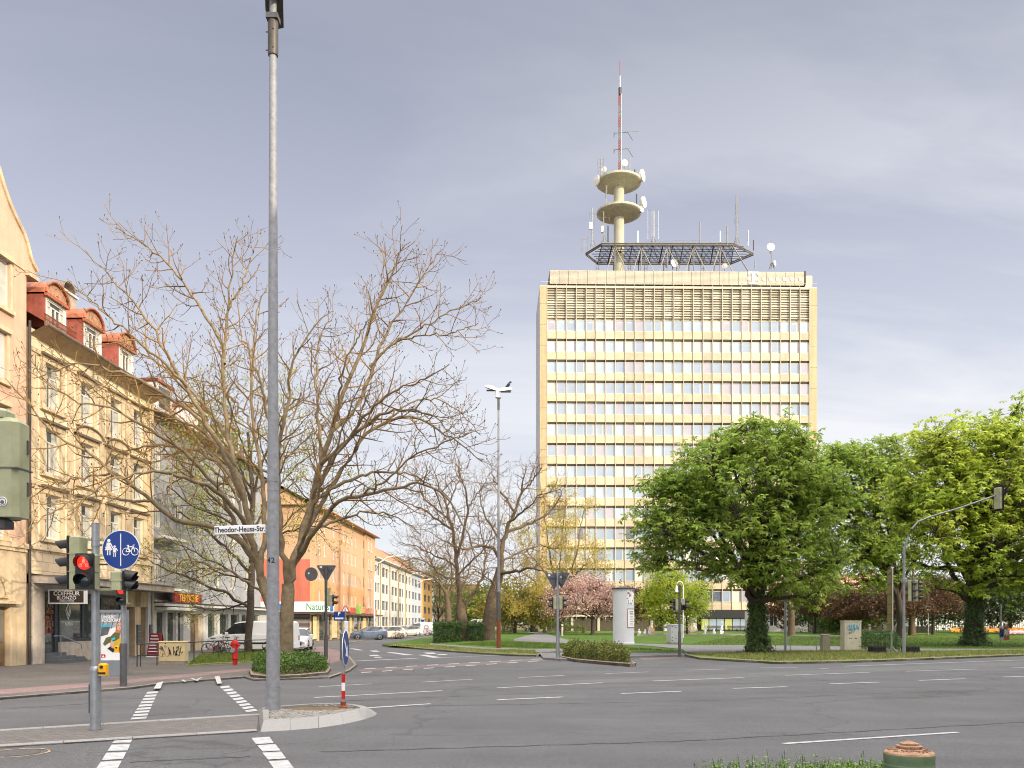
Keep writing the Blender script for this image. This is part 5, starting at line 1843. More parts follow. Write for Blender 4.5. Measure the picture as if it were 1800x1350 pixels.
for i in range(5):
 t = (i + .5) / 5
 x = nx0 + (nx1 - nx0) * t
 strut((x, y_n + .5, zf - .3), (x, y_n + .5, zr - 2), .1, 0)
 strut((x + .6, y_f - .5, zf - .3), (x + .6, y_f - .5, zr - 2), .1, 0)
 strut((x, y_n + .4, zf - .35), (x + 3.6, y_n + .4, zr - 1.2), .075, 1)
 strut((x, y_n + .4, zf - .35), (x - 2.4, y_n + .4, zr - 1.2), .075, 1)
for x in (mx0 + 2.2, nx0 + 5.6, nx0 + 8.6, nx0 + 14.5, nx0 + 19):
 mb = MB()
 for s in (-.25, .25):
  mb.tube([(x + s, 1.0, zf - .3), (x + s, 1.0, zr - 2)], .06, 4, 1)
 for j in range(10):
  mb.tube([(x - .25, 1.0, zr - 1.4 + j * .6), (x + .25, 1.0, zr - 1.4 + j * .6)], .045, 4, 1)
 mb.build('ladder', STR, pf)
strut((nx1 - .3, y_n, zf - .3), (nx1 + 4.8, y_n, zr - 2.2), .12, 0)
mb = MB()
mb.tube([(nx0 + 8, y_n, zf), (nx0 + 8, y_n, zf + .45), (nx0 + 12, y_n, zf + .45), (nx0 + 12, y_n, zf)], .03, 4)
mb.tube([(nx0 + 12.6, y_n, zf), (nx0 + 12.6, y_n, zf + .5), (nx0 + 17.5, y_n, zf + .5), (nx0 + 17.5, y_n, zf)], .03, 4)
mb.build('railing', MT['antgrey'], pf)
# ================================================================== TREES
class Tubes:
 """many tapered limbs gathered into one mesh"""

 def __init__(s):
  s.g = {}

 def add(s, pts, rad, sides):
  s.g.setdefault((len(pts), sides), []).append(([tuple(p) for p in pts], list(rad)))

 def build(s, name, mat, parent=None, origin=(0, 0, 0)):
  Vs, Ls, Cs, off = [], [], [], 0
  for (n, m), items in s.g.items():
   P = np.array([i[0] for i in items], dtype=np.float64) - np.array(origin)
   R = np.array([i[1] for i in items], dtype=np.float64)
   B = len(items)
   T = np.empty_like(P)
   T[:, 1:-1] = P[:, 2:] - P[:, :-2]
   T[:, 0] = P[:, 1] - P[:, 0]
   T[:, -1] = P[:, -1] - P[:, -2]
   T /= np.linalg.norm(T, axis=2, keepdims=True) + 1e-9
   ref = np.array([0.31, 0.17, 0.93])
   ref = np.where(np.abs(T @ ref)[..., None] > 0.97, np.array([0.93, 0.3, 0.1]), ref)
   U = np.cross(T, ref)
   U /= np.linalg.norm(U, axis=2, keepdims=True) + 1e-9
   W = np.cross(T, U)
   a = np.arange(m) * 2 * np.pi / m
   ring = P[:, :, None, :] + R[:, :, None, None] * (np.cos(a)[None, None, :, None] * U[:, :, None, :] + np.sin(a)[None, None, :, None] * W[:, :, None, :])
   Vs.append(ring.reshape(-1, 3))
   b = np.arange(B)[:, None, None] * (n * m)
   i = np.arange(n - 1)[None, :, None] * m
   j = np.arange(m)[None, None, :]
   j2 = (j + 1) % m
   q = np.stack([b + i + j, b + i + j2, b + i + m + j2, b + i + m + j], -1) + off
   Ls.append(q.reshape(-1))
   Cs.append(np.full(B * (n - 1) * m, 4))
   off += B * n * m
  return np_mesh(name, np.concatenate(Vs), np.concatenate(Ls), np.concatenate(Cs), mat, parent, True)

def resample(ctrl, n, rng, jit=0.0):
 """smooth line through the control points"""
 P = [Vector(c) for c in ctrl]
 P = [P[0] * 2 - P[1]] + P + [P[-1] * 2 - P[-2]]
 out = []
 segs = len(P) - 3
 for k in range(n):
  u = k / (n - 1) * segs
  i = min(int(u), segs - 1)
  t = u - i
  a, b, c, d = P[i:i + 4]
  q = 0.5 * ((2 * b) + (c - a) * t + (2 * a - 5 * b + 4 * c - d) * t * t + (3 * b - a - 3 * c + d) * t ** 3)
  if jit and 0 < k < n - 1:
   q = q + Vector((rng.gauss(0, jit), rng.gauss(0, jit), rng.gauss(0, jit)))
  out.append(q)
 return out

def side_dir(t, ang, az):
 a = Vector((0, 0, 1)) if abs(t.z) < .9 else Vector((1, 0, 0))
 u = t.cross(a).normalized()
 w = t.cross(u)
 return (t * math.cos(ang) + (u * math.cos(az) + w * math.sin(az)) * math.sin(ang)).normalized()

def sprout(T, pts, rad, lv, spec, rng, tips=None):
 """grow side shoots from a limb, then shoots from those"""
 if lv >= len(spec):
  if tips is not None:
   tips.append((pts[-1], (pts[-1] - pts[-2]).normalized()))
  return
 sp = spec[lv]
 seg = [(pts[i + 1] - pts[i]).length for i in range(len(pts) - 1)]
 L = sum(seg)
 s = L * sp.get('start', .15) + rng.uniform(0, sp['gap'])
 az = rng.uniform(0, 6.28)
 while s < L * 0.985:
  acc = 0
  for i, g in enumerate(seg):
   if acc + g >= s:
    break
   acc += g
  f = (s - acc) / max(g, 1e-6)
  p = pts[i].lerp(pts[i + 1], f)
  r = rad[i] + (rad[i + 1] - rad[i]) * f
  t = (pts[i + 1] - pts[i]).normalized()
  pos = s / L
  ln = sp['len'] * (1 - sp.get('taper', .5) * pos) * rng.uniform(.65, 1.25)
  d = side_dir(t, RAD(sp['ang'] + rng.uniform(-14, 14)), az)
  az += 2.4 + rng.uniform(-.5, .5)
  n = sp['n']
  q = [p]
  dd = d.copy()
  st = ln / (n - 1)
  for k in range(n - 1):
   dd = (dd + Vector((rng.gauss(0, sp['wob']), rng.gauss(0, sp['wob']), rng.gauss(0, sp['wob']) + sp['up'] * (k + .5) / n))).normalized()
   q.append(q[-1] + dd * st)
  r0 = min(r * .72, sp['r'] * rng.uniform(.8, 1.2))
  rr = [max(sp.get('rmin', .006), r0 * (1 - .72 * k / (n - 1))) for k in range(n)]
  T.add(q, rr, sp['sides'])
  sprout(T, q, rr, lv + 1, spec, rng, tips)
  s += sp['gap'] * rng.uniform(.65, 1.4)
 # the limb's own tip forks
 if tips is not None and lv == len(spec) - 1:
  tips.append((pts[-1], (pts[-1] - pts[-2]).normalized()))

def limb(T, ctrl, r0, r1, n, sides, rng, jit=0.03, pw=.8):
 pts = resample(ctrl, n, rng, jit)
 rad = [r1 + (r0 - r1) * (1 - k / (n - 1)) ** pw for k in range(n)]
 T.add(pts, rad, sides)
 return pts, rad

def leaf_quads(name, centers, normals, sizes, mat, parent, origin, rng, aspect=.5, fold=.25):
 """one folded diamond leaf per centre"""
 C = np.asarray(centers) - np.array(origin)
 N = np.asarray(normals, dtype=np.float64)
 N /= np.linalg.norm(N, axis=1, keepdims=True) + 1e-9
 n = len(C)
 R = rng.normal(size=(n, 3))
 U = np.cross(N, R)
 U /= np.linalg.norm(U, axis=1, keepdims=True) + 1e-9
 W = np.cross(N, U)
 s = np.asarray(sizes)[:, None]
 V = np.stack([C, C + U * s * .5 + W * s * aspect * .5 - N * s * fold * .5, C + U * s - N * s * fold, C + U * s * .5 - W * s * aspect * .5 - N * s * fold * .5], 1).reshape(-1, 3)
 return np_mesh(name, V, np.arange(4 * n), np.full(n, 4), mat, parent)

def palmate(name, centers, sizes, mat, parent, origin, rng, leaflets=6, droop=.42):
 """chestnut leaves: leaflets spread from one stalk and hang a little"""
 C = np.asarray(centers) - np.array(origin)
 n = len(C)
 up = rng.normal(size=(n, 3)) * .42 + np.array([0, 0, 1.0])
 up /= np.linalg.norm(up, axis=1, keepdims=True)
 R = rng.normal(size=(n, 3))
 U = np.cross(up, R)
 U /= np.linalg.norm(U, axis=1, keepdims=True)
 W = np.cross(up, U)
 out = []
 s = np.asarray(sizes)[:, None]
 for k in range(leaflets):
  a = 2 * math.pi * (k + .3) / (leaflets + .9) + rng.uniform(-.15, .15, n)[:, None]
  d = np.cos(a) * U + np.sin(a) * W
  e = -np.sin(a) * U + np.cos(a) * W
  ln = s * rng.uniform(.75, 1.1, n)[:, None]
  dr = droop * rng.uniform(.6, 1.5, n)[:, None]
  out.append(np.stack([C, C + d * ln * .62 + e * ln * .22 - up * ln * dr * .35, C + d * ln - up * ln * dr, C + d * ln * .62 - e * ln * .22 - up * ln * dr * .35], 1))
 V = np.concatenate(out, 1).reshape(-1, 3)
 m = n * leaflets
 return np_mesh(name, V, np.arange(4 * m), np.full(m, 4), mat, parent)

def tip_leaves(tips, per, spread, rng):
 c, nn = [], []
 for p, d in tips:
  for _ in range(per):
   c.append((p.x + rng.gauss(0, spread), p.y + rng.gauss(0, spread), p.z + rng.gauss(0, spread)))
   nn.append((rng.gauss(0, 1), rng.gauss(0, 1), rng.gauss(0, 1)))
 return c, nn

# ---------------------------------------------------------------- the big bare tree behind the lamp mast
DA = 36.0
rng = random.Random(17)
baseA = at(502, HY, DA)
baseA.z = 0.1
treeA = thing('bare_tree', 'huge spreading bare tree with forked trunk and upturned twigs behind lamp mast', 'tree', baseA)
TA, TW = Tubes(), Tubes()

def PA(px, py, dd=0.0):
 return at(px, py, DA + dd)

limb(TA, [PA(503, 1176), PA(503, 1150), PA(504, 1090), PA(506, 1050), PA(506, 1026)], .31, .25, 14, 14, rng, .004)
limb(TA, [PA(499, 1120), PA(486, 1092, -.1), PA(472, 1055, -.2), PA(458, 1015, -.3)], .24, .20, 12, 12, rng, .004)
MAIN = [  #  (control points, start radius)
 # from the left leader
 ([(458, 1018, -.3), (449, 985, -.5), (441, 940, -.8), (430, 880, -.9), (414, 820, -.6), (400, 750, 0), (394, 690, .3), (394, 610, .3), (402, 530, .2), (408, 470, 0), (418, 415, -.2)], .21),
 ([(394, 640, .3), (388, 600, .5), (352, 540, .8), (315, 490, 1.2), (285, 455, 1.5), (245, 425, 1.6), (205, 400, 1.8)], .10),
 ([(402, 545, .2), (425, 500, .5), (440, 460, .9), (452, 420, 1.0)], .06),
 ([(430, 880, -.9), (395, 800, -1.8), (350, 720, -2.3), (310, 650, -2.6), (262, 570, -2.6), (210, 500, -2.4), (150, 440, -2.2)], .14),
 ([(330, 680, -2.5), (280, 630, -3.2), (220, 580, -3.8), (160, 530, -4.0), (118, 490, -4.2)], .08),
 ([(449, 985, -.5), (420, 950, -1.3), (396, 934, -1.6), (350, 922, -2.0), (307, 913, -2.4), (266, 878, -2.8), (218, 845, -3.2), (159, 800, -3.6), (95, 760, -3.8), (40, 700, -4.0), (10, 665, -4)], .18),
 ([(266, 878, -2.8), (225, 880, -3.5), (170, 872, -4.2), (110, 890, -4.8), (50, 930, -5.2)], .08),
 ([(200, 830, -3.3), (150, 840, -3.0), (95, 850, -2.6), (45, 880, -2.5)], .06),
 ([(420, 950, -1.3), (390, 870, -2.2), (330, 800, -3.2), (270, 760, -3.8), (200, 720, -4.4), (120, 700, -4.8), (40, 640, -5)], .12),
 ([(441, 940, -.8), (420, 850, .3), (370, 770, 1.2), (300, 730, 2.0), (220, 700, 2.8), (140, 650, 3.2), (80, 600, 3.4)], .12),
 ([(458, 1015, -.3), (466, 940, .5), (462, 860, 1.3), (452, 780, 1.6), (440, 700, 1.8), (445, 620, 2), (455, 540, 2.2), (470, 500, 2.2)], .16),
 ([(470, 1050, -.2), (430, 1020, -1), (385, 1000, -1.8), (340, 985, -2.2), (300, 990, -2.5), (255, 960, -2.8)], .07),
 # from the right leader
 ([(506, 1030, 0), (500, 985, -.3), (492, 930, -.6), (488, 860, -.8), (492, 780, -1), (505, 700, -1.3), (515, 640, -1.6), (540, 590, -1.8), (580, 550, -2)], .19),
 ([(506, 1030, 0), (518, 990, .3), (532, 940, .6), (548, 880, .8), (565, 815, .8), (580, 760, .6), (600, 700, .4), (632, 630, .2), (655, 560, 0), (680, 500, -.3), (700, 450, -.5), (722, 425, -.6)], .23),
 ([(580, 760, .6), (625, 715, 1.2), (650, 660, 1.6), (672, 600, 1.8), (700, 555, 2), (735, 500, 2.2), (760, 460, 2.4), (778, 438, 2.4)], .13),
 ([(650, 645, 1.6), (690, 605, 1.4), (735, 580, 1.2), (790, 550, 1.0), (845, 522, .8)], .075),
 ([(700, 600, 1.4), (750, 590, .8), (800, 585, .4), (840, 568, .2)], .05),
 ([(655, 560, 0), (668, 515, .4), (690, 470, .8), (705, 430, 1)], .05),
 ([(532, 940, .6), (570, 880, 1.4), (605, 820, 1.8), (640, 770, 2), (680, 740, 1.8), (730, 735, 1.5), (780, 760, 1.2), (815, 785, 1.1), (848, 812, 1)], .15),
 ([(680, 740, 1.8), (730, 705, 2.4), (790, 710, 2.8), (845, 765, 3)], .06),
 ([(518, 990, .3), (560, 920, -.8), (600, 880, -1.6), (650, 868, -2.2), (700, 858, -2.6), (745, 850, -2.9), (790, 880, -3.2), (820, 935, -3.4), (838, 985, -3.4)], .13),
 ([(640, 868, -2.1), (680, 845, -3), (730, 800, -3.6), (790, 775, -4), (830, 760, -4.2)], .06),
 ([(548, 880, .8), (590, 800, -.4), (640, 735, -1.4), (690, 690, -2.2), (740, 670, -2.8), (790, 640, -3)], .10),
 ([(565, 815, .8), (560, 740, 1.8), (555, 660, 2.4), (565, 590, 2.8), (590, 550, 3)], .10),
 ([(520, 985, .3), (538, 930, -1.4), (560, 860, -2.6), (590, 790, -3.4), (615, 720, -4), (640, 660, -4.4)], .10),
 ([(492, 800, -1), (470, 730, -1.8), (455, 660, -2.4), (430, 600, -2.8), (400, 560, -3)], .09),
 ([(515, 1000, .2), (530, 960, 1.8), (545, 900, 3.2), (555, 830, 4.2), (560, 760, 5), (600, 700, 5.6)], .11),
 ([(440, 935, -.8), (400, 880, -2.5), (340, 845, -4), (270, 830, -5), (190, 850, -5.6), (120, 900, -6)], .14),
 ([(430, 880, -.9), (380, 810, 1), (300, 785, 2.5), (220, 795, 3.5), (150, 840, 4)], .12),
 ([(414, 820, -.6), (360, 745, -1.2), (290, 695, -1.6), (210, 655, -2), (130, 640, -2.2), (60, 665, -2.2)], .13),
 ([(405, 780, -.3), (350, 700, 2.5), (280, 640, 4), (210, 600, 5)], .11),
 ([(548, 880, .8), (600, 850, 1.5), (660, 832, 1.8), (720, 835, 2), (780, 870, 2)], .12),
 ([(565, 815, .8), (620, 765, -.5), (680, 725, -1.2), (740, 722, -1.6), (800, 765, -2)], .12),
 ([(532, 940, .6), (580, 918, 2), (630, 902, 3), (690, 905, 3.6), (740, 940, 4)], .10),
 ([(488, 860, -.8), (500, 780, 2), (530, 700, 3), (570, 640, 3.6)], .08),
 ([(590, 740, .5), (600, 665, -1), (625, 600, -2), (660, 545, -2.6)], .07),
 ([(452, 780, 1.6), (425, 720, 3), (380, 680, 4), (320, 660, 5)], .07),
 ([(455, 1000, -.2), (430, 930, 1.8), (410, 860, 3.2), (370, 800, 4.4), (330, 760, 5.2), (280, 700, 6)], .11),
]
SPEC_A = [dict(gap=.40, len=2.3, taper=.48, ang=52, r=.038, n=6, wob=.12, up=.16, sides=4, start=.3, rmin=.012),
   dict(gap=.30, len=1.0, taper=.35, ang=48, r=.017, n=5, wob=.13, up=.38, sides=3, start=.18, rmin=.008),
   dict(gap=.40, len=.34, taper=.2, ang=48, r=.010, n=3, wob=.16, up=.6, sides=3, start=.3, rmin=.0055)]
tipsA = []
for ctrl, r0 in MAIN:
 pts, rad = limb(TA, [PA(*c) for c in ctrl], r0 * .80, .018, 26, 9, rng, .04, 1.1)
 sprout(TW, pts, rad, 0, SPEC_A, rng, tipsA)
MT['bark_A'] = M('smooth_grey_brown_bark', S(142, 126, 98), .85, 0, .3, 3.5, .6, 18, .3, col2=S(96, 86, 70))
MT['twig_A'] = M('ochre_brown_twigs', S(156, 124, 70), .85, 0, .3, .55, 0, 22, .3, col2=S(72, 57, 44))
TA.build('trunk', MT['bark_A'], treeA, baseA)
TW.build('crown', MT['twig_A'], treeA, baseA)
# swollen buds at the tips
bm_ = []
for p, d in tipsA:
 if rng.random() < .5:
  bm_.append((p, d))
TB = Tubes()
for p, d in bm_:
 TB.add([p - d * .02, p + d * .03, p + d * .075], [.010, .020, .004], 4)
TB.build('buds', M('dark_buds', S(84, 58, 46), .8, 0, .2, 4), treeA, baseA)

# ---------------------------------------------------------------- slimmer tree coming into bud, further back
DB = 52.0
rng = random.Random(23)
baseB = at(440, HY, DB)
baseB.z = .08
treeB = thing('budding_tree', 'slim dark tree with yellow green buds beside the white van', 'tree', baseB)
TA, TW = Tubes(), Tubes()
PB = lambda px, py, dd=0.0: at(px, py, DB + dd)
limb(TA, [PB(437, 1152), PB(438, 1110), PB(441, 1050), PB(443, 1000), PB(441, 940), PB(445, 880), PB(440, 820), PB(436, 760)], .25, .08, 20, 10, rng, .02)
LB = [([(438, 1068), (410, 1050, -1), (370, 1030, -2), (330, 1015, -3), (290, 1000, -3.6), (265, 985, -4)], .10),
  ([(440, 1056), (400, 1070, 1), (365, 1072, 1.6), (330, 1062, 2), (300, 1068, 2)], .06),
  ([(442, 1010), (405, 970, 1.2), (360, 930, 2.2), (310, 900, 3), (265, 880, 3.4)], .10),
  ([(441, 960), (400, 900, -1), (350, 850, -2), (300, 800, -2.6), (260, 770, -3)], .10),
  ([(443, 930), (480, 870, 1), (520, 820, 2), (560, 790, 2.6)], .08),
  ([(444, 890), (420, 820, 1.4), (380, 760, 2.2), (340, 720, 3)], .08),
  ([(445, 870), (470, 790, -1), (500, 730, -1.6), (530, 690, -2)], .08),
  ([(440, 820), (420, 760, -1), (400, 700, -1.5), (395, 660, -2)], .06),
  ([(442, 985), (475, 950, -1), (520, 930, -2), (560, 925, -3), (600, 930, -3)], .07),
  ([(440, 1030), (400, 1000, -2), (350, 975, -4), (300, 950, -5)], .08),
  ([(442, 900), (400, 850, 2), (350, 810, 3.5), (300, 790, 4.5)], .07), ([(444, 880), (415, 830, -2), (370, 800, -3.5), (330, 760, -4.5)], .07),
  ([(441, 945), (390, 910, .5), (340, 890, 1), (290, 850, 1.5), (250, 840, 2)], .08), ([(440, 820), (450, 760, 2), (470, 700, 3), (480, 660, 3.5)], .06),
  ([(443, 860), (400, 790, .5), (360, 710, 1), (345, 670, 1)], .07), ([(442, 1020), (400, 1010, 2), (350, 1000, 3), (300, 1025, 4), (270, 1040, 4)], .06),
  ([(445, 870), (490, 820, 2), (530, 780, 3), (580, 740, 4)], .07), ([(441, 970), (410, 940, 3), (370, 900, 5), (330, 860, 6)], .07),
  ([(441, 1000), (470, 960, 2), (520, 900, 3), (580, 870, 4), (640, 850, 5)], .08)]
SPEC_B = [dict(gap=.42, len=2.6, taper=.4, ang=42, r=.026, n=5, wob=.12, up=.12, sides=4, start=.2, rmin=.009),
   dict(gap=.42, len=1.0, taper=.3, ang=42, r=.012, n=4, wob=.14, up=.1, sides=3, start=.15, rmin=.006),
   dict(gap=.5, len=.4, taper=.2, ang=45, r=.008, n=3, wob=.14, up=.1, sides=3, start=.3, rmin=.005)]
tips = []
for ctrl, r0 in LB:
 pts, rad = limb(TA, [PB(*c) for c in ctrl], r0, .02, 18, 7, rng, .04)
 sprout(TW, pts, rad, 0, SPEC_B, rng, tips)
TA.build('trunk', MT['bark_dark'], treeB, baseB)
TW.build('crown', MT['bark_dark'], treeB, baseB)
c, nn = tip_leaves(tips, 11, .16, rng)
rs = np.random.RandomState(8)
leaf_quads('buds', c, nn, rs.uniform(.07, .16, len(c)), leafmat('yellow_green_buds', (.20, .24, .03), (.42, .40, .07), .35, .5, 2), treeB, baseB, rs)

# ---------------------------------------------------------------- the pair of old bare trees on the lawn corner, and those behind
MT['bark_old'] = M('fissured_bark', S(112, 97, 80), .9, 0, .4, 4, 1.0, 18, .2, col2=S(78, 67, 57))
MT['twig_pink'] = M('reddish_brown_twigs', S(128, 104, 76), .9, 0, .3, .7, 0, 20, .2, col2=S(92, 76, 62))
SPEC_C = [dict(gap=.46, len=2.8, taper=.4, ang=52, r=.045, n=6, wob=.22, up=.22, sides=4, start=.12, rmin=.014),
   dict(gap=.36, len=1.4, taper=.35, ang=48, r=.02, n=5, wob=.24, up=.25, sides=3, start=.12, rmin=.010),
   dict(gap=.45, len=.6, taper=.2, ang=48, r=.011, n=3, wob=.2, up=.3, sides=3, start=.2, rmin=.007)]

def bare_tree(label, d, trunk, r0, limbs, seed, spec=SPEC_C, name='bare_tree', group=None, leaf=None, twig=None, r1=.3, lw=1.0):
 rng = random.Random(seed)
 P = lambda px, py, dd=0.0: at(px, py, d + dd)
 b = P(*trunk[0])
 b.z = terr(d) - .05
 root = thing(name, label, 'tree', b, 0, group)
 TA, TW = Tubes(), Tubes()
 tr = [b] + [P(*c) for c in trunk[1:]]
 tr0 = [b + Vector((0, 0, -.1))] + tr[1:]
 pts = resample(tr0, 16, rng, .01)
 rad = [r0 * (1.25 if k == 0 else 1.08 if k == 1 else 1) * (1 - (1 - r1 / r0) * k / 15) for k in range(16)]
 TA.add(pts, rad, 12)
 tips = []
 for ctrl, lr in limbs:
  q, qr = limb(TA, [P(*c) for c in ctrl], lr * lw * .82, .025, 20, 8, rng, .07, 1.0)
  sprout(TW, q, qr, 0, spec, rng, tips)
 TA.build('trunk', MT['bark_old'], root, b)
 TW.build('crown', twig or MT['twig_pink'], root, b)
 if leaf:
  c, nn = tip_leaves(tips, leaf[0], leaf[1], rng)
  q = np.random.RandomState(seed)
  leaf_quads('leaves', c, nn, q.uniform(leaf[2], leaf[3], len(c)), leaf[4], root, b, q)
 return root

DC = 84.0
bare_tree('old bare tree with V shaped fork standing at the box hedge', DC, [(815, 1124), (813, 1100), (810, 1075), (809, 1060)], .62,
   [([(809, 1062), (806, 1020), (802, 980), (795, 930), (785, 890), (770, 850), (760, 820)], .34),
   ([(814, 1075), (830, 1045), (845, 1020), (852, 990, 2), (850, 950, 3), (840, 900, 4)], .26),
   ([(800, 985), (815, 940, -1), (822, 890, -2), (815, 850, -3), (800, 815, -4)], .2),
   ([(795, 930), (770, 915, -2), (740, 895, -4), (710, 880, -5), (690, 860, -5)], .16),
   ([(804, 1000), (785, 985, 2), (760, 975, 3), (730, 960, 4), (700, 955, 5)], .15),
   ([(785, 890), (800, 860, 1), (810, 830, 2), (808, 810, 3)], .12),
   ([(790, 910), (750, 880, 3), (730, 840, 4), (735, 815, 5)], .12),
   ([(805, 1010), (830, 985, -2), (855, 960, -3), (870, 920, -4)], .13),
   ([(822, 890, -2), (845, 860, -2), (862, 830, -3)], .09),
   ([(806, 1020), (775, 1010, -2), (745, 985, -4), (715, 985, -5), (695, 1010, -5)], .11)], 31, r1=.45)
bare_tree('old bare tree with thick leaning trunk behind the tall lamp post', DC - 1, [(857, 1126), (860, 1090), (866, 1050), (872, 1030), (880, 1000)], .68,
   [([(880, 1000), (884, 960), (892, 930), (905, 900), (915, 870), (920, 840), (925, 815)], .36),
   ([(880, 990), (870, 965, -1), (845, 960, -2), (815, 965, -3), (785, 952, -4), (755, 935, -5)], .22),
   ([(878, 1010), (905, 1005, -2), (940, 1000, -4), (965, 1012, -5), (985, 1040, -5)], .22),
   ([(892, 935), (925, 920, 1), (960, 905, 2), (980, 880, 2), (995, 850, 2)], .2),
   ([(905, 900), (885, 870, 2), (868, 840, 3), (862, 815, 3)], .17),
   ([(915, 870), (940, 840, -1), (955, 815, -2)], .12),
   ([(884, 955), (860, 920, 3), (845, 880, 4), (850, 845, 5)], .14),
   ([(900, 915), (930, 890, -3), (950, 870, -4), (985, 860, -5)], .13),
   ([(885, 985), (915, 970, 3), (945, 960, 5), (975, 965, 6), (1000, 950, 6)], .14),
   ([(872, 1030), (850, 1010, -3), (830, 1000, -4), (800, 1010, -5)], .1)], 37, r1=.45)
bare_tree('thinner bare tree leaning left beyond the hedge', 104, [(789, 1114), (788, 1080), (787, 1060), (784, 1040)], .45,
   [([(784, 1045), (770, 1022), (750, 1008), (720, 1000), (700, 985)], .2), ([(786, 1055), (795, 1020), (790, 980), (775, 940)], .2),
   ([(784, 1045), (765, 1000, 2), (745, 960, 3), (720, 930, 3)], .15), ([(788, 1075), (805, 1045), (822, 1010), (830, 970)], .16)], 41, r1=.25,
   leaf=(1, .08, .1, .2, leafmat('rusty_buds', (.22, .13, .03), (.32, .22, .05), .3, .5, 1)))
YL = leafmat('yellow_spring_leaves', (.30, .26, .045), (.48, .40, .09), .45, .5, .5, .3)
bare_tree('golden yellow budding tree in front of the tower corner', 112, [(985, 1113), (984, 1090), (982, 1060)], .4,
   [([(982, 1065), (975, 1020), (965, 970), (960, 920), (955, 870)], .22), ([(982, 1065), (1000, 1020), (1015, 970), (1020, 930), (1030, 890)], .22),
   ([(983, 1080), (1010, 1050), (1040, 1020), (1065, 1000)], .15), ([(982, 1070), (955, 1040), (930, 1015), (905, 1000)], .16),
   ([(980, 1040), (985, 980, 3), (990, 920, 4), (995, 870, 5)], .16), ([(975, 1020), (945, 990, -2), (920, 960, -3), (910, 930, -3)], .14),
   ([(1000, 1020), (1030, 990, -2), (1050, 960, -3)], .12), ([(983, 1075), (960, 1055, -3), (935, 1050, -5), (905, 1060, -6)], .12)], 43,
   [dict(gap=.7, len=3.0, taper=.4, ang=45, r=.045, n=5, wob=.18, up=.1, sides=3, start=.15, rmin=.015),
   dict(gap=.6, len=1.3, taper=.3, ang=45, r=.02, n=4, wob=.2, up=.05, sides=3, start=.1, rmin=.012),
   dict(gap=.55, len=.5, taper=.2, ang=45, r=.012, n=3, wob=.2, up=.05, sides=3, start=.2, rmin=.008)],
   'budding_tree', None, (26, .34, .13, .27, YL), M('yellowish_twigs', S(150, 118, 62), .9, 0, .3, .7), .2)

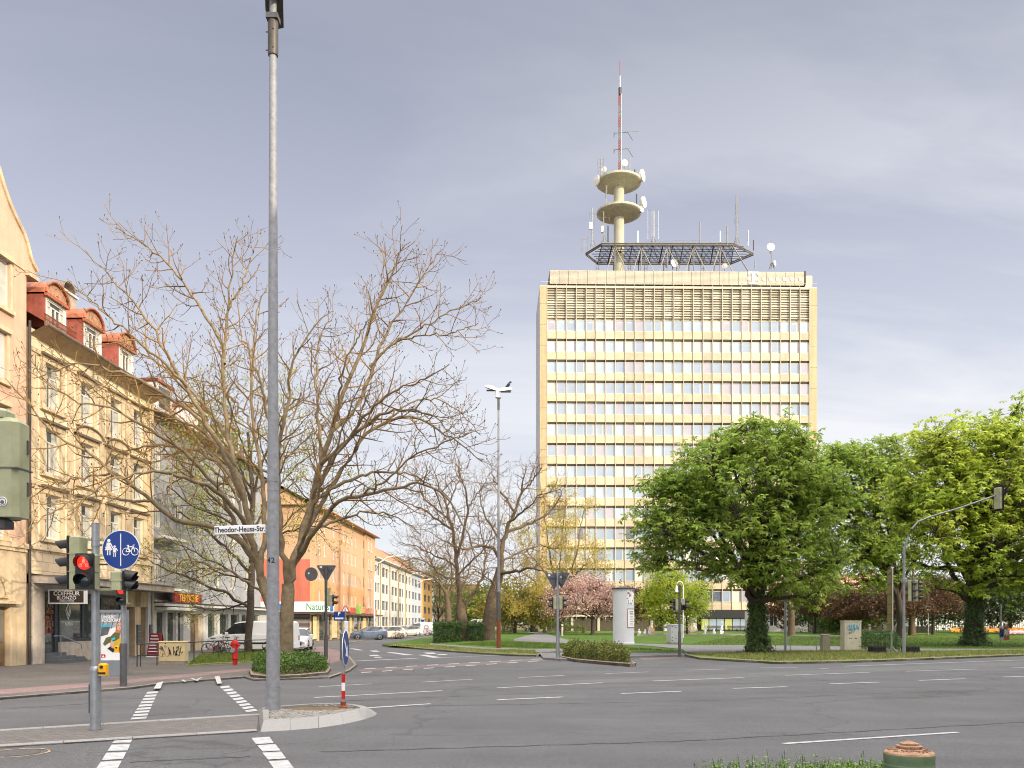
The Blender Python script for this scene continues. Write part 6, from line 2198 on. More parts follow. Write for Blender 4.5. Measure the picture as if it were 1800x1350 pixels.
# ---------------------------------------------------------------- leafy trees
def leafy(name, label, d, trunk_px, r0, ells, nlimb, ncl, per, lsize, leaf_m, seed, bark, kind='palm', group=None, ivy=0, zb=None, spread=.32, shell=.5,
   fork=None, limb_r=.16, keep=None):
 """trunk, limbs to the crown's parts, branchlets to leaf clumps; ells = crown parts as (px, py, dd, rx, ry, rz)"""
 rng = random.Random(seed)
 rs = np.random.RandomState(seed)
 P = lambda px, py, dd=0.0: at(px, py, d + dd)
 b = P(*trunk_px[0])
 b.z = (terr(d) if zb is None else zb) - .03
 root = thing(name, label, 'tree', b, 0, group)
 TA, TW = Tubes(), Tubes()
 tr = [b] + [P(*c) for c in trunk_px[1:]]
 pts = resample(tr, 14, rng, .01)
 rad = [r0 * (1.25 if k == 0 else 1.08 if k == 1 else 1) * (1 - .4 * k / 13) for k in range(14)]
 TA.add(pts, rad, 12)
 vol = [e[3] * e[4] * e[5] for e in ells]
 cl = []
 tot = sum(vol)
 for e, v in zip(ells, vol):
  cpt = P(e[0], e[1], e[2])
  for _ in range(max(3, int(ncl * v / tot))):
   while True:
    q = Vector((rng.gauss(0, 1), rng.gauss(0, 1), rng.gauss(0, 1))).normalized()
    f = rng.uniform(shell ** 3, 1) ** (1 / 3.0)
    f *= 1 + .13 * math.sin(3.1 * q.x + 2.3 * e[0] + 4 * q.z) + .09 * math.sin(7 * q.y + 5 * q.x + e[1]) + .05 * math.sin(13 * q.z + 9 * q.x)
    if rng.random() < .20:
     f *= rng.uniform(1.02, 1.24)
    if q.z < -.75 and rng.random() < .6:
     continue
    break
   cl.append(cpt + Vector((q.x * e[3] * f, q.y * e[4] * f, q.z * e[5] * f)))
 # limb ends chosen spread out over the clumps
 ends = [rng.choice(cl)]
 while len(ends) < nlimb:
  cand = max(rng.sample(cl, min(30, len(cl))), key=lambda p: min((p - q).length for q in ends))
  ends.append(cand)
 top = pts[-1]
 limbs = []
 for e in ends:
  s = pts[rng.randint(9, 13)] if fork is None else pts[rng.randint(fork, 13)]
  h = (e - s)
  mid1 = s + h * .33 + Vector((0, 0, h.length * .10)) + Vector((rng.gauss(0, .3), rng.gauss(0, .3), rng.gauss(0, .2)))
  mid2 = s + h * .68 + Vector((0, 0, h.length * .09)) + Vector((rng.gauss(0, .35), rng.gauss(0, .35), rng.gauss(0, .25)))
  q, qr = limb(TA, [s, mid1, mid2, e], limb_r * rng.uniform(.8, 1.2), .03, 14, 7, rng, .05)
  limbs.append((q, qr))
 allp = np.array([p for q, _ in limbs for p in q[3:]])
 C, N = [], []
 for c in cl:
  dd = np.linalg.norm(allp - np.array(c), axis=1) + (allp[:, 2] > c.z) * .6
  s = Vector(allp[int(np.argmin(dd))])
  h = c - s
  m1 = s + h * .5 + Vector((rng.gauss(0, .12), rng.gauss(0, .12), rng.gauss(.08, .12))) * min(1.5, h.length * .5)
  q = resample([s, m1, c], 5, rng, 0)
  TW.add(q, [.03, .024, .019, .014, .008], 3)
  for _ in range(per):
   t = rng.random() ** .6
   base = s.lerp(c, .55 + .5 * t)
   C.append((base.x + rng.gauss(0, spread), base.y + rng.gauss(0, spread), base.z + rng.gauss(0, spread * .6)))
   N.append((rng.gauss(0, 1), rng.gauss(0, 1), .5 + rng.gauss(0, .7)))
 TA.build('trunk', bark, root, b)
 TW.build('branchlets', bark, root, b)
 sz = rs.uniform(lsize[0], lsize[1], len(C))
 if kind == 'palm':
  palmate('crown', C, sz, leaf_m, root, b, rs)
 else:
  leaf_quads('crown', C, N, sz, leaf_m, root, b, rs, .6)
 if ivy:
  ic, inn = [], []
  for _ in range(ivy):
   k = rng.uniform(0, 12.5) * rng.uniform(.75, 1)
   i = int(k)
   p = pts[i].lerp(pts[i + 1], k - i)
   a = rng.uniform(0, 6.283)
   bul = rng.uniform(.9, 1.28) * (1 + .16 * math.sin(a * 3 + k * 1.3) + .1 * math.sin(k * 2.9 + a))
   r = rad[i] * bul + .02
   ic.append((p.x + r * math.cos(a), p.y + r * math.sin(a), p.z + rng.gauss(0, .1)))
   inn.append((math.cos(a), math.sin(a), .35 + rng.gauss(0, .3)))
  leaf_quads('ivy', ic, inn, rs.uniform(.08, .17, len(ic)), MT['ivy'], root, b, rs, .9, .3)
 return root

MT['ivy'] = leafmat('ivy_leaf', (.04, .085, .022), (.10, .165, .045), .25, .4, 3, .5)
CH1 = leafmat('chestnut_leaf', (.19, .30, .045), (.38, .48, .09), .52, .5, .55, .45)
CH2 = leafmat('bright_chestnut_leaf', (.26, .37, .045), (.50, .56, .09), .52, .5, .4, .45)
leafy('chestnut_tree', 'broad green chestnut tree with ivy covered trunk beside the give way sign', 50.5, [(1332, 1149), (1332, 1110), (1331, 1060), (1330, 1020)], .56,
  [(1310, 850, 0, 4.6, 4.4, 3.3), (1200, 880, 0, 2.8, 3.2, 1.9), (1170, 930, -.5, 2.4, 2.6, 1.7), (1140, 985, 0, 1.5, 1.8, .9), (1410, 880, 0, 3.0, 3.2, 2.6), (1330, 780, 0, 2.9, 2.8, 1.3),
  (1420, 980, 0, 2.0, 2.6, 1.7), (1400, 1040, -1, 1.4, 1.5, 1.2), (1240, 970, -1.5, 2.3, 2.2, 1.5), (1290, 1000, -2, 1.3, 1.3, 1.2), (1440, 1010, .5, 1.5, 1.5, 1.6), (1180, 840, 0, 1.3, 1.6, .7),
  (1400, 775, 0, 1.6, 1.8, .9), (1296, 1008, -3, 1.2, 1.1, 1.0), (1352, 985, -3.4, 1.5, 1.2, 1.2), (1395, 950, -3, 1.8, 1.4, 1.3), (1265, 930, -3.2, 1.9, 1.3, 1.2), (1330, 930, -3.6, 1.8, 1.2, 1.2), (1372, 1030, -2.4, 1.2, 1.1, .9)],
  30, 1430, 6, (.20, .36), CH1, 51, MT['bark_dark'], ivy=5200, zb=.1, spread=.30, shell=.4, fork=8, limb_r=.17)
leafy('chestnut_tree', 'tall light green chestnut tree with ivy trunk near the flower bed', 66, [(1712, 1136), (1712, 1100), (1714, 1040), (1716, 1000)], .78,
  [(1720, 860, 0, 6.2, 5.6, 4.6), (1650, 850, 0, 3.6, 4, 3.6), (1700, 775, 0, 4.4, 4, 2.1), (1780, 800, 0, 4.4, 4.4, 3.4), (1640, 960, -1, 2.8, 3, 2.0), (1660, 1010, -2, 2.0, 2, 1.4),
  (1790, 930, 0, 4.4, 4, 3.4), (1850, 1000, -1, 3.6, 4, 3), (1760, 1020, -1, 3, 3, 1.8), (1600, 900, 0, 2.0, 2.5, 2.4), (1690, 960, -4, 2.4, 1.6, 1.6), (1745, 950, -4.4, 2.4, 1.6, 1.8), (1670, 900, -4, 2.4, 1.8, 2.0), (1720, 1010, -3.4, 1.6, 1.4, 1.2), (1860, 850, 0, 4, 4, 4)],
  32, 1850, 6, (.25, .44), CH2, 53, MT['bark_dark'], ivy=5200, spread=.40, shell=.45, fork=7, limb_r=.24)
leafy('chestnut_tree', 'loose airy chestnut tree between the two ivy clad ones, darker green', 88, [(1583, 1123), (1582, 1080), (1574, 1030), (1552, 975)], .42,
  [(1500, 850, 0, 5.0, 4, 4.4), (1440, 870, 0, 3.2, 3, 3.4), (1575, 870, 0, 4.4, 3.6, 4.6), (1490, 800, 0, 3.0, 3, 1.6), (1500, 960, 0, 3.6, 3.6, 3.0), (1565, 980, -1, 3.6, 2.8, 2.4), (1555, 790, 0, 2.4, 2.4, 1.4), (1460, 1020, 0, 2.0, 2, 1.6), (1520, 1015, -1, 2.8, 2, 1.6), (1432, 1035, 0, 1.9, 1.6, 1.3), (1480, 930, -1, 2.6, 2, 2.2), (1420, 810, 0, 1.8, 2, 1.3)],
  26, 1300, 6, (.27, .45), leafmat('mid_chestnut_leaf', (.18, .28, .045), (.36, .46, .09), .52, .45, .4, .4), 57, MT['bark_dark'], spread=.42, shell=.5, fork=7, limb_r=.2)
LG = leafmat('lime_leaf', (.32, .42, .03), (.52, .58, .07), .55, .5, .6, .3)
leafy('lime_green_tree', 'small bright lime green tree behind the signal post and cabinet', 104, [(1208, 1114), (1207, 1090), (1204, 1070)], .13,
  [(1180, 1045, 0, 3.4, 3.2, 3.3), (1220, 1055, 0, 2.3, 2.4, 2.6), (1150, 1060, 0, 1.9, 2.2, 2.4), (1190, 1090, 0, 2.4, 2.2, 1.5), (1160, 1015, 0, 1.8, 1.8, 1.4)],
  10, 800, 16, (.18, .32), LG, 61, MT['bark_dark'], 'leaf', spread=.42, shell=.35, limb_r=.06)
PK = leafmat('pink_blossom', (.52, .31, .27), (.68, .50, .44), .4, .6, .8, .4)
leafy('cherry_tree', 'pink blossoming cherry tree in front of the tower entrance', 106, [(1042, 1113), (1042, 1100), (1042, 1082)], .28,
  [(1025, 1052, 0, 4.2, 3.4, 2.4), (985, 1058, 0, 2.2, 2.4, 2.4), (1065, 1055, 0, 2.6, 2.8, 2.4), (1030, 1025, 0, 3.2, 3, 1.6), (970, 1070, 0, 1.6, 1.6, 1.5)],
  12, 800, 14, (.16, .28), PK, 63, MT['bark_dark'], 'leaf', spread=.4, shell=.35, limb_r=.09)
CP = leafmat('copper_leaf', (.075, .036, .022), (.14, .075, .032), .3, .5, .6, .4)
for i, (px, d, w, h, lab) in enumerate([(1103, 116, 3.2, 3.6, 'copper leaved small tree behind the advertising column'), (1432, 114, 2.8, 4.0, 'copper red tree between white annex and cream house'),
           (1580, 104, 3.4, 3.6, 'dark red plum tree behind the guide sign'), (1640, 108, 4.4, 4.2, 'dark red plum tree left of the ivy trunk by the flowers'),
           (1500, 108, 3.6, 3.4, 'dark red plum tree behind the graffiti cabinet')]):
 zc = (HY - 1113) / F * d + 1.9
 cpx = lambda z: HY - (z - H) / d * F
 leafy('copper_tree', lab, d, [(px, 1113), (px + 1, cpx(2.0)), (px, cpx(2.8))], .2,
   [(px, cpx(h + .8), 0, w, w * .9, h * .6), (px - w * 6, cpx(h), 0, w * .7, w * .7, h * .42), (px + w * 6, cpx(h + .3), 0, w * .7, w * .7, h * .45), (px, cpx(h + 2.2), 0, w * .7, w * .7, h * .4)],
   9, 380, 12, (.2, .36), CP, 70 + i, MT['bark_dark'], 'leaf', spread=.45, shell=.35, limb_r=.08)
GR = leafmat('dark_green_leaf', (.028, .060, .014), (.07, .12, .03), .3, .45, .3, .4)
GR2 = leafmat('fresh_green_leaf', (.08, .15, .022), (.16, .24, .04), .4, .45, .3, .4)
OL = leafmat('olive_yellow_leaf', (.20, .19, .03), (.36, .31, .06), .45, .5, .4, .3)
far = [  # px, d, crown half-width, centre height, half-height, leaf material, label
 (905, 118, 5.2, 4.2, 3.6, OL, 'yellow green bush-like tree right of the tall lamp post'),
 (845, 135, 4.6, 4.2, 3.4, GR2, 'fresh green low tree behind the two old trunks'),
 (935, 132, 4.6, 3.6, 3.2, GR, 'dark green tree beside the tower entrance path'),
 (770, 190, 6.5, 8, 7, GR2, 'sunlit green tree at the end of the terrace street'),
 (722, 205, 6, 9, 8, OL, 'olive tree over the far roofs at street end'),
 (1470, 122, 5, 3.6, 3.2, GR, 'dark shrub tree right of the white annex'),
 (1545, 128, 6, 4.4, 4.0, GR, 'dark green tree behind the park bench'),
 (1700, 120, 7, 4.2, 3.8, GR, 'dark green tree behind the yellow flower bed'),
 (1775, 116, 6, 4.8, 4.4, GR, 'dark evergreen at the right end of the flower bed'),
 (1620, 135, 7, 5.5, 4.8, GR, 'tall dark tree filling the gap under the chestnuts'),
 (1500, 112, 3.2, 3.0, 2.6, GR2, 'small fresh green tree behind the graffiti cabinet'),
 (1850, 112, 7, 6, 5.6, GR, 'dense dark tree at the right border of the park'),
 (1390, 128, 3.6, 5.4, 4.4, CP, 'reddish tree rising above the white annex'),
]
for i, (px, d, w, zc, hz, lm, lab) in enumerate(far):
 cpx = lambda z: HY - (z - H) / d * F
 leafy('park_tree', lab, d, [(px, 1112), (px + 1, cpx(1.6)), (px, cpx(zc - hz * .4))], .25,
   [(px, cpx(zc), 0, w, w * .8, hz), (px - w * 7, cpx(zc - .4), 0, w * .6, w * .6, hz * .7), (px + w * 7, cpx(zc - .2), 1, w * .6, w * .6, hz * .75), (px + 4, cpx(zc + hz * .6), 0, w * .55, w * .5, hz * .5)],
   9, 430, 12, (.26, .5), lm, 90 + i, MT['bark_dark'], 'leaf', spread=.6, shell=.4, limb_r=.1)
# plain trunks standing on the lawn
for px, d, r, py, lab in ((1391, 100, .42, 1000, 'grey bare trunk beside the white annex'), (1603, 104, .40, 1020, 'brown trunk behind the signal heads')):
 bare_tree(lab, d, [(px, 1114), (px, 1080), (px - 2, 1050), (px, py + 20)], r,
    [([(px, py + 30), (px - 25, py - 10), (px - 50, py - 40)], .16), ([(px, py + 25), (px + 20, py - 20), (px + 45, py - 50)], .16), ([(px, py + 20), (px + 3, py - 40), (px + 10, py - 90)], .2)],
    int(px), [dict(gap=1.2, len=2.4, taper=.4, ang=45, r=.045, n=5, wob=.2, up=.2, sides=3, start=.2, rmin=.018), dict(gap=.9, len=1.1, taper=.3, ang=45, r=.02, n=4, wob=.2, up=.2, sides=3, start=.1, rmin=.012)], r1=r * .7)

# ---------------------------------------------------------------- hedges and shrubs
def hedge(name, label, outline, z0, h, mat, n, lsize, seed, cat='hedge', rough=.08, rounded=True, twigs=0, stuffed=True):
 """clipped or loose low planting: a twiggy core filled and covered with leaves; outline in world xy"""
 rng = random.Random(seed)
 rs = np.random.RandomState(seed)
 cx_, cy_ = sum(p[0] for p in outline) / len(outline), sum(p[1] for p in outline) / len(outline)
 zf = z0 if callable(z0) else (lambda y: z0)
 root = thing(name, label, cat, (cx_, cy_, zf(cy_)))
 poly = [Vector((p[0], p[1], 0)) for p in outline]
 xs, ys = [p.x for p in poly], [p.y for p in poly]
 C, N = [], []
 # distance to edge, for rounding the shoulders
 def edge(x, y):
  m = 9e9
  for i in range(len(poly)):
   a, b = poly[i - 1], poly[i]
   ab = b - a
   t = max(0, min(1, ((x - a.x) * ab.x + (y - a.y) * ab.y) / max(1e-9, ab.x ** 2 + ab.y ** 2)))
   m = min(m, math.hypot(x - a.x - ab.x * t, y - a.y - ab.y * t))
  return m
 while len(C) < n:
  x, y = rng.uniform(min(xs), max(xs)), rng.uniform(min(ys), max(ys))
  if not inside((x, y), poly):
   continue
  e = edge(x, y)
  if e > .4 and rng.random() < .5:
   continue
  lump = .5 + .5 * math.sin(x * 2.1 + seed) * math.sin(y * 2.7 + seed * 2)
  top = h * (1 - (.35 * max(0, 1 - e / (h * .6)) ** 2 if rounded else 0)) * (1 - rough * 1.6 * lump)
  f = rng.random()
  z = top * (1 - .10 * abs(rng.gauss(0, 1))) if f < .25 or e > .32 else top * rng.random()
  C.append((x + rng.gauss(0, .02), y + rng.gauss(0, .02), zf(y) + max(.01, z + rng.gauss(0, rough * h * .4))))
  N.append((rng.gauss(0, 1), rng.gauss(0, 1) - .2, .7 + rng.gauss(0, .6)))
 leaf_quads('foliage', C, N, rs.uniform(lsize[0], lsize[1], len(C)), mat, root, (cx_, cy_, zf(cy_)), rs, .55)
 T = Tubes()
 for _ in range(max(40, n // 40) + twigs):
  x, y = rng.uniform(min(xs), max(xs)), rng.uniform(min(ys), max(ys))
  if not inside((x, y), poly):
   continue
  a = Vector((x, y, zf(y) - .03))
  b = a + Vector((rng.gauss(0, .12 * h), rng.gauss(0, .12 * h), h * rng.uniform(.6, .95)))
  T.add([a, a.lerp(b, .5) + Vector((rng.gauss(0, .03), rng.gauss(0, .03), 0)), b], [.012, .009, .005], 3)
 T.build('stems', MT['bark_dark'], root, (cx_, cy_, zf(cy_)))
 return root

HG = leafmat('hedge_leaf', (.03, .068, .015), (.075, .135, .03), .25, .4, 1.2, .5)
HG2 = leafmat('fresh_hedge_leaf', (.042, .095, .016), (.11, .185, .035), .3, .4, 1.2, .5)
HG3 = leafmat('yellowish_hedge_leaf', (.09, .125, .024), (.21, .22, .05), .3, .45, 1.5, .5)
HG4 = leafmat('privet_leaf', (.10, .20, .03), (.22, .34, .06), .35, .4, 3, .45)
sm = lambda pts, z: [(gp(x, y, z).x, gp(x, y, z).y) for x, y in pts]
hedge('low_hedge', 'low green hedge round the foot of the big bare tree', sm([(450, 1168), (444, 1180), (470, 1187), (530, 1184.5), (572, 1180), (576, 1174), (560, 1168), (515, 1164)], .14), .13, .58, HG2, 13000, (.05, .12), 3, rough=.34)
hedge('low_hedge', 'low hedge on the kerbed island beside the double give way post', sm([(988, 1153), (1010, 1157), (1060, 1161.5), (1104, 1165), (1108, 1162), (1090, 1158), (1050, 1153.5), (1003, 1150.5)], .13), .12, .82, HG3, 13000, (.06, .13), 4, rough=.26)
bt = lambda pts: [(gt(x, y).x, gt(x, y).y) for x, y in pts]
hedge('box_hedge', 'clipped dark box hedge in front of the parked cars', bt([(761, 1131.5), (812, 1128), (808, 1124), (765, 1127)]), terr, 1.75, HG, 16000, (.09, .18), 5, rough=.03, rounded=False)
hedge('box_hedge', 'clipped dark box hedge between the two old bare trunks', bt([(820, 1127.5), (851, 1127), (849, 1123.5), (820, 1124)]), terr, 1.65, HG, 9000, (.09, .18), 6, rough=.03, rounded=False)
hedge('evergreen_shrub', 'rounded dark evergreen shrub at the graffiti cabinet', bt([(1487, 1145), (1530, 1146), (1582, 1145), (1582, 1138), (1540, 1134), (1500, 1138)]), terr, 1.25, HG, 9000, (.07, .15), 7, 'shrub', .14)
hedge('low_hedge', 'olive clipped hedge left of the entrance pillar', bt([(955, 1114), (985, 1114), (985, 1110), (955, 1110)]), terr, 1.6, HG3, 3000, (.12, .22), 8, rough=.1)
hedge('low_hedge', 'low dark hedge under the pink cherry tree', bt([(990, 1113.5), (1028, 1113.5), (1028, 1111), (990, 1111)]), terr, 1.0, HG3, 2500, (.12, .22), 9, rough=.1)
hedge('low_hedge', 'green shrubs in front of the fence beside white annex', bt([(1430, 1114), (1475, 1114), (1475, 1110.5), (1430, 1110.5)]), terr, 2.3, HG2, 3500, (.14, .26), 10, rough=.2)
hedge('small_shrub', 'thin twiggy shrub right of the lamp post on the lawn', bt([(882, 1113.5), (905, 1113.5), (905, 1110.5), (882, 1110.5)]), terr, 1.9, HG3, 900, (.10, .2), 12, 'shrub', .3, twigs=90)
hedge('foreground_hedge', 'fresh green hedge with upright sprigs at the bottom edge of the view', [(1.46, 6.2), (2.6, 6.05), (3.12, 6.3), (3.0, 6.75), (1.50, 6.75)], .12, .73, HG4, 20000, (.024, .05), 11, rough=.08)
fh = bpy.data.objects['foreground_hedge']
rng = random.Random(77)
rs = np.random.RandomState(77)
C, N, T = [], [], Tubes()
for _ in range(420):
 x, y = rng.uniform(1.48, 3.08), rng.uniform(6.15, 6.7)
 a = Vector((x, y, .67))
 hgt = rng.uniform(.08, .19) * (1.35 if rng.random() < .12 else 1)
 b = a + Vector((rng.gauss(0, .035), rng.gauss(0, .035), hgt))
 T.add([a, a.lerp(b, .5), b], [.004, .003, .0015], 3)
 for k in range(13):
  p = a.lerp(b, (k + .5) / 13)
  an = k * 2.4
  C.append((p.x + .008 * math.cos(an), p.y + .008 * math.sin(an), p.z))
  N.append((math.cos(an) * .5, math.sin(an) * .5, 1))
leaf_quads('sprig_leaves', C, N, rs.uniform(.020, .040, len(C)), HG4, fh, fh.location, rs, .55)
T.build('sprigs', M('green_shoot', (.06, .10, .02), .7), fh, fh.location)
# flower bed at the right
fb = thing('flower_bed', 'flower bed of yellow orange and pink blooms behind the ivy trunk', 'flower bed', (gt(1740, 1112).x, gt(1740, 1112).y, terr(100)))
rng = random.Random(5)
for nm, x0, x1, m_, h in (('yellow_flowers', 1672, 1812, M('yellow_petals', (.62, .34, .02), .6, 0, .2, 2, col2=(.7, .2, .02)), .75), ('pink_flowers', 1765, 1830, M('pink_petals', (.6, .34, .42), .6, 0, .2, 2), .45)):
 C, N = [], []
 for _ in range(3200):
  p = gt(rng.uniform(x0, x1), rng.uniform(1112, 1115.5) if nm[0] == 'y' else rng.uniform(1113.5, 1116.5))
  C.append((p.x, p.y, p.z + h * rng.uniform(.5, 1)))
  N.append((rng.gauss(0, .6), rng.gauss(0, .6) - .6, 1))
 leaf_quads(nm, C, N, rs.uniform(.12, .24, len(C)), m_, fb, fb.location, rs, .9)
# ================================================================== STREET FURNITURE
def signal_head(root, n, lens_r, c, rz, mats_lens, name='signal_head', pitch=None, visor=.26, w=None, lit=None, symbol=None, backplate=False):
 """traffic light head; in its own frame it looks towards -Y.  c = centre in the root's frame"""
 pitch = pitch or lens_r * 2.45
 w = w or lens_r * 2.55
 h = pitch * n
 mb = MB()
 mb.rbox(-w / 2, w / 2, 0.0, .19, -h / 2, h / 2, .025, 0)
 mb.rbox(-w / 2 - .006, w / 2 + .006, -.035, .0, -h / 2 - .004, h / 2 + .004, .015, 1)
 for i in range(n - 1):
  z = h / 2 - pitch * (i + 1)
  mb.box(-w / 2 - .008, w / 2 + .008, -.002, .195, z - .008, z + .008, 0)
 if backplate:
  mb.box(-w / 2 - .11, w / 2 + .11, .05, .07, -h / 2 - .12, h / 2 + .12, 2)
 o = mb.build(name, [MT['siggreen'], MT['black'], MT['black']], root)
 o.location = c
 o.rotation_euler = (0, 0, rz)
 for i in range(n):
  z = h / 2 - pitch * (i + .5)
  lb = MB()
  m = Matrix.Translation((0, -.036, z)) @ RX90
  lb.lathe([(lens_r, -.005), (lens_r, .004), (lens_r * .8, .018), (lens_r * .4, .026), (.001, .029)], 24, (0, 0, 0), 0, m)
  if symbol and i == 0:
   # two riders seen from the front, above two wheels: little lit dots and rings
   sy = Matrix.Translation((0, -.07, z))
   lb.ball((0, 0, lens_r * .62), lens_r * .14, 1, 8, 6, sy)
   lb.box(-lens_r * .2, lens_r * .2, -.004, .004, lens_r * .05, lens_r * .45, 1, sy)
   for s in (-1, 1):
    lb.tube([(s * lens_r * .42 + lens_r * .2 * math.cos(a * .524), 0, -lens_r * .42 + lens_r * .2 * math.sin(a * .524)) for a in range(13)], .0055, 4, 1, False, sy)
    lb.tube([(0, 0, lens_r * .05), (s * lens_r * .42, 0, -lens_r * .42)], .006, 4, 1, True, sy)
  lo = lb.build('lens', [mats_lens[i], MT['redlit2']], o, True)
  vb = MB()
  n_ = 20
  a0, a1 = RAD(-28), RAD(208)
  ring_in, ring_out = lens_r * 1.04, lens_r * 1.10
  vv, ff = [], []
  for k in range(n_ + 1):
   a = a0 + (a1 - a0) * k / n_
   up = max(0.0, math.sin(a))
   ln = visor * (.35 + .65 * (.5 + .5 * math.sin(a)))
   for r in (ring_out, ring_in):
    vv.append((r * math.cos(a), -.03, z + r * math.sin(a)))
    vv.append((r * math.cos(a) * .97, -.03 - ln, z + r * math.sin(a) * .97 - ln * .13))
  for k in range(n_):
   b = k * 4
   ff += [(b, b + 1, b + 5, b + 4), (b + 2, b + 6, b + 7, b + 3), (b + 1, b + 3, b + 7, b + 5)]
  vb.add(vv, ff)
  vb.build('visor', MT['black'], o, True)
 return o

def ground_z(p, z):
 return Vector((p.x, p.y, z))

# ---------------------------------------------------------------- signal post in the paved median (nearest post)
p0 = gp(168, 1283, .02)
d0 = p0.y
k0 = d0 / F
post = thing('traffic_light', 'nearest traffic light post with lit red bicycle signal and pale green housings', 'traffic light', p0, 0, 'traffic lights of the junction')
lz = lambda py: H + (HY - py) * k0 - .02
X = lambda px: (px - 168) * k0
mb = MB()
mb.tube([(0, 0, -.05), (0, 0, 1.02)], .092, 20, 0)
mb.lathe([(.095, 1.02), (.10, 1.05), (.085, 1.10), (.068, 1.12)], 20)
mb.tube([(0, 0, 1.1), (0, 0, lz(921))], .066, 20, 0)
mb.lathe([(.066, lz(921)), (.07, lz(921) + .01), (.02, lz(921) + .03)], 20)
mb.rbox(-.105, -.06, -.06, .06, .30, .82, .02, 1)
mb.lathe([(.12, -.01), (.11, .012), (.094, .016)], 20, (0, 0, 0), 1)
mb.build('pole', [MT['galv'], MT['galv_dark'], MT['rust']], post, True)
mb = MB()
for py in (976, 1036):
 mb.box(X(128), X(222), -.03, .03, lz(py) - .02, lz(py) + .02, 0)
mb.box(X(135), X(180), .05, .08, lz(948) - .02, lz(948) + .02, 0)
mb.box(X(168), X(205), .02, .05, lz(958) - .015, lz(958) + .015, 1)
mb.box(X(168), X(205), .02, .05, lz(992) - .015, lz(992) + .015, 1)
for py in (948, 958, 992, 1036, 976):
 mb.lathe([(.075, -.03), (.075, .03)], 16, (0, 0, lz(py)), 2)
mb.build('bracket', [MT['siggreen'], MT['galv_dark'], MT['galv']], post)
signal_head(post, 2, .125, Vector((X(163), -.26, lz(1006))), RAD(2), [MT['redlit'], MT['lensdark']], symbol=True, visor=.2, pitch=.305)
signal_head(post, 3, .105, Vector((X(131), -.05, lz(990))), RAD(-94), [MT['lensred'], MT['lensdark'], MT['lensdark']], visor=.28, pitch=.31, w=.3)
signal_head(post, 2, .10, Vector((X(219), -.02, lz(1021))), RAD(98), [MT['lensred'], MT['lensdark']], visor=.2, pitch=.165, w=.28)
bx = MB()
bx.rbox(.085, .22, -.10, .04, lz(1187), lz(1166), .02, 0)
bx.disc((.15, -.105, lz(1172)), .028, .02, 1)
bx.box(.085, .22, -.102, -.1, lz(1185), lz(1181), 1)
bx.build('push_button', [MT['yellowbox'], MT['black']], post)

# blue sign for the shared walk and cycle way, clamped to the same post
sgn = thing('walk_and_cycle_sign', 'round blue sign with white walkers and bicycle on nearest signal post', 'road sign', p0 + Vector((X(215.5), -.06, lz(967))), RAD(-4))
R_ = .345
mb = MB()
mb.disc((0, 0, 0), R_, .012, 0, 40)
mb.disc((0, -.0075, 0), R_ * .965, .004, 1, 40)
mb.box(-.008, .008, -.013, -.0095, -R_ * .82, R_ * .82, 0)
yy = -.012

def fig(m, x, z, s, child=False):
 m.disc((x, yy, z + .82 * s), .11 * s, .005, 0, 14)
 if child:
  m.add([(x - .13 * s, yy - .002, z + .68 * s), (x + .13 * s, yy - .002, z + .68 * s), (x + .17 * s, yy - .002, z + .28 * s), (x - .17 * s, yy - .002, z + .28 * s)], [(0, 1, 2, 3)], 0)
 else:
  m.add([(x - .15 * s, yy - .002, z + .69 * s), (x + .15 * s, yy - .002, z + .69 * s), (x + .10 * s, yy - .002, z + .5 * s), (x + .27 * s, yy - .002, z + .2 * s), (x - .27 * s, yy - .002, z + .2 * s), (x - .10 * s, yy - .002, z + .5 * s)], [(0, 1, 2, 3, 4, 5)], 0)
 for sx in (-1, 1):
  m.box(x + sx * .08 * s - .035 * s, x + sx * .08 * s + .035 * s, yy - .002, yy + .002, z - .12 * s, z + .25 * s, 0)

fig(mb, -.215, -.06, .27)
fig(mb, -.11, -.10, .19, True)
mb.tube([(-.18, yy, .105), (-.15, yy, .04), (-.12, yy, .01)], .009, 4)
mb.tube([(-.25, yy, .105), (-.275, yy, .03)], .008, 4)
mb.tube([(-.085, yy, .03), (-.055, yy, -.02)], .007, 4)
wh = lambda cx_: [(cx_ + .062 * math.cos(a * .3491), yy, -.035 + .062 * math.sin(a * .3491)) for a in range(19)]
mb.tube(wh(.095), .0075, 4, 0, False)
mb.tube(wh(.255), .0075, 4, 0, False)
for a_, b_ in (((.095, -.035), (.135, .05)), ((.135, .05), (.225, .05)), ((.225, .05), (.175, -.035)), ((.175, -.035), (.135, .05)), ((.175, -.035), (.095, -.035)), ((.255, -.035), (.222, .075)), ((.222, .075), (.25, .085)),
    ((.135, .05), (.13, .072)), ((.112, .075), (.15, .075))):
 mb.tube([(a_[0], yy, a_[1]), (b_[0], yy, b_[1])], .008, 4, 0)
mb.build('sign_plate', [MT['signwhite'], MT['signblue']], sgn)
mb = MB()
mb.box(-.3, .05, .012, .03, -.03, .0, 0)
mb.box(-.3, .05, .012, .03, .12, .15, 0)
mb.build('clamp', MT['galv_dark'], sgn)

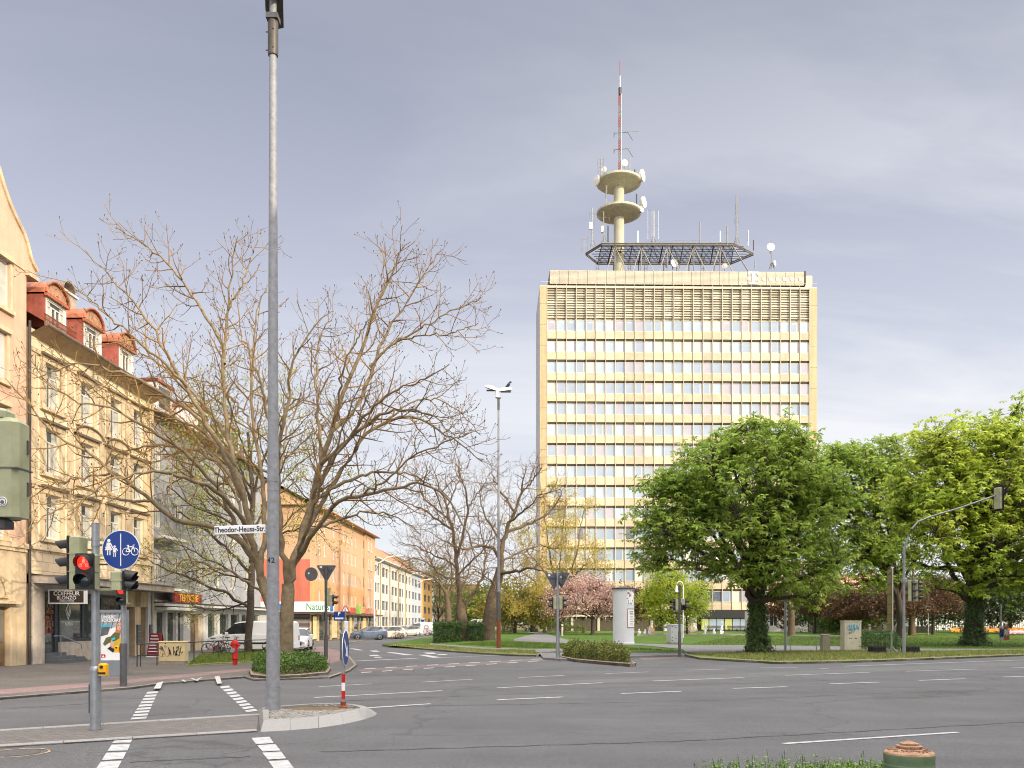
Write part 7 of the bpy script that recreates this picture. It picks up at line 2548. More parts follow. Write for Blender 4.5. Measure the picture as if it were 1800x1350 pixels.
# ---------------------------------------------------------------- post with red light at the far side of the crossing
p1 = gp(217, 1206, .06)
k1 = p1.y / F
post = thing('traffic_light', 'traffic light post on the pavement before the poster, red pedestrian light lit', 'traffic light', p1, 0, 'traffic lights of the junction')
lz1 = lambda py: H + (HY - py) * k1 - .06
mb = MB()
mb.tube([(0, 0, -.05), (0, 0, lz1(1131))], .10, 16, 0)
mb.tube([(0, 0, lz1(1131)), (0, 0, lz1(1000))], .068, 16, 1)
mb.build('pole', [MT['galv_dark'], MT['galv']], post, True)
signal_head(post, 2, .10, Vector((.05, -.24, lz1(1047))), RAD(6), [MT['redlit'], MT['lensdark']], visor=.18, pitch=.27)
signal_head(post, 2, .10, Vector((.16, .0, lz1(1024))), RAD(80), [MT['lensred'], MT['lensdark']], visor=.26, pitch=.25)
mb = MB()
mb.box(-.05, .2, -.12, .0, lz1(1060) - .03, lz1(1060), 0)
mb.box(-.05, .2, -.12, .0, lz1(1030), lz1(1030) + .03, 0)
mb.build('bracket', MT['siggreen'], post)
mb = MB()
mb.rbox(-.23, -.09, -.10, .04, lz1(1147), lz1(1135), .02, 0)
mb.disc((-.16, -.105, lz1(1138)), .028, .02, 1)
mb.build('push_button', [MT['yellowbox'], MT['black']], post)

# ---------------------------------------------------------------- big signal head seen from behind at the left edge, on its own post
dL = 8.1
pL = at(-52, HY, dL)
post = thing('traffic_light', "large traffic light seen from behind at the photo's left edge", 'traffic light', (pL.x, pL.y, .02), 0, 'traffic lights of the junction')
zc = at(0, 822, dL).z
mb = MB()
mb.tube([(0, 0, -.05), (0, 0, 4.6)], .075, 16)
mb.tube([(0, 0, 4.55), (0, 0, 4.62)], .08, 16)
mb.build('pole', MT['galv'], post, True)
mb = MB()
xr = at(43, HY, dL).x - pL.x
mb.rbox(xr - .42, xr, -.13, .13, zc - .50, zc + .44, .05, 0)
mb.rbox(xr - .42, xr - .13, -.10, .10, zc + .44, zc + .53, .03, 0)
mb.rbox(xr - .42, xr - .14, -.10, .10, zc - .60, zc - .50, .03, 1)
mb.box(xr - .42, xr + .004, -.135, .135, zc - .05, zc - .035, 1)
for z in (zc + .18, zc - .22):
 mb.tube([(xr, .05, z - .06), (xr + .015, .05, z - .06), (xr + .015, .05, z + .06), (xr, .05, z + .06)], .012, 6, 1)
mb.disc((xr - .13, -.134, zc - .36), .045, .004, 2, 24)
mb.tube([(xr - .13 + .034 * math.cos(a * .3491), -.138, zc - .36 + .034 * math.sin(a * .3491)) for a in range(19)], .003, 4, 3, False)
mb.disc((xr - .13, -.137, zc - .365), .018, .004, 3, 12)
mb.build('signal_head', [MT['siggreen'], MT['galv_dark'], MT['signwhite'], MT['darkgrey']], post)
mb = MB()
for z in (zc + .48, zc - .55):
 mb.tube([(0, 0, z), (xr - .3, 0, z)], .03, 8)
mb.build('bracket', MT['galv_dark'], post)
vb = MB()
for i in range(3):
 z = zc + .28 - i * .31
 vb.tube([(xr - .27, .13, z), (xr - .30, .38, z - .03)], [.13, .12], 16, 0, False)
vb.build('visor', MT['black'], post, True)

# ---------------------------------------------------------------- tall lamp mast on the traffic island, with its street name sign
pm = gp(480, 1250, .10)
km = pm.y / F
lm = thing('lamp_mast', 'tall tapered galvanised lamp mast numbered 42 on the cobbled traffic island', 'street lamp', pm)
lzm = lambda py: H + (HY - py) * km - .10
mb = MB()
top = lzm(98)
zs = [(-.05, .147), (.02, .149), (.50, .144), (.505, .137), (1.4, .132), (lzm(900), .116), (lzm(600), .099), (lzm(300), .082), (top + .1, .072)]
mb.lathe([(r, z) for z, r in zs], 28)
mb.lathe([(.150, .495), (.150, .515)], 28)
mb.lathe([(.098, top), (.104, top + .03), (.104, lzm(40)), (.1, lzm(36))], 24, (0, 0, 0), 1)
mb.box(-.12, .12, -.12, .12, lzm(37), lzm(28), 2)
mb.tube([(0, 0, lzm(30)), (0, 0, lzm(-20))], .07, 16, 0)
for z in (lzm(88), lzm(56)):
 mb.tube([(-.15, 0, z), (-.1, 0, z)], .012, 6, 1)
 mb.disc((.03, -.106, z), .014, .01, 3, 10)
for py in (846, 862, 922, 935):
 r = .113
 mb.lathe([(r + .006, lzm(py) - .012), (r + .006, lzm(py) + .012)], 28)
mb.rbox(.075, .135, -.06, .06, 1.0, 1.35, .01, 0)
mt42 = MT['black']
for j, ch in enumerate("42"):
 a = RAD(-90 + (-26 + 40 * j))
 r = .1225
 M4 = Matrix.Translation((r * math.cos(a), r * math.sin(a), lzm(986))) @ Matrix.Rotation(a + RAD(90), 4, 'Z') @ RX90
 mb.text(ch, .15, M4, 3, .002, bold=.003)
MT['mast'] = M('dull_galvanised_mast', S(138, 140, 144), .6, .15, .2, 9, .05, 70)
mb.build('mast', [MT['mast'], M('collar_steel', S(84, 80, 74), .5, .3, .2, 4), MT['galv_dark'], MT['black']], lm, True)
mb = MB()                                      # flat luminaire head, mostly above the frame
zh = 14.62 - .10
for s_, x0_, x1_ in ((1, -.16, .19),):
 rim = [(x0_, -.6), (.05, -.75), (x1_, -.5), (x1_ + .02, .35), (.22, .82), (.1, .86), (-.1, .62), (x0_, .3)]
 rim = [(x - .27 * y, y) for x, y in rim]
 n = len(rim)
 mb.add([(x, y, zh) for x, y in rim] + [(x * 1.06, y * 1.03, zh + .09) for x, y in rim] + [(x * .6, y * .7, zh + .22) for x, y in rim],
   [tuple(range(n - 1, -1, -1)), tuple(range(2 * n, 3 * n))] + [(a + i, a + (i + 1) % n, a + n + (i + 1) % n, a + n + i) for a in (0, n) for i in range(n)], 0)
 mb.k[0] = 1
mb.build('luminaire', [MT['lampgrey'], MT['antdark']], lm)
ns = thing('street_name_sign', 'white street name sign reading Theodor-Heuss-Str. on the lamp mast', 'street sign', pm + Vector((0, 0, lzm(929))))
mb = MB()
xl, xr_ = (377 - 480) * km, (467 - 480) * km
zt0, zt1 = -(936 - 929) * km, (929 - 921.5) * km
m_ = Matrix.Rotation(RAD(-2), 4, 'Y')
mb.rbox(xl, xr_, -.02, .02, zt0, zt1, .01, 0, m_)
fm = m_ @ Matrix.Translation(((xl + xr_) / 2, -.023, 0)) @ RX90
mb.text("Theodor-Heuss-Str.", .150, fm, 1, .002, sx=.86, bold=.003)
mb.build('name_plate', [MT['signwhite'], MT['black']], ns)
mb = MB()
mb.box(xr_ - .02, -.1, -.012, .012, .03, .06, 0)
mb.box(xr_ - .02, -.1, -.012, .012, -.06, -.03, 0)
mb.build('clamp', MT['galv'], ns)

# ---------------------------------------------------------------- keep-right sign on a red and white post at the island tip
pk = gp(603.5, 1244, .10)
kk = pk.y / F
ks = thing('keep_right_sign', 'blue keep right sign turned sideways on red and white banded post', 'road sign', pk)
lzk = lambda py: H + (HY - py) * kk - .10
mb = MB()
mb.lathe([(.10, -.01), (.10, .02), (.065, .05), (.06, .13)], 16, (0, 0, 0), 3)
bands = [(.1, lzk(1229), 0), (lzk(1229), lzk(1214), 1), (lzk(1214), lzk(1200), 2), (lzk(1200), lzk(1184), 1), (lzk(1184), lzk(1108), 0)]
for a, b, k in bands:
 mb.tube([(0, 0, a), (0, 0, b)], .040, 16, k)
mb.build('post', [MT['galv'], MT['signred'], MT['signwhite'], MT['rust']], ks, True)
mb = MB()
rzk = RAD(91)
mm = Matrix.Translation((.05, -.02, lzk(1139))) @ Matrix.Rotation(rzk, 4, 'Z')
mb.disc((0, 0, 0), .375, .012, 0, 40, 'Y', mm)
mb.disc((0, -.008, 0), .36, .004, 1, 40, 'Y', mm)
ar = [(-.2, .16), (-.13, .22), (.09, 0), (.16, .07), (.19, -.19), (-.07, -.16), (0, -.09), (-.0, -.05)]
mb.add([(x, -.0125, z) for x, z in [(-.215, .155), (-.155, .215), (.075, -.015), (.16, .07), (.2, -.2), (-.07, -.16), (.015, -.075)]], [(6, 5, 4, 3, 2, 1, 0)], 0, mm)
mb.build('sign_plate', [MT['signwhite'], MT['signblue']], ks)
mb = MB()
mb.rbox(-.055, .03, -.12, .1, lzk(1160), lzk(1112), .02, 0)
mb.build('housing', [MT['darkgrey']], ks)

# ---------------------------------------------------------------- twin arm lamp posts on the lawn
pl_ = gt(876.5, 1140)
kl = pl_.y / F
lp = thing('lamp_post', 'tall slim lamp post with rusty foot and two white arms, crow on top', 'street lamp', pl_)
lzl = lambda py: H + (HY - py) * kl - pl_.z
mb = MB()
mb.lathe([(.155, -.05), (.15, 2.0)], 16, (0, 0, 0), 1)
mb.lathe([(.15, 2.0), (.145, lzl(1040))], 16, (0, 0, 0), 0)
mb.lathe([(.15, lzl(1040)), (.11, lzl(1036)), (.095, lzl(1000)), (.07, lzl(720))], 16, (0, 0, 0), 2)
mb.lathe([(.09, lzl(720)), (.09, lzl(700))], 12, (0, 0, 0), 0)
mb.lathe([(.17, lzl(700)), (.17, lzl(699))], 12, (0, 0, 0), 0)
mb.build('post', [MT['galv_dark'], MT['rust'], MT['lampgrey']], lp, True)
mb = MB()
mb.lathe([(.15, lzl(699)), (.15, lzl(688))], 10, (-.1, 0, 0), 0)
mb.build('mount', MT['white'], lp)
for s, dz in ((-1, .16), (1, .06)):
 mb = MB()
 z = lzl(688)
 L = .95
 v = []
 for t, hw, th in ((0, .14, .14), (.35, .2, .2), (.8, .18, .17), (1, .1, .08)):
  x, zz_ = s * t * L, z + dz * t * 2
  v += [(x, -hw, zz_ - th * .2), (x, hw, zz_ - th * .2), (x, hw * .8, zz_ + th), (x, -hw * .8, zz_ + th)]
 f = [(3, 2, 1, 0), (12, 13, 14, 15)]
 for q in range(3):
  for e in range(4):
   f.append((q * 4 + e, q * 4 + (e + 1) % 4, q * 4 + 4 + (e + 1) % 4, q * 4 + 4 + e))
 mb.add(v, f, 0)
 mb.box(min(s * .15, s * L * .9), max(s * .15, s * L * .9), -.15, .15, z + dz * .9 - .10, z + dz * .9 - .06, 1)
 mb.build('luminaire', [MT['white'], MT['antdark']], lp)
# the crow: one skinned body on the right arm
crow = thing('crow', 'black crow perched on the right arm of the tall lamp post', 'bird', pl_ + Vector((.66, 0, lzl(687) + .28)))
T = Tubes()
body = [(-.30, 0, -.12), (-.2, 0, -.05), (-.12, 0, 0), (0, 0, .10), (.07, 0, .20), (.11, 0, .28), (.15, 0, .345), (.20, 0, .36), (.25, 0, .35), (.31, 0, .335)]
T.add([Vector(b) * .95 for b in body], [.008, .035, .065, .105, .105, .075, .062, .062, .03, .004], 12)
T.build('body', M('crow_black', (.012, .012, .015), .5, 0, .3, 20), crow)
mb = MB()
for s in (-1, 1):
 mb.tube([(0, s * .04, .02), (.01, s * .045, -.1), (.06, s * .05, -.11)], .009, 5)
 mb.add([(-.26, s * .05, -.08), (-.02, s * .105, .0), (.08, s * .09, .18), (0, s * .06, .2), (-.15, s * .07, .05)], [(0, 1, 2, 3, 4)] if s < 0 else [(4, 3, 2, 1, 0)], 0)
mb.build('wings_and_legs', M('crow_wing', (.016, .016, .022), .4, 0, .3, 20), crow)
pw = at(1201, HY, 92)
sw = thing('park_lamp', 'slim white swan neck lamp behind the silver cabinet', 'street lamp', (pw.x, pw.y, terr(92)))
kw_ = 92 / F
z = lambda py: H + (HY - py) * kw_ - terr(92)
mb = MB()
cv = [(0, 0, 0), (0, 0, 3.2), (0, 0, z(1030))] + [(-.36 + .36 * math.cos(a), 0, z(1030) + .5 * math.sin(a)) for a in (.4, .8, 1.2, 1.57, 2.0, 2.5, 3.0)] + [(-.72, 0, z(1031))]
mb.tube(cv, [.055] * 2 + [.042] * (len(cv) - 2), 8)
mb.build('post', MT['white'], sw, True)
mb = MB()
mb.lathe([(.06, 0), (.1, -.1), (.17, -.5), (.2, -.62), (.01, -.6)], 12, (-.72, 0, z(1030)))
mb.build('lamp_shade', MT['white'], sw, True)
# curved lamps along the far street
for px, d, lab in ((668, 104, 'curved arm street lamp before the orange block'), (719, 138, 'curved arm street lamp before the pale yellow terrace'), (738, 160, 'curved arm street lamp at the blue grey terrace')):
 b = at(px - 10, HY, d)
 sl = thing('street_lamp', lab, 'street lamp', (b.x, b.y, 0), 0, 'curved street lamps of the side street')
 mb = MB()
 mb.tube([(0, 0, 0), (0, 0, 6.5), (.1, 0, 8.0), (.6, 0, 9.2), (1.6, 0, 9.9), (2.8, 0, 10.1)], [.1, .08, .075, .07, .06, .05], 8)
 mb.build('post', MT['white'], sl, True)
 mb = MB()
 mb.rbox(2.6, 3.5, -.14, .14, 10.02, 10.2, .04)
 mb.build('luminaire', MT['white'], sl)

# ---------------------------------------------------------------- more signal posts
def simple_post(name, label, px, py, top_py, d=None, r=.075, zfun=None, cat='traffic light', grp='traffic lights of the junction', thick_to=None):
 g = gt(px, py) if zfun is None else gp(px, py, zfun)
 root = thing(name, label, cat, g, 0, grp)
 k = g.y / F
 z = lambda q: H + (HY - q) * k - g.z
 mb = MB()
 if thick_to:
  mb.tube([(0, 0, -.05), (0, 0, z(thick_to))], r * 1.35, 14, 0)
 mb.tube([(0, 0, -.05), (0, 0, z(top_py))], r, 14, 0)
 mb.build('pole', MT['galv'], root, True)
 return root, g, k, z

def tri_sign(root, c, s, rz, back=True, name='give_way_plate', white=False):
 """triangle standing on its tip"""
 mb = MB()
 a = s / 2
 h = s * .87
 tri = [(-a * .94, h * .5), (a * .94, h * .5), (a, h * .43), (.03, -h * .5), (-.03, -h * .5), (-a, h * .43)]
 n = len(tri)
 for y0, y1, k, sc in ((-.008, .008, 0, 1.0), (-.012, -.0085, 1, .97), (-.015, -.0125, 2, .66)):
  mb.add([(x * sc, y0, z * sc + (0 if sc == 1 else .02 * (1 - sc))) for x, z in tri] + [(x * sc, y1, z * sc + (0 if sc == 1 else .02 * (1 - sc))) for x, z in tri],
    [tuple(range(n)), tuple(range(2 * n - 1, n - 1, -1))] + [((i + 1) % n, i, n + i, n + (i + 1) % n) for i in range(n)], k)
 mb.box(-a * .6, a * .6, .012, .03, h * .2, h * .24, 3)
 if back:
  mb.box(a * .45, a * .7, .009, .012, h * .33, h * .45, 2)
 o = mb.build(name, [MT['darkgrey'], MT['signred'], MT['signwhite'], MT['galv_dark']], root)
 o.location = c
 o.rotation_euler = (0, 0, rz)
 return o

def round_plate(root, c, r, rz, name='round_plate', face_m='signblue'):
 mb = MB()
 mb.disc((0, 0, 0), r, .012, 0, 32)
 mb.disc((0, -.009, 0), r * .96, .005, 1, 32)
 mb.box(r * .25, r * .5, .008, .011, .0, r * .25, 2)
 o = mb.build(name, [MT['darkgrey'], MT[face_m], MT['signwhite']], root)
 o.location = c
 o.rotation_euler = (0, 0, rz)
 return o

# behind the corner hedge: back of a give way sign and a round one, with a signal
root, g, k, z = simple_post('sign_post', 'dark post with backs of triangular and round signs and pale green signal', 573, 1158, 995, None, .075, .06, 'sign post', None, 1116)
root.children[0].data.materials[0] = MT['galv_dark']
tri_sign(root, Vector((0, .09, z(1008))), .98, RAD(180))
round_plate(root, Vector(((546 - 573) * k, .14, z(1009))), .35, RAD(172))
signal_head(root, 2, .10, Vector((.36, .0, z(1055))), RAD(88), [MT['lensred'], MT['lensdark']], visor=.26, pitch=.29)
mb = MB()
mb.rbox(.06, .22, -.1, .1, z(1066), z(1033), .02, 0)
mb.rbox(-.22, -.08, -.08, .08, z(1090), z(1076), .02, 1)
mb.build('bracket', [MT['siggreen'], MT['galv_dark']], root)
# two more small signs at the corner: parking sign and triangle on the pole beyond
root, g, k, z = simple_post('parking_sign', 'small blue parking sign and grey triangle on thin post at the side street', 607, 1134, 1062, None, .035, .06, 'road sign', None)
mb = MB()
mb.rbox(-.95, -.05, -.05, -.03, z(1091), z(1075), .02, 0)
mb.text("P", .42, face(-.5, -.055, z(1079)), 1, .004, bold=.01)
mb.box(-.85, -.15, -.058, -.05, z(1088.5), z(1085.5), 1)
mb.build('sign_plate', [MT['signblue'], MT['signwhite']], root)
tri = tri_sign(root, Vector((0, .05, z(1070))), .75, RAD(180))
tri.rotation_euler = (0, RAD(180), 0)
mb = MB()
mb.rbox(-.08, .25, -.06, .02, z(1122), z(1092), .02, 0)
mb.build('notice', [MT['signwhite']], root)
# middle post with signs and two signals
root, g, k, z = simple_post('sign_post', 'galvanised post with signal heads and double grey give way sign backs at park corner', 980.5, 1156, 1004, None, .075, .105, 'sign post', None, 1111)
tri_sign(root, Vector((-.19, .09, z(1022))), .95, RAD(200))
tri_sign(root, Vector((.2, .14, z(1020))), .9, RAD(150))
round_plate(root, Vector((.22, .05, z(1016))), .34, RAD(238))
signal_head(root, 2, .1, Vector((-.26, .05, z(1060))), RAD(-80), [MT['lensred'], MT['lensdark']], visor=.25, pitch=.31)
signal_head(root, 2, .1, Vector((.27, .05, z(1060))), RAD(80), [MT['lensred'], MT['lensdark']], visor=.25, pitch=.31)
mb = MB()
mb.box(-.3, .3, -.02, .02, z(1048) - .02, z(1048) + .02, 0)
mb.box(-.3, .3, -.02, .02, z(1071) - .02, z(1071) + .02, 0)
mb.build('bracket', MT['siggreen'], root)
# post at the path mouth
root, g, k, z = simple_post('traffic_light', 'dark traffic light post in front of the silver cabinet', 1194.5, 1153, 1028, None, .06, .105, 'traffic light', 'traffic lights of the junction', 1110)
root.children[0].data.materials[0] = MT['galv_dark']
signal_head(root, 2, .1, Vector((-.28, .0, z(1063))), RAD(-70), [MT['lensred'], MT['lensdark']], visor=.25, pitch=.31)
signal_head(root, 1, .1, Vector((.15, -.15, z(1068))), RAD(8), [MT['lensred']], visor=.2, pitch=.3)
signal_head(root, 2, .1, Vector((.33, .06, z(1062))), RAD(76), [MT['lensred'], MT['lensdark']], visor=.25, pitch=.31)
mb = MB()
mb.rbox(.05, .34, -.02, .1, z(1060), z(1052), .02, 0)
mb.box(-.3, .34, .0, .04, z(1075) - .02, z(1075) + .02, 0)
mb.build('bracket', MT['siggreen'], root)
# post with a bent arm over the road
root, g, k, z = simple_post('traffic_light', 'traffic light post bending into a long arm with signal over the road', 1589, 1151, 960, None, .075, .1, 'traffic light', 'traffic lights of the junction', 1104)
xs = lambda px: (px - 1589) * k
mb = MB()
arm = [(0, 0, z(965)), (xs(1592), 0, z(958)), (xs(1596), 0, z(945)), (xs(1603), 0, z(930)), (xs(1614), 0, z(917)), (xs(1640), 0, z(907)), (xs(1690), 0, z(892)), (xs(1752), 0, z(870))]
mb.tube(arm, [.075, .07, .066, .062, .058, .052, .046, .04], 12)
mb.build('arm', MT['lampgrey'], root, True)
signal_head(root, 3, .105, Vector((xs(1757), .0, z(876))), RAD(112), [MT['lensred'], MT['lensdark'], MT['lensdark']], visor=.26, pitch=.40, w=.44, backplate=True)
for i, (zx, rr_) in enumerate(((xs(1603), 60), (xs(1614), 76))):
 signal_head(root, 3, .105, Vector((zx, .05 * i, z(1038))), RAD(rr_), [MT['lensred'], MT['lensdark'], MT['lensdark']], visor=.30, pitch=.40, w=.34)
mb = MB()
mb.box(0, xs(1612), -.02, .02, z(1020) - .02, z(1020) + .02, 0)
mb.rbox(-.12, .12, -.12, .1, z(1024), z(1016), .02, 1)
mb.build('bracket', [MT['siggreen'], MT['galv']], root)
# give way sign under the chestnut
root, g, k, z = simple_post('give_way_sign', 'red bordered give way sign on post beside the ivy clad chestnut', 1380.5, 1144, 1018, None, .06, None, 'road sign', None, 1041)
tri_sign(root, Vector((0, -.09, z(1029))), .78, RAD(-58), back=False)
# guide sign seen edge on
root, g, k, z = simple_post('guide_sign', 'large guide sign seen edge on with yellow back, on bent post', 1567, 1149, 995, None, .05, None, 'road sign', None)
mb = MB()
m_ = Matrix.Rotation(RAD(72), 4, 'Z')
z0_, z1_ = z(1107), z(1000)
mb.rbox(-1.05, 1.05, .06, .12, z0_, z1_, .04, 0, m_)
mb.rbox(-1.1, 1.1, .03, .06, z0_ - .02, z1_ + .02, .04, 1, m_)
for i in range(6):
 zz_ = z0_ + (z1_ - z0_) * (i + .5) / 6
 mb.box(-1.05, 1.05, .12, .15, zz_ - .02, zz_ + .02, 2, m_)
mb.build('sign_panel', [M('sign_back_olive', S(134, 122, 66), .6, .2, .15, 3), MT['frame_white'], MT['galv_dark']], root)
mb = MB()
mb.tube([(0, 0, z(1136)), (.2, 0, z(1143)), (.42, -.1, 0)], .05, 8)
mb.build('stay', MT['galv'], root, True)

for px, lab in ((1542, 'black rubber sign foot left of the guide sign post'), (1601, 'black rubber sign foot right of the bent signal post')):
 g = gt(px, 1149)
 rf_ = thing('rubber_foot', lab, 'sign foot', g, RAD(12), 'rubber feet on the verge')
 mb = MB()
 for i in range(4):
  mb.rbox(-.5 + i * .02, .5 - i * .02, -.25, .25, .0 + i * .11, .085 + i * .11, .03, 0)
 for i in range(5):
  mb.rbox(-.46 + i * .19, -.36 + i * .19, -.27, .27, .0, .45, .03, 0)
 mb.build('foot', MT['rubber'], rf_)

# ---------------------------------------------------------------- advertising column
g = gt(1096, 1132)
ac = thing('advertising_column', 'white round advertising column with dark cap and posters', 'advertising column', g)
k = g.y / F
z = lambda q: H + (HY - q) * k - g.z
Rc = 18.6 * k
mb = MB()
mb.lathe([(Rc * 1.03, -.1), (Rc * 1.03, .12), (Rc, .14), (Rc, z(1036))], 40, (0, 0, 0), 0)
MT['adwhite'] = M('pasted_white_paper', (.62, .63, .66), .7, 0, .06, 1.1)
mb.build('drum', MT['adwhite'], ac, True)
mb = MB()
mb.lathe([(Rc * .98, z(1036)), (Rc * 1.13, z(1036) + .02), (Rc * 1.13, z(1034.3)), (.02, z(1033) + .12)], 40, (0, 0, 0), 0)
mb.build('cap', MT['antdark'], ac, True)

def curved_poster(mb, a0, a1, z0, z1, R, k, n=8):
 v = []
 for i in range(n + 1):
  a = a0 + (a1 - a0) * i / n
  v += [(R * math.sin(a), -R * math.cos(a), z0), (R * math.sin(a), -R * math.cos(a), z1)]
 mb.add(v, [(2 * i, 2 * i + 2, 2 * i + 3, 2 * i + 1) for i in range(n)], k)

mb = MB()
a0, a1 = math.asin(.19), math.asin(.97)
curved_poster(mb, a0, a1, z(1063), z(1035.6), Rc + .006, 0)
r = random.Random(3)
for _ in range(26):
 b0 = r.uniform(a0, a1 - .15)
 zz_ = r.uniform(z(1063), z(1039))
 curved_poster(mb, b0, b0 + r.uniform(.06, .18), zz_, zz_ + r.uniform(.08, .24), Rc + .009 + _ * .0002, r.choice((1, 2, 3, 1, 4)), 3)
mb.build('poster', [MT['signwhite'], M('poster_coral', (.6, .2, .15), .6), M('poster_teal', (.08, .4, .5), .6), M('poster_cream', (.7, .6, .45), .6), M('poster_navy', (.05, .08, .2), .6)], ac)
mb = MB()
curved_poster(mb, a0 + .04, a1, z(1104), z(1070), Rc + .006, 0)
curved_poster(mb, a0 + .10, a1, z(1102.5), z(1071.4), Rc + .010, 1)
for i in range(9):
 zz_ = z(1074 + i * 3)
 curved_poster(mb, a0 + (.28 if i < 2 else .34), a1 - .3 - (.1 if i % 2 else 0), zz_ - (.10 if i < 2 else .05), zz_, Rc + .013, 2, 4)
mb.build('poster', [M('poster_maroon', (.25, .03, .05), .6), MT['signwhite'], M('poster_print', (.3, .3, .32), .7)], ac)

# ---------------------------------------------------------------- cabinets, rails, stones, bollards
def cabinet(name, label, px0, px1, py0, py1, m, rz, dep, cat='cabinet', zb=None, feats=None):
 g = gt((px0 + px1) / 2, py1) if zb is None else gp((px0 + px1) / 2, py1, zb)
 k = g.y / F
 w = (px1 - px0) * k * .94
 h = (py1 - py0) * k
 root = thing(name, label, cat, g, rz)
 mb = MB()
 mb.rbox(-w / 2, w / 2, 0, dep, .12, h, .03, 0)
 mb.box(-w / 2 + .02, w / 2 - .02, .02, dep - .02, -.05, .12, 1)
 mb.rbox(-w / 2 - .03, w / 2 + .03, -.03, dep + .03, h, h + .05, .02, 0)
 mb.build('housing', [m, MT['concrete']], root)
 return root, w, h

MT['cabbeige'] = M('beige_cabinet', S(196, 190, 172), .6, 0, .12, 2.5)
MT['cabsilver'] = M('silver_cabinet', S(186, 188, 190), .5, .2, .08, 2)
MT['spray_black'] = M('black_spray_paint', (.02, .02, .02), .6)
MT['spray_red'] = M('red_spray_paint', (.3, .06, .05), .6)
MT['spray_blue'] = M('blue_spray_paint', (.10, .42, .58), .6)

def scribble(mb, x0, x1, z0, z1, n, y, r, k, seed, step=5):
 rr = random.Random(seed)
 x = x0
 for i in range(n):
  xa = x0 + (x1 - x0) * i / n
  pts = []
  for q in range(step):
   pts.append((xa + (x1 - x0) / n * rr.uniform(-.3, 1.3), y - .001 * i, rr.uniform(z0, z1)))
  pts = resample(pts, 14, rr)
  mb.tube(pts, r, 4, k)

root, w, h = cabinet('switch_cabinet', 'cream switch cabinet with black graffiti beside the low railing', 276.5, 326, 1129, 1167, M('cream_cabinet', S(206, 190, 148), .7, 0, .12, 2), RAD(-3), .45, 'cabinet', .07)
mb = MB()
scribble(mb, -w * .08, w * .42, h * .35, h * .85, 5, -.012, .014, 0, 3)
scribble(mb, -w * .45, -w * .2, h * .55, h * .85, 4, -.012, .009, 0, 5)
scribble(mb, -w * .42, w * .0, h * .3, h * .55, 5, -.014, .005, 1, 8)
mb.box(-w * .25, -w * .2, -.01, 0, h * .92, h * .96, 0)
mb.build('graffiti', [MT['spray_black'], MT['spray_red']], root)
root, w, h = cabinet('switch_cabinet', 'silver switch cabinet with round holes behind the dark signal post', 1177, 1203, 1098.5, 1132, MT['cabsilver'], RAD(20), .7)
mb = MB()
for x, zz_ in ((-.38, .93), (-.1, .86), (-.38, .63), (-.38, .35), (-.38, .08 + .1), (-.1, .3), (.25, .86), (.25, .6)):
 mb.box(x * w - .05, x * w + .05, -.012, -.001, zz_ * h - .03, zz_ * h + .03, 0)
mb.box(.12 * w, .125 * w, -.006, 0, .14, h - .03, 0)
mb.build('vents', MT['spray_black'], root)
root, w, h = cabinet('switch_cabinet', 'beige switch cabinet with pale blue graffiti next to the evergreen shrub', 1482, 1517, 1092.5, 1145.5, MT['cabbeige'], RAD(10), .5)
mb = MB()
scribble(mb, -w * .28, w * .42, h * .66, h * .93, 7, -.012, .02, 0, 12, 6)
scribble(mb, -w * .25, 0, h * .6, h * .66, 3, -.012, .007, 1, 13)
for x in (-.2, -.1, .14, .2):
 mb.box(x * w - .03, x * w + .03, -.01, -.001, h * .43, h * .46, 1)
mb.box(-w * .36, -w * .355, -.006, 0, .14, h - .02, 1)
mb.build('graffiti', [MT['spray_blue'], MT['spray_black']], root)
# concrete post and rail by the path
g = gt(1450.5, 1144.5)
cb = thing('concrete_bollard', 'square brown concrete bollard between rail posts by the path', 'bollard', g)
mb = MB()
mb.rbox(-.26, .26, -.2, .2, -.05, 1.0, .03)
mb.build('shaft', MT['concrete'], cb)
mb = MB()
mb.rbox(-.27, .27, -.21, .21, 1.0, 1.06, .02)
mb.build('cap', MT['concrete'], cb)

def railing(label, pts, hh, group=None, m='galv', posts=True, r=.03, mid=True):
 c = pts[0]
 root = thing('railing', label, 'railing', c, 0, group)
 q = [p - c for p in pts]
 mb = MB()
 mb.tube([p + Vector((0, 0, hh)) for p in q], r, 8)
 if mid:
  mb.tube([p + Vector((0, 0, hh * .5)) for p in q], r * .8, 8)
 mb.build('rail', MT[m], root, True)
 for p in q:
  mb = MB()
  mb.tube([p + Vector((0, 0, -.05)), p + Vector((0, 0, hh))], r, 8)
  mb.build('post', MT[m], root, True)
 return root

railing('thin grey tube railing along the park path', [gt(1389, 1144.5), gt(1435, 1144.5), gt(1478, 1144.5)], .95, mid=False)
railing('dark low railing left of the graffiti cabinet', [gp(241, 1172, .06), gp(247, 1171.5, .06), gp(276, 1170, .06)], .95, 'low tube railings on the left pavement', 'antdark', r=.025)
railing('dark low railing in front of the bicycles and van', [gp(327, 1166, .06), gp(341, 1165, .06), gp(384, 1160, .06), gp(430, 1158, .06), gp(472, 1156, .06)], .95, 'low tube railings on the left pavement', 'antdark', r=.025, mid=False)
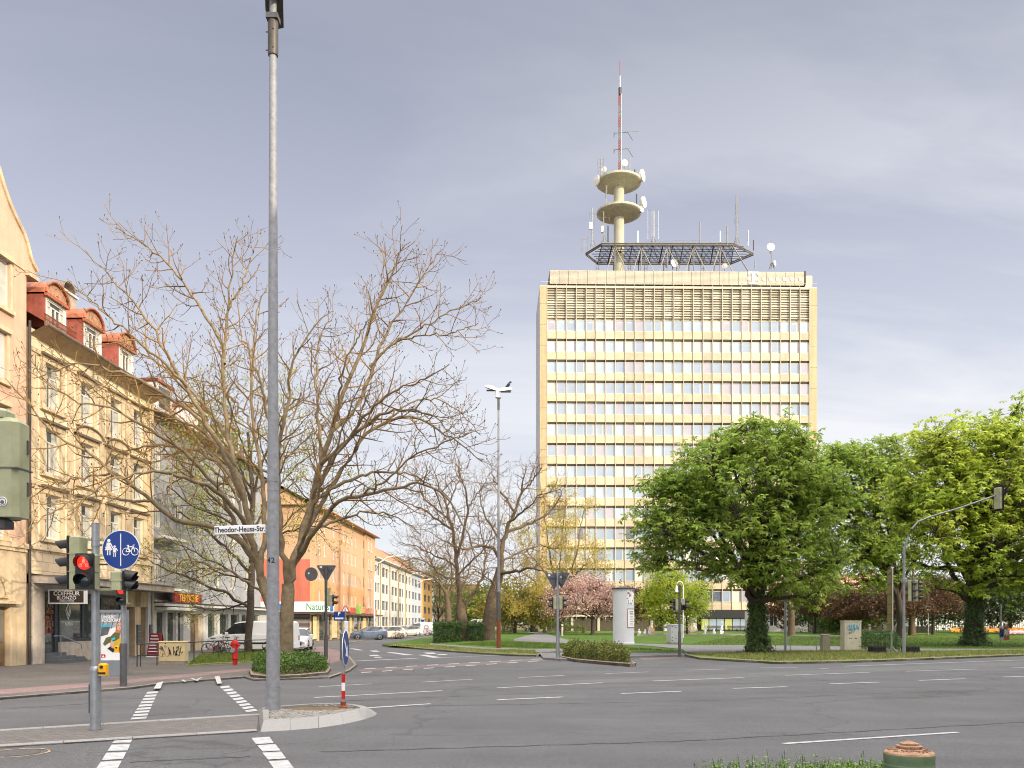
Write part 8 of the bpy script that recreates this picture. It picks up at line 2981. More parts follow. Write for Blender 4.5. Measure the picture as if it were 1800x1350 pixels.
# hydrant
g = gp(413, 1168, .08)
hy_ = thing('fire_hydrant', 'red fire hydrant with silver cap on the corner turf', 'hydrant', g)
k = g.y / F
mb = MB()
mb.lathe([(.10, -.05), (.10, .2), (.14, .24), (.14, .30), (.125, .34), (.125, .86), (.15, .88), (.15, .95), (.12, 1.0), (.10, 1.06), (.05, 1.1)], 18)
mb.build('barrel', MT['signred'], hy_, True)
mb = MB()
mb.tube([(-.04, -.1, .62), (-.05, -.21, .62)], .10, 14)
mb.tube([(-.05, -.21, .62), (-.052, -.23, .62)], .06, 10)
mb.build('outlet', MT['galv'], hy_, True)
mb = MB()
mb.tube([(.1, 0, .85), (.22, 0, .85)], .06, 10)
mb.tube([(-.1, 0, .85), (-.2, 0, .85)], .05, 10)
mb.build('side_outlet', MT['signred'], hy_, True)
mb = MB()
mb.lathe([(.05, 1.1), (.06, 1.12), (.04, 1.2), (.03, 1.23)], 10)
mb.build('cap', MT['galv'], hy_, True)
# A-board and boulders
g = gp(275, 1155, .06)
ab = thing('menu_board', 'dark red folding board with white lines before the carpet shop', 'sandwich board', g, RAD(-14))
k = g.y / F
for s in (1, -1):
 mb = MB()
 tl = Matrix.Rotation(RAD(14 * s), 4, 'X')
 mb.rbox(-.38, .38, -.02, .02, 0.02, 1.32, .02, 0, Matrix.Translation((0, -.33 * s, 0)) @ Matrix.Rotation(RAD(-14 * s), 4, 'X'))
 if s == 1:
  mm = Matrix.Translation((0, -.33, 0)) @ Matrix.Rotation(RAD(-14), 4, 'X')
  for i in range(6):
   mb.box(-.3, .3 - .08 * (i % 3), -.026, -.021, .3 + i * .17, .34 + i * .17, 1, mm)
  mb.box(-.38, .38, -.03, -.02, .0, .05, 1, mm)
 mb.build('board', [M('maroon_board', (.16, .02, .025), .5), MT['signwhite']], ab)

def boulder(label, px, py, w, h, m, seed, zf=None):
 g = gt(px, py) if zf is None else gp(px, py, zf)
 rr = random.Random(seed)
 mb = MB()
 mb.ball((0, 0, h * .35), (w / 2, w * .4, h * .65), 0, 14, 9)
 mb.v = [(x * (1 + .16 * math.sin(5 * z + x * 3 + seed)), y * (1 + .15 * math.sin(4 * x + seed)), z * (1 + .12 * math.sin(4 * y + 3 * x + seed)) if z > 0 else z) for x, y, z in mb.v]
 o = mb.build('boulder', m, None, True)
 o.location = g
 o.data.materials[0] = m
 return tag(o, label, 'boulder')

ST = M('grey_boulder', S(150, 138, 126), .9, 0, .3, 2.5, .6, 8)
boulder('pale rounded boulder by the tower entrance path', 941, 1110, 2.0, 1.0, ST, 1)
boulder('brown boulder behind the left fountain jets', 1142, 1113, 1.5, .8, M('brown_boulder', S(128, 98, 78), .9, 0, .3, 2.5, .6, 8), 2)
boulder('grey brown boulder right of the silver cabinet', 1213, 1112, 2.0, 1.2, ST, 3)
boulder('low grey boulder under the slim budding tree', 456, 1147, 1.2, .6, ST, 4, .08)
# fountain basin with jets
g = gt(1215, 1117)
fo = thing('fountain', 'shallow fountain basin with a row of small white jets', 'fountain', (g.x, g.y, terr(g.y)))
k = g.y / F
mb = MB()
mb.box((1118 - 1215) * k, (1322 - 1215) * k, -.8, 3.0, -.1, .16, 0)
mb.build('basin', MT['concrete'], fo)
mb = MB()
mb.box((1120 - 1215) * k, (1320 - 1215) * k, -.6, 2.8, .161, .166, 0)
mb.build('water', M('basin_water', (.16, .19, .2), .08, 0, .1, 3, .2, 6, .8), fo)
rr = random.Random(2)
for px, hh in ((1125, .55), (1135, .55), (1143.5, .95), (1241.5, 1.45), (1257, .6), (1270.5, 1.6)):
 mb = MB()
 x = (px - 1215) * k
 for i in range(34):
  t = rr.random()
  rad_ = .05 + .20 * (1 - t)
  a = rr.uniform(0, 6.28)
  q = rr.random() ** .5 * rad_
  mb.ball((x + q * math.cos(a), .6 + q * math.sin(a), .18 + hh * t * (1 - q)), (.05, .05, .10 + .05 * (1 - t)), 0, 6, 4)
 mb.tube([(x, .6, .17), (x, .6, .17 + hh * .6), (x + .02, .6, .17 + hh)], [.09, .07, .02], 8)
 mb.build('water_jet', M('white_water', (.75, .77, .78), .3, 0, .05, 3), fo, True)
# benches and bins, fence, parking totems on the lawn
for px0, px1, py, lab in ((1243, 1276, 1110, 'brown slatted bench left of the tower windows'), (1279, 1312, 1110, 'brown slatted bench nearer the chestnut trunk'), (1520, 1552, 1115, 'dark park bench behind the graffiti cabinet')):
 g = gt((px0 + px1) / 2, py)
 k = g.y / F
 w = (px1 - px0) * k
 bn = thing('park_bench', lab, 'bench', g, 0, 'park benches')
 mb = MB()
 for i in range(4):
  mb.box(-w / 2, w / 2, -.25 + i * .13, -.14 + i * .13, .42, .46)
 mb.build('seat', M('bench_wood', (.13, .075, .05), .7, 0, .2, 3), bn)
 mb = MB()
 for i in range(3):
  mb.box(-w / 2, w / 2, .28 + i * .03, .31 + i * .03, .52 + i * .15, .64 + i * .15)
 mb.build('backrest', M('bench_wood', (.13, .075, .05), .7, 0, .2, 3), bn)
 for s in (-.42, 0, .42):
  mb = MB()
  mb.box(s * w - .04, s * w + .04, -.22, .26, 0, .42)
  mb.build('leg', MT['galv_dark'], bn)
for px, py, lab, m in ((988, 1118, 'slim beige path bollard lamp by the entrance path', MT['cabbeige']), (929, 1110, 'short white post at the entrance path', MT['white']), (1528, 1117, 'pale litter bin beside the dark bench', MT['galv'])):
 g = gt(px, py)
 b_ = thing('path_post', lab, 'post', g)
 mb = MB()
 mb.lathe([(.14, -.05), (.14, 1.25), (.15, 1.27), (.15, 1.32), (.05, 1.36)], 12)
 mb.build('shaft', m, b_, True)
 mb = MB()
 mb.lathe([(.155, 1.05), (.155, 1.15)], 12)
 mb.build('band', MT['antdark'], b_, True)
g = gt(1423, 1115)
fn = thing('wooden_fence', 'grey wooden paling fence beside the white annex', 'fence', (at(1421, HY, 128).x, 128, terr(128)))
mb = MB()
for i in range(34):
 mb.box(i * .24, i * .24 + .2, -.02, .02, 0, 2.6 + .03 * math.sin(i * 5))
mb.build('palings', M('grey_boards', (.17, .15, .14), .9, 0, .25, 2), fn)
mb = MB()
for z_ in (.6, 2.0):
 mb.box(0, 8.2, .021, .08, z_, z_ + .1)
mb.build('rail', M('grey_boards', (.17, .15, .14), .9, 0, .25, 2), fn)
fn = thing('metal_fence', 'dark metal rod fence behind the lawn trees', 'fence', (at(1612, HY, 126).x, 126, terr(126)))
mb = MB()
for i in range(70):
 mb.box(i * .26, i * .26 + .06, -.02, .02, 0, 2.3)
mb.build('rods', MT['antdark'], fn)
mb = MB()
for z_ in (.2, 2.1):
 mb.box(0, 18.2, .021, .06, z_, z_ + .07)
mb.build('rail', MT['antdark'], fn)
fn = thing('low_wall', 'low dark wall behind the fountain and benches', 'wall', (at(1446, HY, 124).x, 124, terr(124)))
mb = MB()
mb.box(0, 16, 0, .4, -.1, .9)
mb.build('wall', MT['oldkerb'], fn)
# sign pole and poster stub right
root, g, k, z = simple_post('lawn_sign', 'thin post with small white signs on the far lawn', 1631.5, 1116, 1044, None, .06, None, 'sign post', None)
mb = MB()
mb.rbox(-.35, .35, -.08, -.05, z(1073), z(1066), .02)
mb.box(-1.1, -.5, -.07, -.05, z(1071), z(1069))
mb.build('plate', MT['signwhite'], root)
root, g, k, z = simple_post('poster_post', 'thin post with torn posters at the right of the lawn', 1759, 1131, 1062, None, .06, None, 'sign post', None)
mb = MB()
mb.rbox(-.18, .18, -.12, -.07, z(1124), z(1101), .02, 0)
scribble(mb, -.15, .15, z(1122), z(1103), 4, -.135, .02, 2, 4)
mb.build('poster', [M('poster_lilac', (.45, .45, .6), .7, 0, .3, 6), MT['signwhite'], MT['signblue']], root)
mb = MB()
mb.rbox(.24, .75, .0, .05, z(1125), z(1100), .04, 0)
scribble(mb, .3, .68, z(1122), z(1103), 4, -.015, .025, 1, 6)
mb.build('poster', [M('poster_red_brown', (.35, .09, .05), .7, 0, .3, 6), MT['signwhite']], root)
# roof of the entrance porch left of the tower
g = gt(935, 1110)
pc = thing('entrance_porch', 'dark flat porch roof with sand coloured pillar before the tower', 'porch', (at(898, HY, 138).x, 138, terr(138)))
kx = 138 / F
mb = MB()
mb.box(0, 52 * kx, -.5, 5, 3.55, 4.0, 0)
mb.box(-.1, 52 * kx + .1, -.6, -.5, 3.5, 4.1, 1)
mb.build('roof', [MT['antdark'], MT['galv']], pc)
for x0_, x1_ in ((49.5, 56), (2, 4)):
 mb = MB()
 mb.box(x0_ * kx, x1_ * kx, -.3, .6, -.1, 3.5)
 mb.build('pillar', MT['sandstone'], pc)

# ---------------------------------------------------------------- poster stand on the left pavement
g = gp(199.5, 1187, .06)
k = g.y / F
ps = thing('poster_stand', 'grey framed glass poster stand with family advert on the pavement', 'poster stand', g, RAD(-2))
w = 51 * k
h = (1187 - 1072) * k
mb = MB()
fr = .075
mb.rbox(-w / 2, w / 2, -.1, .1, .0, (1187 - 1160) * k, .02, 0)
zb = (1187 - 1160) * k
mb.box(-w / 2, -w / 2 + fr, -.1, .1, zb, h, 0)
mb.box(w / 2 - fr, w / 2, -.1, .1, zb, h, 0)
mb.box(-w / 2 + fr, w / 2 - fr, -.1, .1, h - .10, h, 0)
mb.build('frame', M('stand_grey', S(128, 136, 142), .45, .2, .08, 3), ps)
mb = MB()
xa, xb = -w / 2 + fr, w / 2 - fr
W_ = xb - xa
za, zb2 = zb, h - .10
HH = zb2 - za
Q = lambda u, v: (xa + u * W_, za + v * HH)
mb.box(xa, xb, -.05, .05, za, zb2, 0)
def pg(pts, kk_, lvl):
 mb.add([(Q(u, v)[0], -.052 - .0016 * lvl, Q(u, v)[1]) for u, v in pts], [tuple(range(len(pts)))], kk_)
pg([(0, .62), (1, .74), (1, 1), (0, 1)], 1, 0)
for i in range(5):
 pg([(.02 + .2 * i, .62 + .02 * i), (.05 + .2 * i, .62 + .02 * i), (.22 + .2 * i if i < 4 else 1, .99), (.18 + .2 * i, .99)], 2, 1)
pg([(0, .68), (.4, .72), (.42, .77), (0, .73)], 4, 2)
pg([(0, .50), (.30, .54), (.40, .70), (.05, .69)], 2, 2)
# adult with long fair hair and green jumper, leaning over a child in yellow
pg([(.10, .34), (.18, .30), (.34, .36), (.60, .40), (.82, .42), (.90, .55), (.74, .62), (.56, .58), (.42, .50), (.22, .47)], 5, 3)
pg([(.60, .58), (.86, .56), (.97, .70), (.94, .80), (.80, .84), (.68, .78), (.64, .68)], 6, 4)
pg([(.68, .64), (.80, .62), (.88, .68), (.88, .76), (.78, .80), (.70, .76)], 7, 5)
pg([(.72, .725), (.77, .725), (.77, .735), (.72, .735)], 3, 6)
pg([(.80, .72), (.85, .725), (.85, .735), (.80, .73)], 3, 6)
pg([(.75, .665), (.82, .668), (.81, .68), (.76, .676)], 9, 6)
pg([(.44, .26), (.70, .22), (1, .28), (1, .50), (.84, .48), (.60, .40)], 8, 6)
pg([(.80, .44), (.94, .46), (.98, .56), (.92, .62), (.82, .59), (.78, .50)], 7, 7)
pg([(.80, .56), (.95, .56), (.97, .62), (.88, .65), (.80, .61)], 6, 8)
pg([(.38, .30), (.52, .27), (.56, .38), (.44, .42)], 7, 7)
pg([(.46, .40), (.62, .44), (.60, .49), (.45, .45)], 4, 8)
pg([(.28, .24), (.50, .16), (.66, .22), (.44, .30)], 3, 5)
pg([(.03, .05), (.20, .05), (.20, .12), (.03, .12)], 9, 3)
pg([(.06, .06), (.16, .06), (.11, .11)], 0, 4)
tm = Matrix.Translation((xa + W_ * .04, -.062, 0)) @ RX90
mb.text("UNSERE", W_ * .175, tm @ Matrix.Translation((0, za + HH * .905, 0)), 0, .002, align='LEFT', sx=.92, bold=.004)
mb.text("BORDKARTE", W_ * .175, tm @ Matrix.Translation((0, za + HH * .835, 0)), 0, .002, align='LEFT', sx=.86, bold=.004)
mb.build('poster', [MT['signwhite'], M('poster_grey', (.34, .36, .38), .6, 0, .25, 5), M('poster_darkgrey', (.10, .11, .12), .6, 0, .2, 5), MT['black'], M('poster_cyan', (.06, .42, .52), .6), M('poster_olive', (.11, .12, .04), .6, 0, .2, 9),
     M('poster_hair', (.42, .17, .06), .6, 0, .3, 12), M('poster_skin', (.66, .40, .28), .6, 0, .1, 6), M('poster_mustard', (.6, .40, .03), .6, 0, .15, 9), MT['signred']], ps)

# ---------------------------------------------------------------- rusty green bollard in front
pb = Vector(((1598 - 900) / F * 6.0, 6.0, .12))
bo = thing('cast_iron_bollard', 'round dark green cast iron bollard with rusty stepped cap in foreground', 'bollard', pb)
zt = at(1598, 1302, 6.0).z - .12
R_ = 41.5 / F * 6.0
mb = MB()
mb.lathe([(R_ * 1.08, -.02), (R_ * 1.08, .1), (R_, .13), (R_, zt - .125), (R_ * 1.012, zt - .12), (R_ * 1.012, zt - .090)], 40)
mb.lathe([(R_ * 1.004, zt - .175), (R_ * 1.010, zt - .17), (R_ * 1.010, zt - .165), (R_ * 1.004, zt - .16)], 40)
mb.build('drum', M('worn_green_paint', S(84, 112, 84), .55, 0, .35, 7, .1, 30, .4, col2=S(112, 132, 98)), bo, True)
mb = MB()
mb.lathe([(R_ * 1.012, zt - .090), (R_ * .98, zt - .078), (R_ * .50, zt - .052), (R_ * .50, zt - .046), (R_ * .52, zt - .044), (R_ * .52, zt - .034), (R_ * .36, zt - .031), (R_ * .37, zt - .017), (R_ * .33, zt - .014), (R_ * .06, zt), (.001, zt + .001)], 40)
r = random.Random(8)
for i in range(44):
 a = 6.283 * i / 44
 q = r.uniform(.62, .82)
 mb.box(-.004, .004, -.010 * r.uniform(.6, 1.4), .010, -.003, .006, 0, Matrix.Translation((R_ * q * math.cos(a), R_ * q * math.sin(a), zt - .078 + (1 - q) * .055)) @ Matrix.Rotation(a + 1.57, 4, 'Z'))
mb.build('cap', M('rusty_cap', S(128, 96, 74), .8, 0, .3, 22, .5, 60, .3, col2=S(176, 142, 116)), bo, True)

# ---------------------------------------------------------------- manhole ring
g = gp(30, 1323, .006)
mh = thing('manhole_cover', 'round manhole cover with yellowish tar ring in the near lane', 'manhole cover', g)
mb = MB()
mb.lathe([(.30, -.03), (.30, .0), (.001, .0)], 36, (0, 0, 0), 0)
mb.build('lid', M('cast_iron', (.10, .095, .10), .7, .3, .2, 12, .3, 40), mh)
mb = MB()
n = 40
v = []
for i in range(n):
 a = 6.283 * i / n
 ra, rb = .40 + .012 * math.sin(i * 3.1), .44 + .02 * math.sin(i * 1.7)
 v += [(ra * math.cos(a), ra * math.sin(a), .001), (rb * math.cos(a), rb * math.sin(a), .001)]
mb.add(v, [(2 * i, 2 * i + 1, (2 * i + 3) % (2 * n), (2 * i + 2) % (2 * n)) for i in range(n) if i % 9 != 4])
mb.build('ring', M('yellowish_tar', (.36, .27, .13), .9, 0, .4, 9), mh)
# ================================================================== VEHICLES
MT['tyre'] = M('tyre_rubber', (.02, .02, .02), .8, 0, .2, 20)
MT['rim'] = M('alloy_rim', (.42, .43, .44), .35, .6, .1, 8)
MT['carglass'] = M('car_glass', (.025, .03, .033), .05, 0, .3, 2, spec=.9)
MT['headlamp'] = M('headlamp_glass', (.55, .57, .58), .1, 0, .1, 5, spec=.8)
MT['tail'] = M('tail_lamp', (.30, .02, .02), .2, 0, .1, 5)

def car(name, label, cat, pos, rz, paint, L, W, Ht, sections, glass_from, group=None, plate=True, rails=False, wb=(.19, .80), wr=.31):
 """car body lofted from sections along its length (front at x=0).
 section = (x, z_under, z_belt, z_top, half width low, half width belt, half width top)"""
 root = thing(name, label, cat, pos, rz, group)
 ss = []
 for (x, zu, zbt, zt, hl, hb, ht) in sections:
  X_ = x * L - L / 2
  zm = zu + (zbt - zu) * .45
  half = [(hl * .86, zu), (hl, zu + .07), (hl * 1.015, zm), (hb, zbt - .05), (hb * .975, zbt), (ht * 1.0, zbt + (zt - zbt) * .90), (ht * .80, zt), (ht * .3, zt + .012)]
  ss.append([(X_, -w * W / 2, z) for w, z in half] + [(X_, w * W / 2, z) for w, z in reversed(half)])
 mb, gl = MB(), MB()
 n = len(ss[0])
 for i in range(len(ss) - 1):
  x0, x1 = sections[i][0], sections[i + 1][0]
  for j in range(n):
   j2 = (j + 1) % n
   q = [ss[i][j], ss[i + 1][j], ss[i + 1][j2], ss[i][j2]]
   is_glass = j in (4, n - 6) and any(a <= x0 and x1 <= b for a, b in glass_from['side'])
   is_screen = j in (5, 6, 7, 8, 9) and any(abs(a - x0) < 1e-6 for a in glass_from['screen'])
   if is_screen or is_glass:
    gl.add(q, [(0, 1, 2, 3)])
   else:
    mb.add(q, [(0, 1, 2, 3)])
 mb.add(ss[0], [tuple(range(n))])
 mb.add(ss[-1], [tuple(range(n - 1, -1, -1))])
 body = mb.build('body', paint, root, True)
 gl.build('windows', MT['carglass'], root)
 for fx in wb:
  for s in (-1, 1):
   wx = fx * L - L / 2
   wm = MB()
   y = s * (W / 2 - .10)
   m = Matrix.Translation((wx, y, wr)) @ Matrix.Rotation(RAD(90), 4, 'X')
   wm.lathe([(wr * .6, -.105), (wr * .93, -.10), (wr, -.07), (wr, .07), (wr * .93, .10), (wr * .6, .105)], 22, (0, 0, 0), 0, m)
   wo = wm.build('wheel', MT['tyre'], root, True)
   rm = MB()
   rm.lathe([(wr * .60, -.02), (wr * .60, .108), (wr * .5, .112), (wr * .12, .10), (.01, .105)] if s < 0 else [(.01, -.105), (wr * .12, -.10), (wr * .5, -.112), (wr * .60, -.108), (wr * .60, .02)], 18, (0, 0, 0), 0, m)
   for k in range(5):
    a = k * 1.2566
    rm.box(-.02, .02, .2 * wr, wr * .55, .112 if s < 0 else -.118, .118 if s < 0 else -.112, 1, m @ Matrix.Rotation(a, 4, 'Z'))
   rm.build('rim', [MT['rim'], MT['black']], wo, True)
   ar = MB()                               # dark arch round the wheel
   pts = [(wx + (wr + .05) * math.cos(a * .2618), s * (W / 2 * 1.008), wr + (wr + .05) * math.sin(a * .2618)) for a in range(13)]
   ar.tube(pts, .03, 5)
   ar.prism([(wx - wr - .03, s * (W / 2 - .25)), (wx + wr + .03, s * (W / 2 - .25)), (wx + wr + .03, s * (W / 2 + .004)), (wx - wr - .03, s * (W / 2 + .004))], .12, wr + .02, 0)
   ar.build('wheel_arch', MT['black'], root)
 s0 = sections[0]
 for s in (-1, 1):
  hm = MB()
  hm.rbox(-L / 2 - .02 + .02, -L / 2 + .22, s * W * .33 - .17, s * W * .33 + .17, s0[2] - .17, s0[2] - .01, .04)
  hm.build('headlight', MT['headlamp'], root)
  tm_ = MB()
  tm_.rbox(L / 2 - .14, L / 2 + .015, s * W * .40 - .10, s * W * .40 + .10, sections[-1][2] - .34, sections[-1][2] - .02, .03)
  tm_.build('tail_light', MT['tail'], root)
  mm_ = MB()
  mx = glass_from['mirror'] * L - L / 2
  mm_.rbox(mx - .08, mx + .08, s * (W / 2 + .02) if s > 0 else s * (W / 2 + .22), s * (W / 2 + .22) if s > 0 else s * (W / 2 + .02), sections[3][2] + .0, sections[3][2] + .16, .03)
  mm_.build('mirror', paint, root)
 gm = MB()
 gm.box(-L / 2 - .012, -L / 2 + .05, -W * .3, W * .3, s0[1] + .1, s0[1] + .32, 0)
 gm.box(-L / 2 - .01, -L / 2 + .06, -W * .22, W * .22, s0[2] - .13, s0[2] - .04, 0)
 gm.build('grille', MT['black'], root)
 pm_ = MB()
 pm_.box(-L / 2 - .025, -L / 2 - .013, -.26, .26, s0[1] + .17, s0[1] + .28)
 pm_.box(L / 2 + .004, L / 2 + .012, -.26, .26, sections[-1][1] + .22, sections[-1][1] + .33)
 pm_.build('number_plate', MT['signwhite'], root)
 dm = MB()
 for fx in ((glass_from['side'][0][0] + glass_from['side'][0][1]) / 2 + .02,):
  for s in (-1, 1):
   x_ = fx * L - L / 2
   dm.box(x_ - .006, x_ + .006, s * W / 2 * 1.0 - .006, s * W / 2 * 1.0 + .006, .35, sections[3][2] - .06)
   dm.box(x_ + .05, x_ + .2, s * W / 2 * 1.0 - .012, s * W / 2 * 1.0 + .012, sections[3][2] - .16, sections[3][2] - .13)
 dm.build('door_seam', MT['black'], root)
 return root

def paint(name, c, metal=.3):
 return M(name, c, .28, metal, .03, 2, 0, 20, .6)

HATCH = [(0, .26, .62, .66, .80, .70, .60), (.02, .2, .72, .76, .90, .84, .72), (.10, .18, .84, .88, .98, .94, .80), (.25, .18, .93, .98, 1, .97, .84), (.42, .18, .96, 1.42, 1, .98, .74),
   (.55, .18, .98, 1.50, 1, .98, .76), (.72, .18, .99, 1.49, 1, .98, .75), (.88, .2, 1.00, 1.40, .99, .96, .70), (.97, .24, 1.0, 1.08, .95, .92, .78), (1, .3, .88, .95, .9, .86, .72)]
HG_ = dict(side=[(.25, .88)], screen=[.25, .88], mirror=.32)
WAGON = [(0, .26, .64, .68, .80, .70, .60), (.02, .2, .74, .78, .90, .84, .72), (.10, .18, .84, .90, .98, .94, .80), (.26, .18, .92, .97, 1, .97, .84), (.40, .18, .95, 1.40, 1, .98, .74),
   (.55, .18, .97, 1.47, 1, .98, .76), (.80, .18, .98, 1.46, 1, .98, .75), (.95, .2, .98, 1.36, .99, .96, .72), (.99, .24, .98, 1.02, .95, .92, .78), (1, .3, .86, .93, .9, .86, .72)]
WG_ = dict(side=[(.26, .95)], screen=[.26, .95], mirror=.33)
VAN = [(0, .28, .70, .76, .84, .74, .62), (.015, .22, .86, .92, .93, .86, .74), (.08, .2, 1.0, 1.06, .99, .94, .82), (.20, .2, 1.12, 1.20, 1, .97, .86), (.335, .2, 1.16, 1.84, 1, .98, .80),
  (.42, .2, 1.18, 1.93, 1, .98, .82), (.50, .2, 1.18, 1.95, 1, .98, .84), (.80, .2, 1.18, 1.96, 1, .98, .84), (.98, .22, 1.18, 1.93, 1, .98, .83), (1, .3, 1.1, 1.84, .98, .96, .8)]
VG_ = dict(side=[(.20, .50)], screen=[.20], mirror=.27)

# white panel van beside the carpet shop, nose to the left
DV = 52.0
cvan = at(437, HY, DV)
van = car('white_van', 'white panel van parked before the carpet shop behind the hydrant', 'van', (cvan.x, DV + .9, .06), RAD(-6), paint('van_white', (.74, .75, .76), 0), 5.3, 1.95, 1.96, VAN, VG_, wb=(.17, .76), wr=.34)
mb = MB()
mb.box(-1.0, 2.5, -.995, -.975, .55, .66, 0)
mb.box(.2, .212, -.998, -.97, .45, 1.75, 0)
mb.box(1.55, 1.562, -.998, -.97, .45, 1.75, 0)
mb.rbox(-2.66, -2.3, -.92, .92, .30, .62, .05, 0)
mb.build('side_moulding', MT['black'], van)
# car half hidden behind the big trunk
c_ = at(500, HY, 55.5)
car('white_car', 'white hatchback with dark nose mostly hidden behind the big tree trunk', 'car', (c_.x + .2, 58.0, .06), RAD(97), paint('pearl_white', (.72, .72, .72), 0), 4.1, 1.78, 1.5, HATCH, HG_)
# cars of the side street
gS = 'cars parked along the side street'
for nm, lab, px, d, rz, pt, L, sec, gl in (
  ('parked_car', 'blue grey hatchback parked first at the corner of the orange block', 648, 96, RAD(12), paint('slate_blue', (.13, .17, .24)), 4.1, HATCH, HG_),
  ('parked_car', 'cream hatchback half hidden behind the blue grey one', 683, 101, RAD(25), paint('cream_paint', (.62, .56, .45), 0), 3.9, HATCH, HG_),
  ('parked_car', 'silver hatchback behind the parked bicycles', 717, 119, RAD(20), paint('silver_paint', (.42, .43, .42)), 4.1, HATCH, HG_),
  ('parked_car', 'white estate car parked beyond the bicycles', 703, 126, RAD(20), paint('white_paint_car', (.7, .7, .68), 0), 4.6, WAGON, WG_),
  ('parked_car', 'dark estate car at the far end of the street', 764, 150, RAD(70), paint('black_paint_car', (.03, .03, .035)), 4.6, WAGON, WG_),
  ('parked_car', 'silver blue car at the far end of the street', 779, 148, RAD(10), paint('silver_blue', (.26, .30, .36)), 4.4, WAGON, WG_),
  ('parked_car', 'teal estate car behind the right part of box hedge', 833, 112, RAD(8), paint('teal_paint', (.10, .22, .23)), 4.6, WAGON, WG_),
  ('parked_car', 'grey car seen through the gap left of the old trunk', 797, 140, RAD(6), paint('grey_paint', (.24, .25, .26)), 4.4, HATCH, HG_)):
 p = at(px, HY, d)
 car(nm, lab, 'car', (p.x, p.y, .0 if px < 790 else terr(d) - .05), rz, pt, L, 1.78, 1.5, sec, gl, gS)
for lab, px, d, rz in (('white van with round grey emblem on its side in the side street', 737, 131, RAD(18)), ('white van behind the teal car at the park', 838, 124, RAD(4))):
 p = at(px, HY, d)
 v_ = car('parked_van', lab, 'van', (p.x, p.y, 0 if px < 800 else terr(d) - .05), rz, paint('van_white_far', (.72, .72, .70), 0), 5.2, 1.95, 1.96, VAN, VG_, gS, wb=(.17, .76), wr=.34)
 if px < 800:
  mb = MB()
  mb.tube([(.9 + .32 * math.cos(a * .3491), -1.0, 1.25 + .32 * math.sin(a * .3491)) for a in range(19)], .035, 5, 0, False)
  mb.build('emblem', MT['darkgrey'], v_)

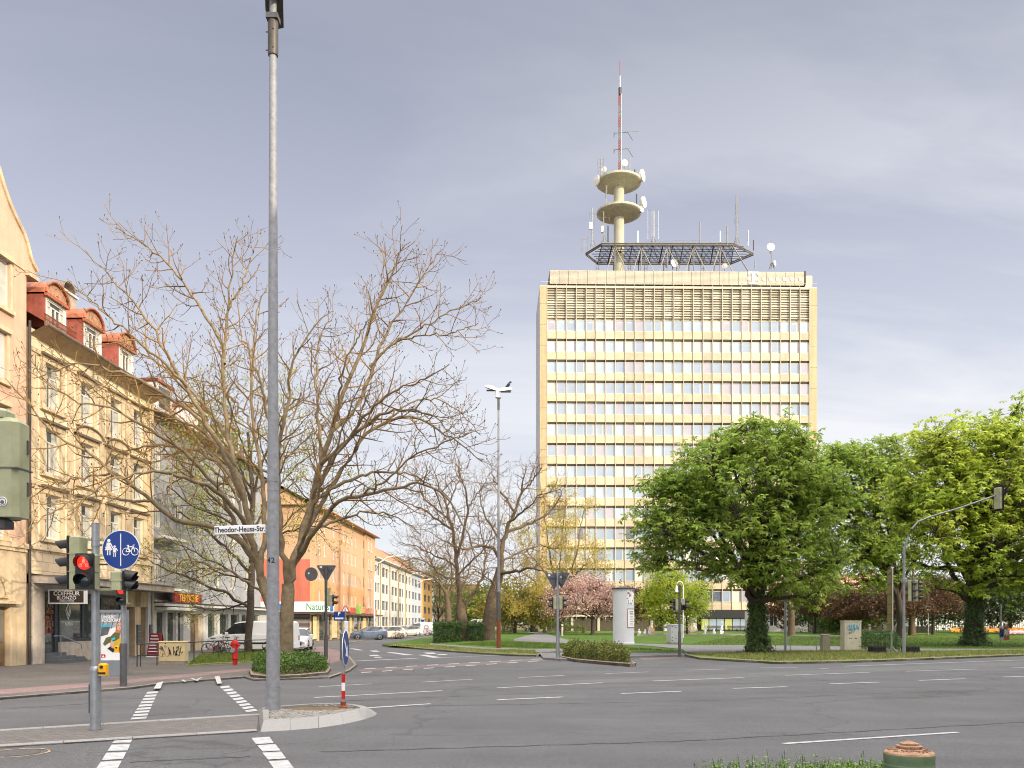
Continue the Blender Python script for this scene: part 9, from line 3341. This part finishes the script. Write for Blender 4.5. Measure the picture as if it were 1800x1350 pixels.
# ---------------------------------------------------------------- bicycles
def bicycle(label, pos, rz, frame_m, group='parked bicycles', tilt=6):
 root = thing('bicycle', label, 'bicycle', pos, rz, group)
 root.rotation_euler = (RAD(tilt), 0, rz)
 R_ = .34
 for x in (-.52, .52):
  mb = MB()
  ring = [(x + R_ * math.cos(a * .2618), 0, R_ + R_ * math.sin(a * .2618)) for a in range(25)]
  mb.tube(ring, .022, 6, 0, False)
  for k in range(12):
   a = k * .5236
   mb.tube([(x, 0, R_), (x + R_ * math.cos(a), 0, R_ + R_ * math.sin(a))], .004, 3, 1, False)
  mb.tube([(x, -.05, R_), (x, .05, R_)], .025, 8, 1)
  mb.build('wheel', [MT['tyre'], MT['galv']], root)
 mb = MB()
 bb, st, hd, rw, fw = (-.06, 0, .30), (-.2, 0, .82), (.36, 0, .80), (-.52, 0, R_), (.52, 0, R_)
 for a, b in ((bb, st), (st, hd), (hd, bb), (bb, rw), (rw, st)):
  mb.tube([a, b], .018, 6)
 mb.tube([(.33, 0, .95), hd, (.42, 0, .6), fw], .018, 6)
 mb.build('frame', frame_m, root)
 mb = MB()
 mb.tube([st, (-.225, 0, .95)], .014, 6)
 mb.rbox(-.36, -.08, -.07, .07, .95, 1.0, .025)
 mb.build('saddle', MT['black'], root)
 mb = MB()
 mb.tube([(.26, -.28, 1.04), (.34, -.2, 1.03), (.33, 0, 1.0), (.34, .2, 1.03), (.26, .28, 1.04)], .014, 6)
 mb.tube([(.33, 0, .95), (.33, 0, 1.0)], .014, 6)
 mb.build('handlebar', MT['black'], root)
 mb = MB()
 mb.lathe([(.09, -.01), (.09, .01)], 16, (0, 0, 0), 0, Matrix.Translation(bb) @ RX90)
 mb.tube([(-.06, -.05, .30), (.02, -.06, .14), (.02, -.12, .14)], .01, 5)
 mb.tube([(-.06, .05, .30), (-.14, .06, .46), (-.14, .12, .46)], .01, 5)
 mb.build('crank', MT['galv_dark'], root)
 return root

redf = paint('bicycle_red', (.35, .03, .03), 0)
blkf = paint('bicycle_black', (.02, .02, .022), 0)
p = gp(382, 1152, .07)
bicycle('black bicycle with red frame parts at the low railing, left of hydrant', p, RAD(4), redf)
p = gp(398, 1150, .07)
bicycle('black bicycle leaning behind the red framed one at the railing', p + Vector((.1, .4, 0)), RAD(-3), blkf, tilt=-6)
for i, (px, lab) in enumerate(((696, 'leftmost bicycle of the row in the side street'), (703, 'second bicycle of the row in the side street'), (710, 'third bicycle of the row in the side street'))):
 p = gp(px, 1123.5, .0)
 bicycle(lab, p, RAD(60 + 5 * i), blkf if i != 1 else paint('bicycle_rust', (.3, .16, .08), 0))
# road-work barrier and blue sign by the far van
p = at(751, HY, 128)
wbr = thing('warning_beacon', 'small red and white striped warning board by the far white van', 'warning board', (p.x, p.y, 0))
mb = MB()
mb.rbox(-.16, .16, -.02, .02, .15, 1.2, .02, 0)
for i in range(4):
 z = .2 + i * .25
 mb.add([(-.16, -.024, z), (.16, -.024, z + .16), (.16, -.024, z + .28), (-.16, -.024, z + .12)], [(0, 1, 2, 3)], 1)
mb.build('board', [MT['signwhite'], MT['signred']], wbr)
mb = MB()
mb.rbox(-.3, .3, -.2, .2, 0, .14, .03)
mb.build('foot', MT['rubber'], wbr)
p = at(743, HY, 140)
bs = thing('blue_board_sign', 'small square blue and white sign before the ochre terrace', 'sign', (p.x, p.y, 0))
mb = MB()
mb.tube([(0, 0, 0), (0, 0, 2.6)], .04, 8)
mb.build('post', MT['galv'], bs)
mb = MB()
mb.rbox(-.38, .38, -.07, -.045, 1.9, 2.7, .03, 0)
mb.add([(-.3, -.072, 2.15), (0, -.072, 2.05), (.3, -.072, 2.2), (.32, -.072, 2.5), (.05, -.072, 2.4), (-.32, -.072, 2.5)], [(0, 1, 2, 3, 4, 5)], 1)
mb.build('plate', [MT['signwhite'], MT['signblue']], bs)
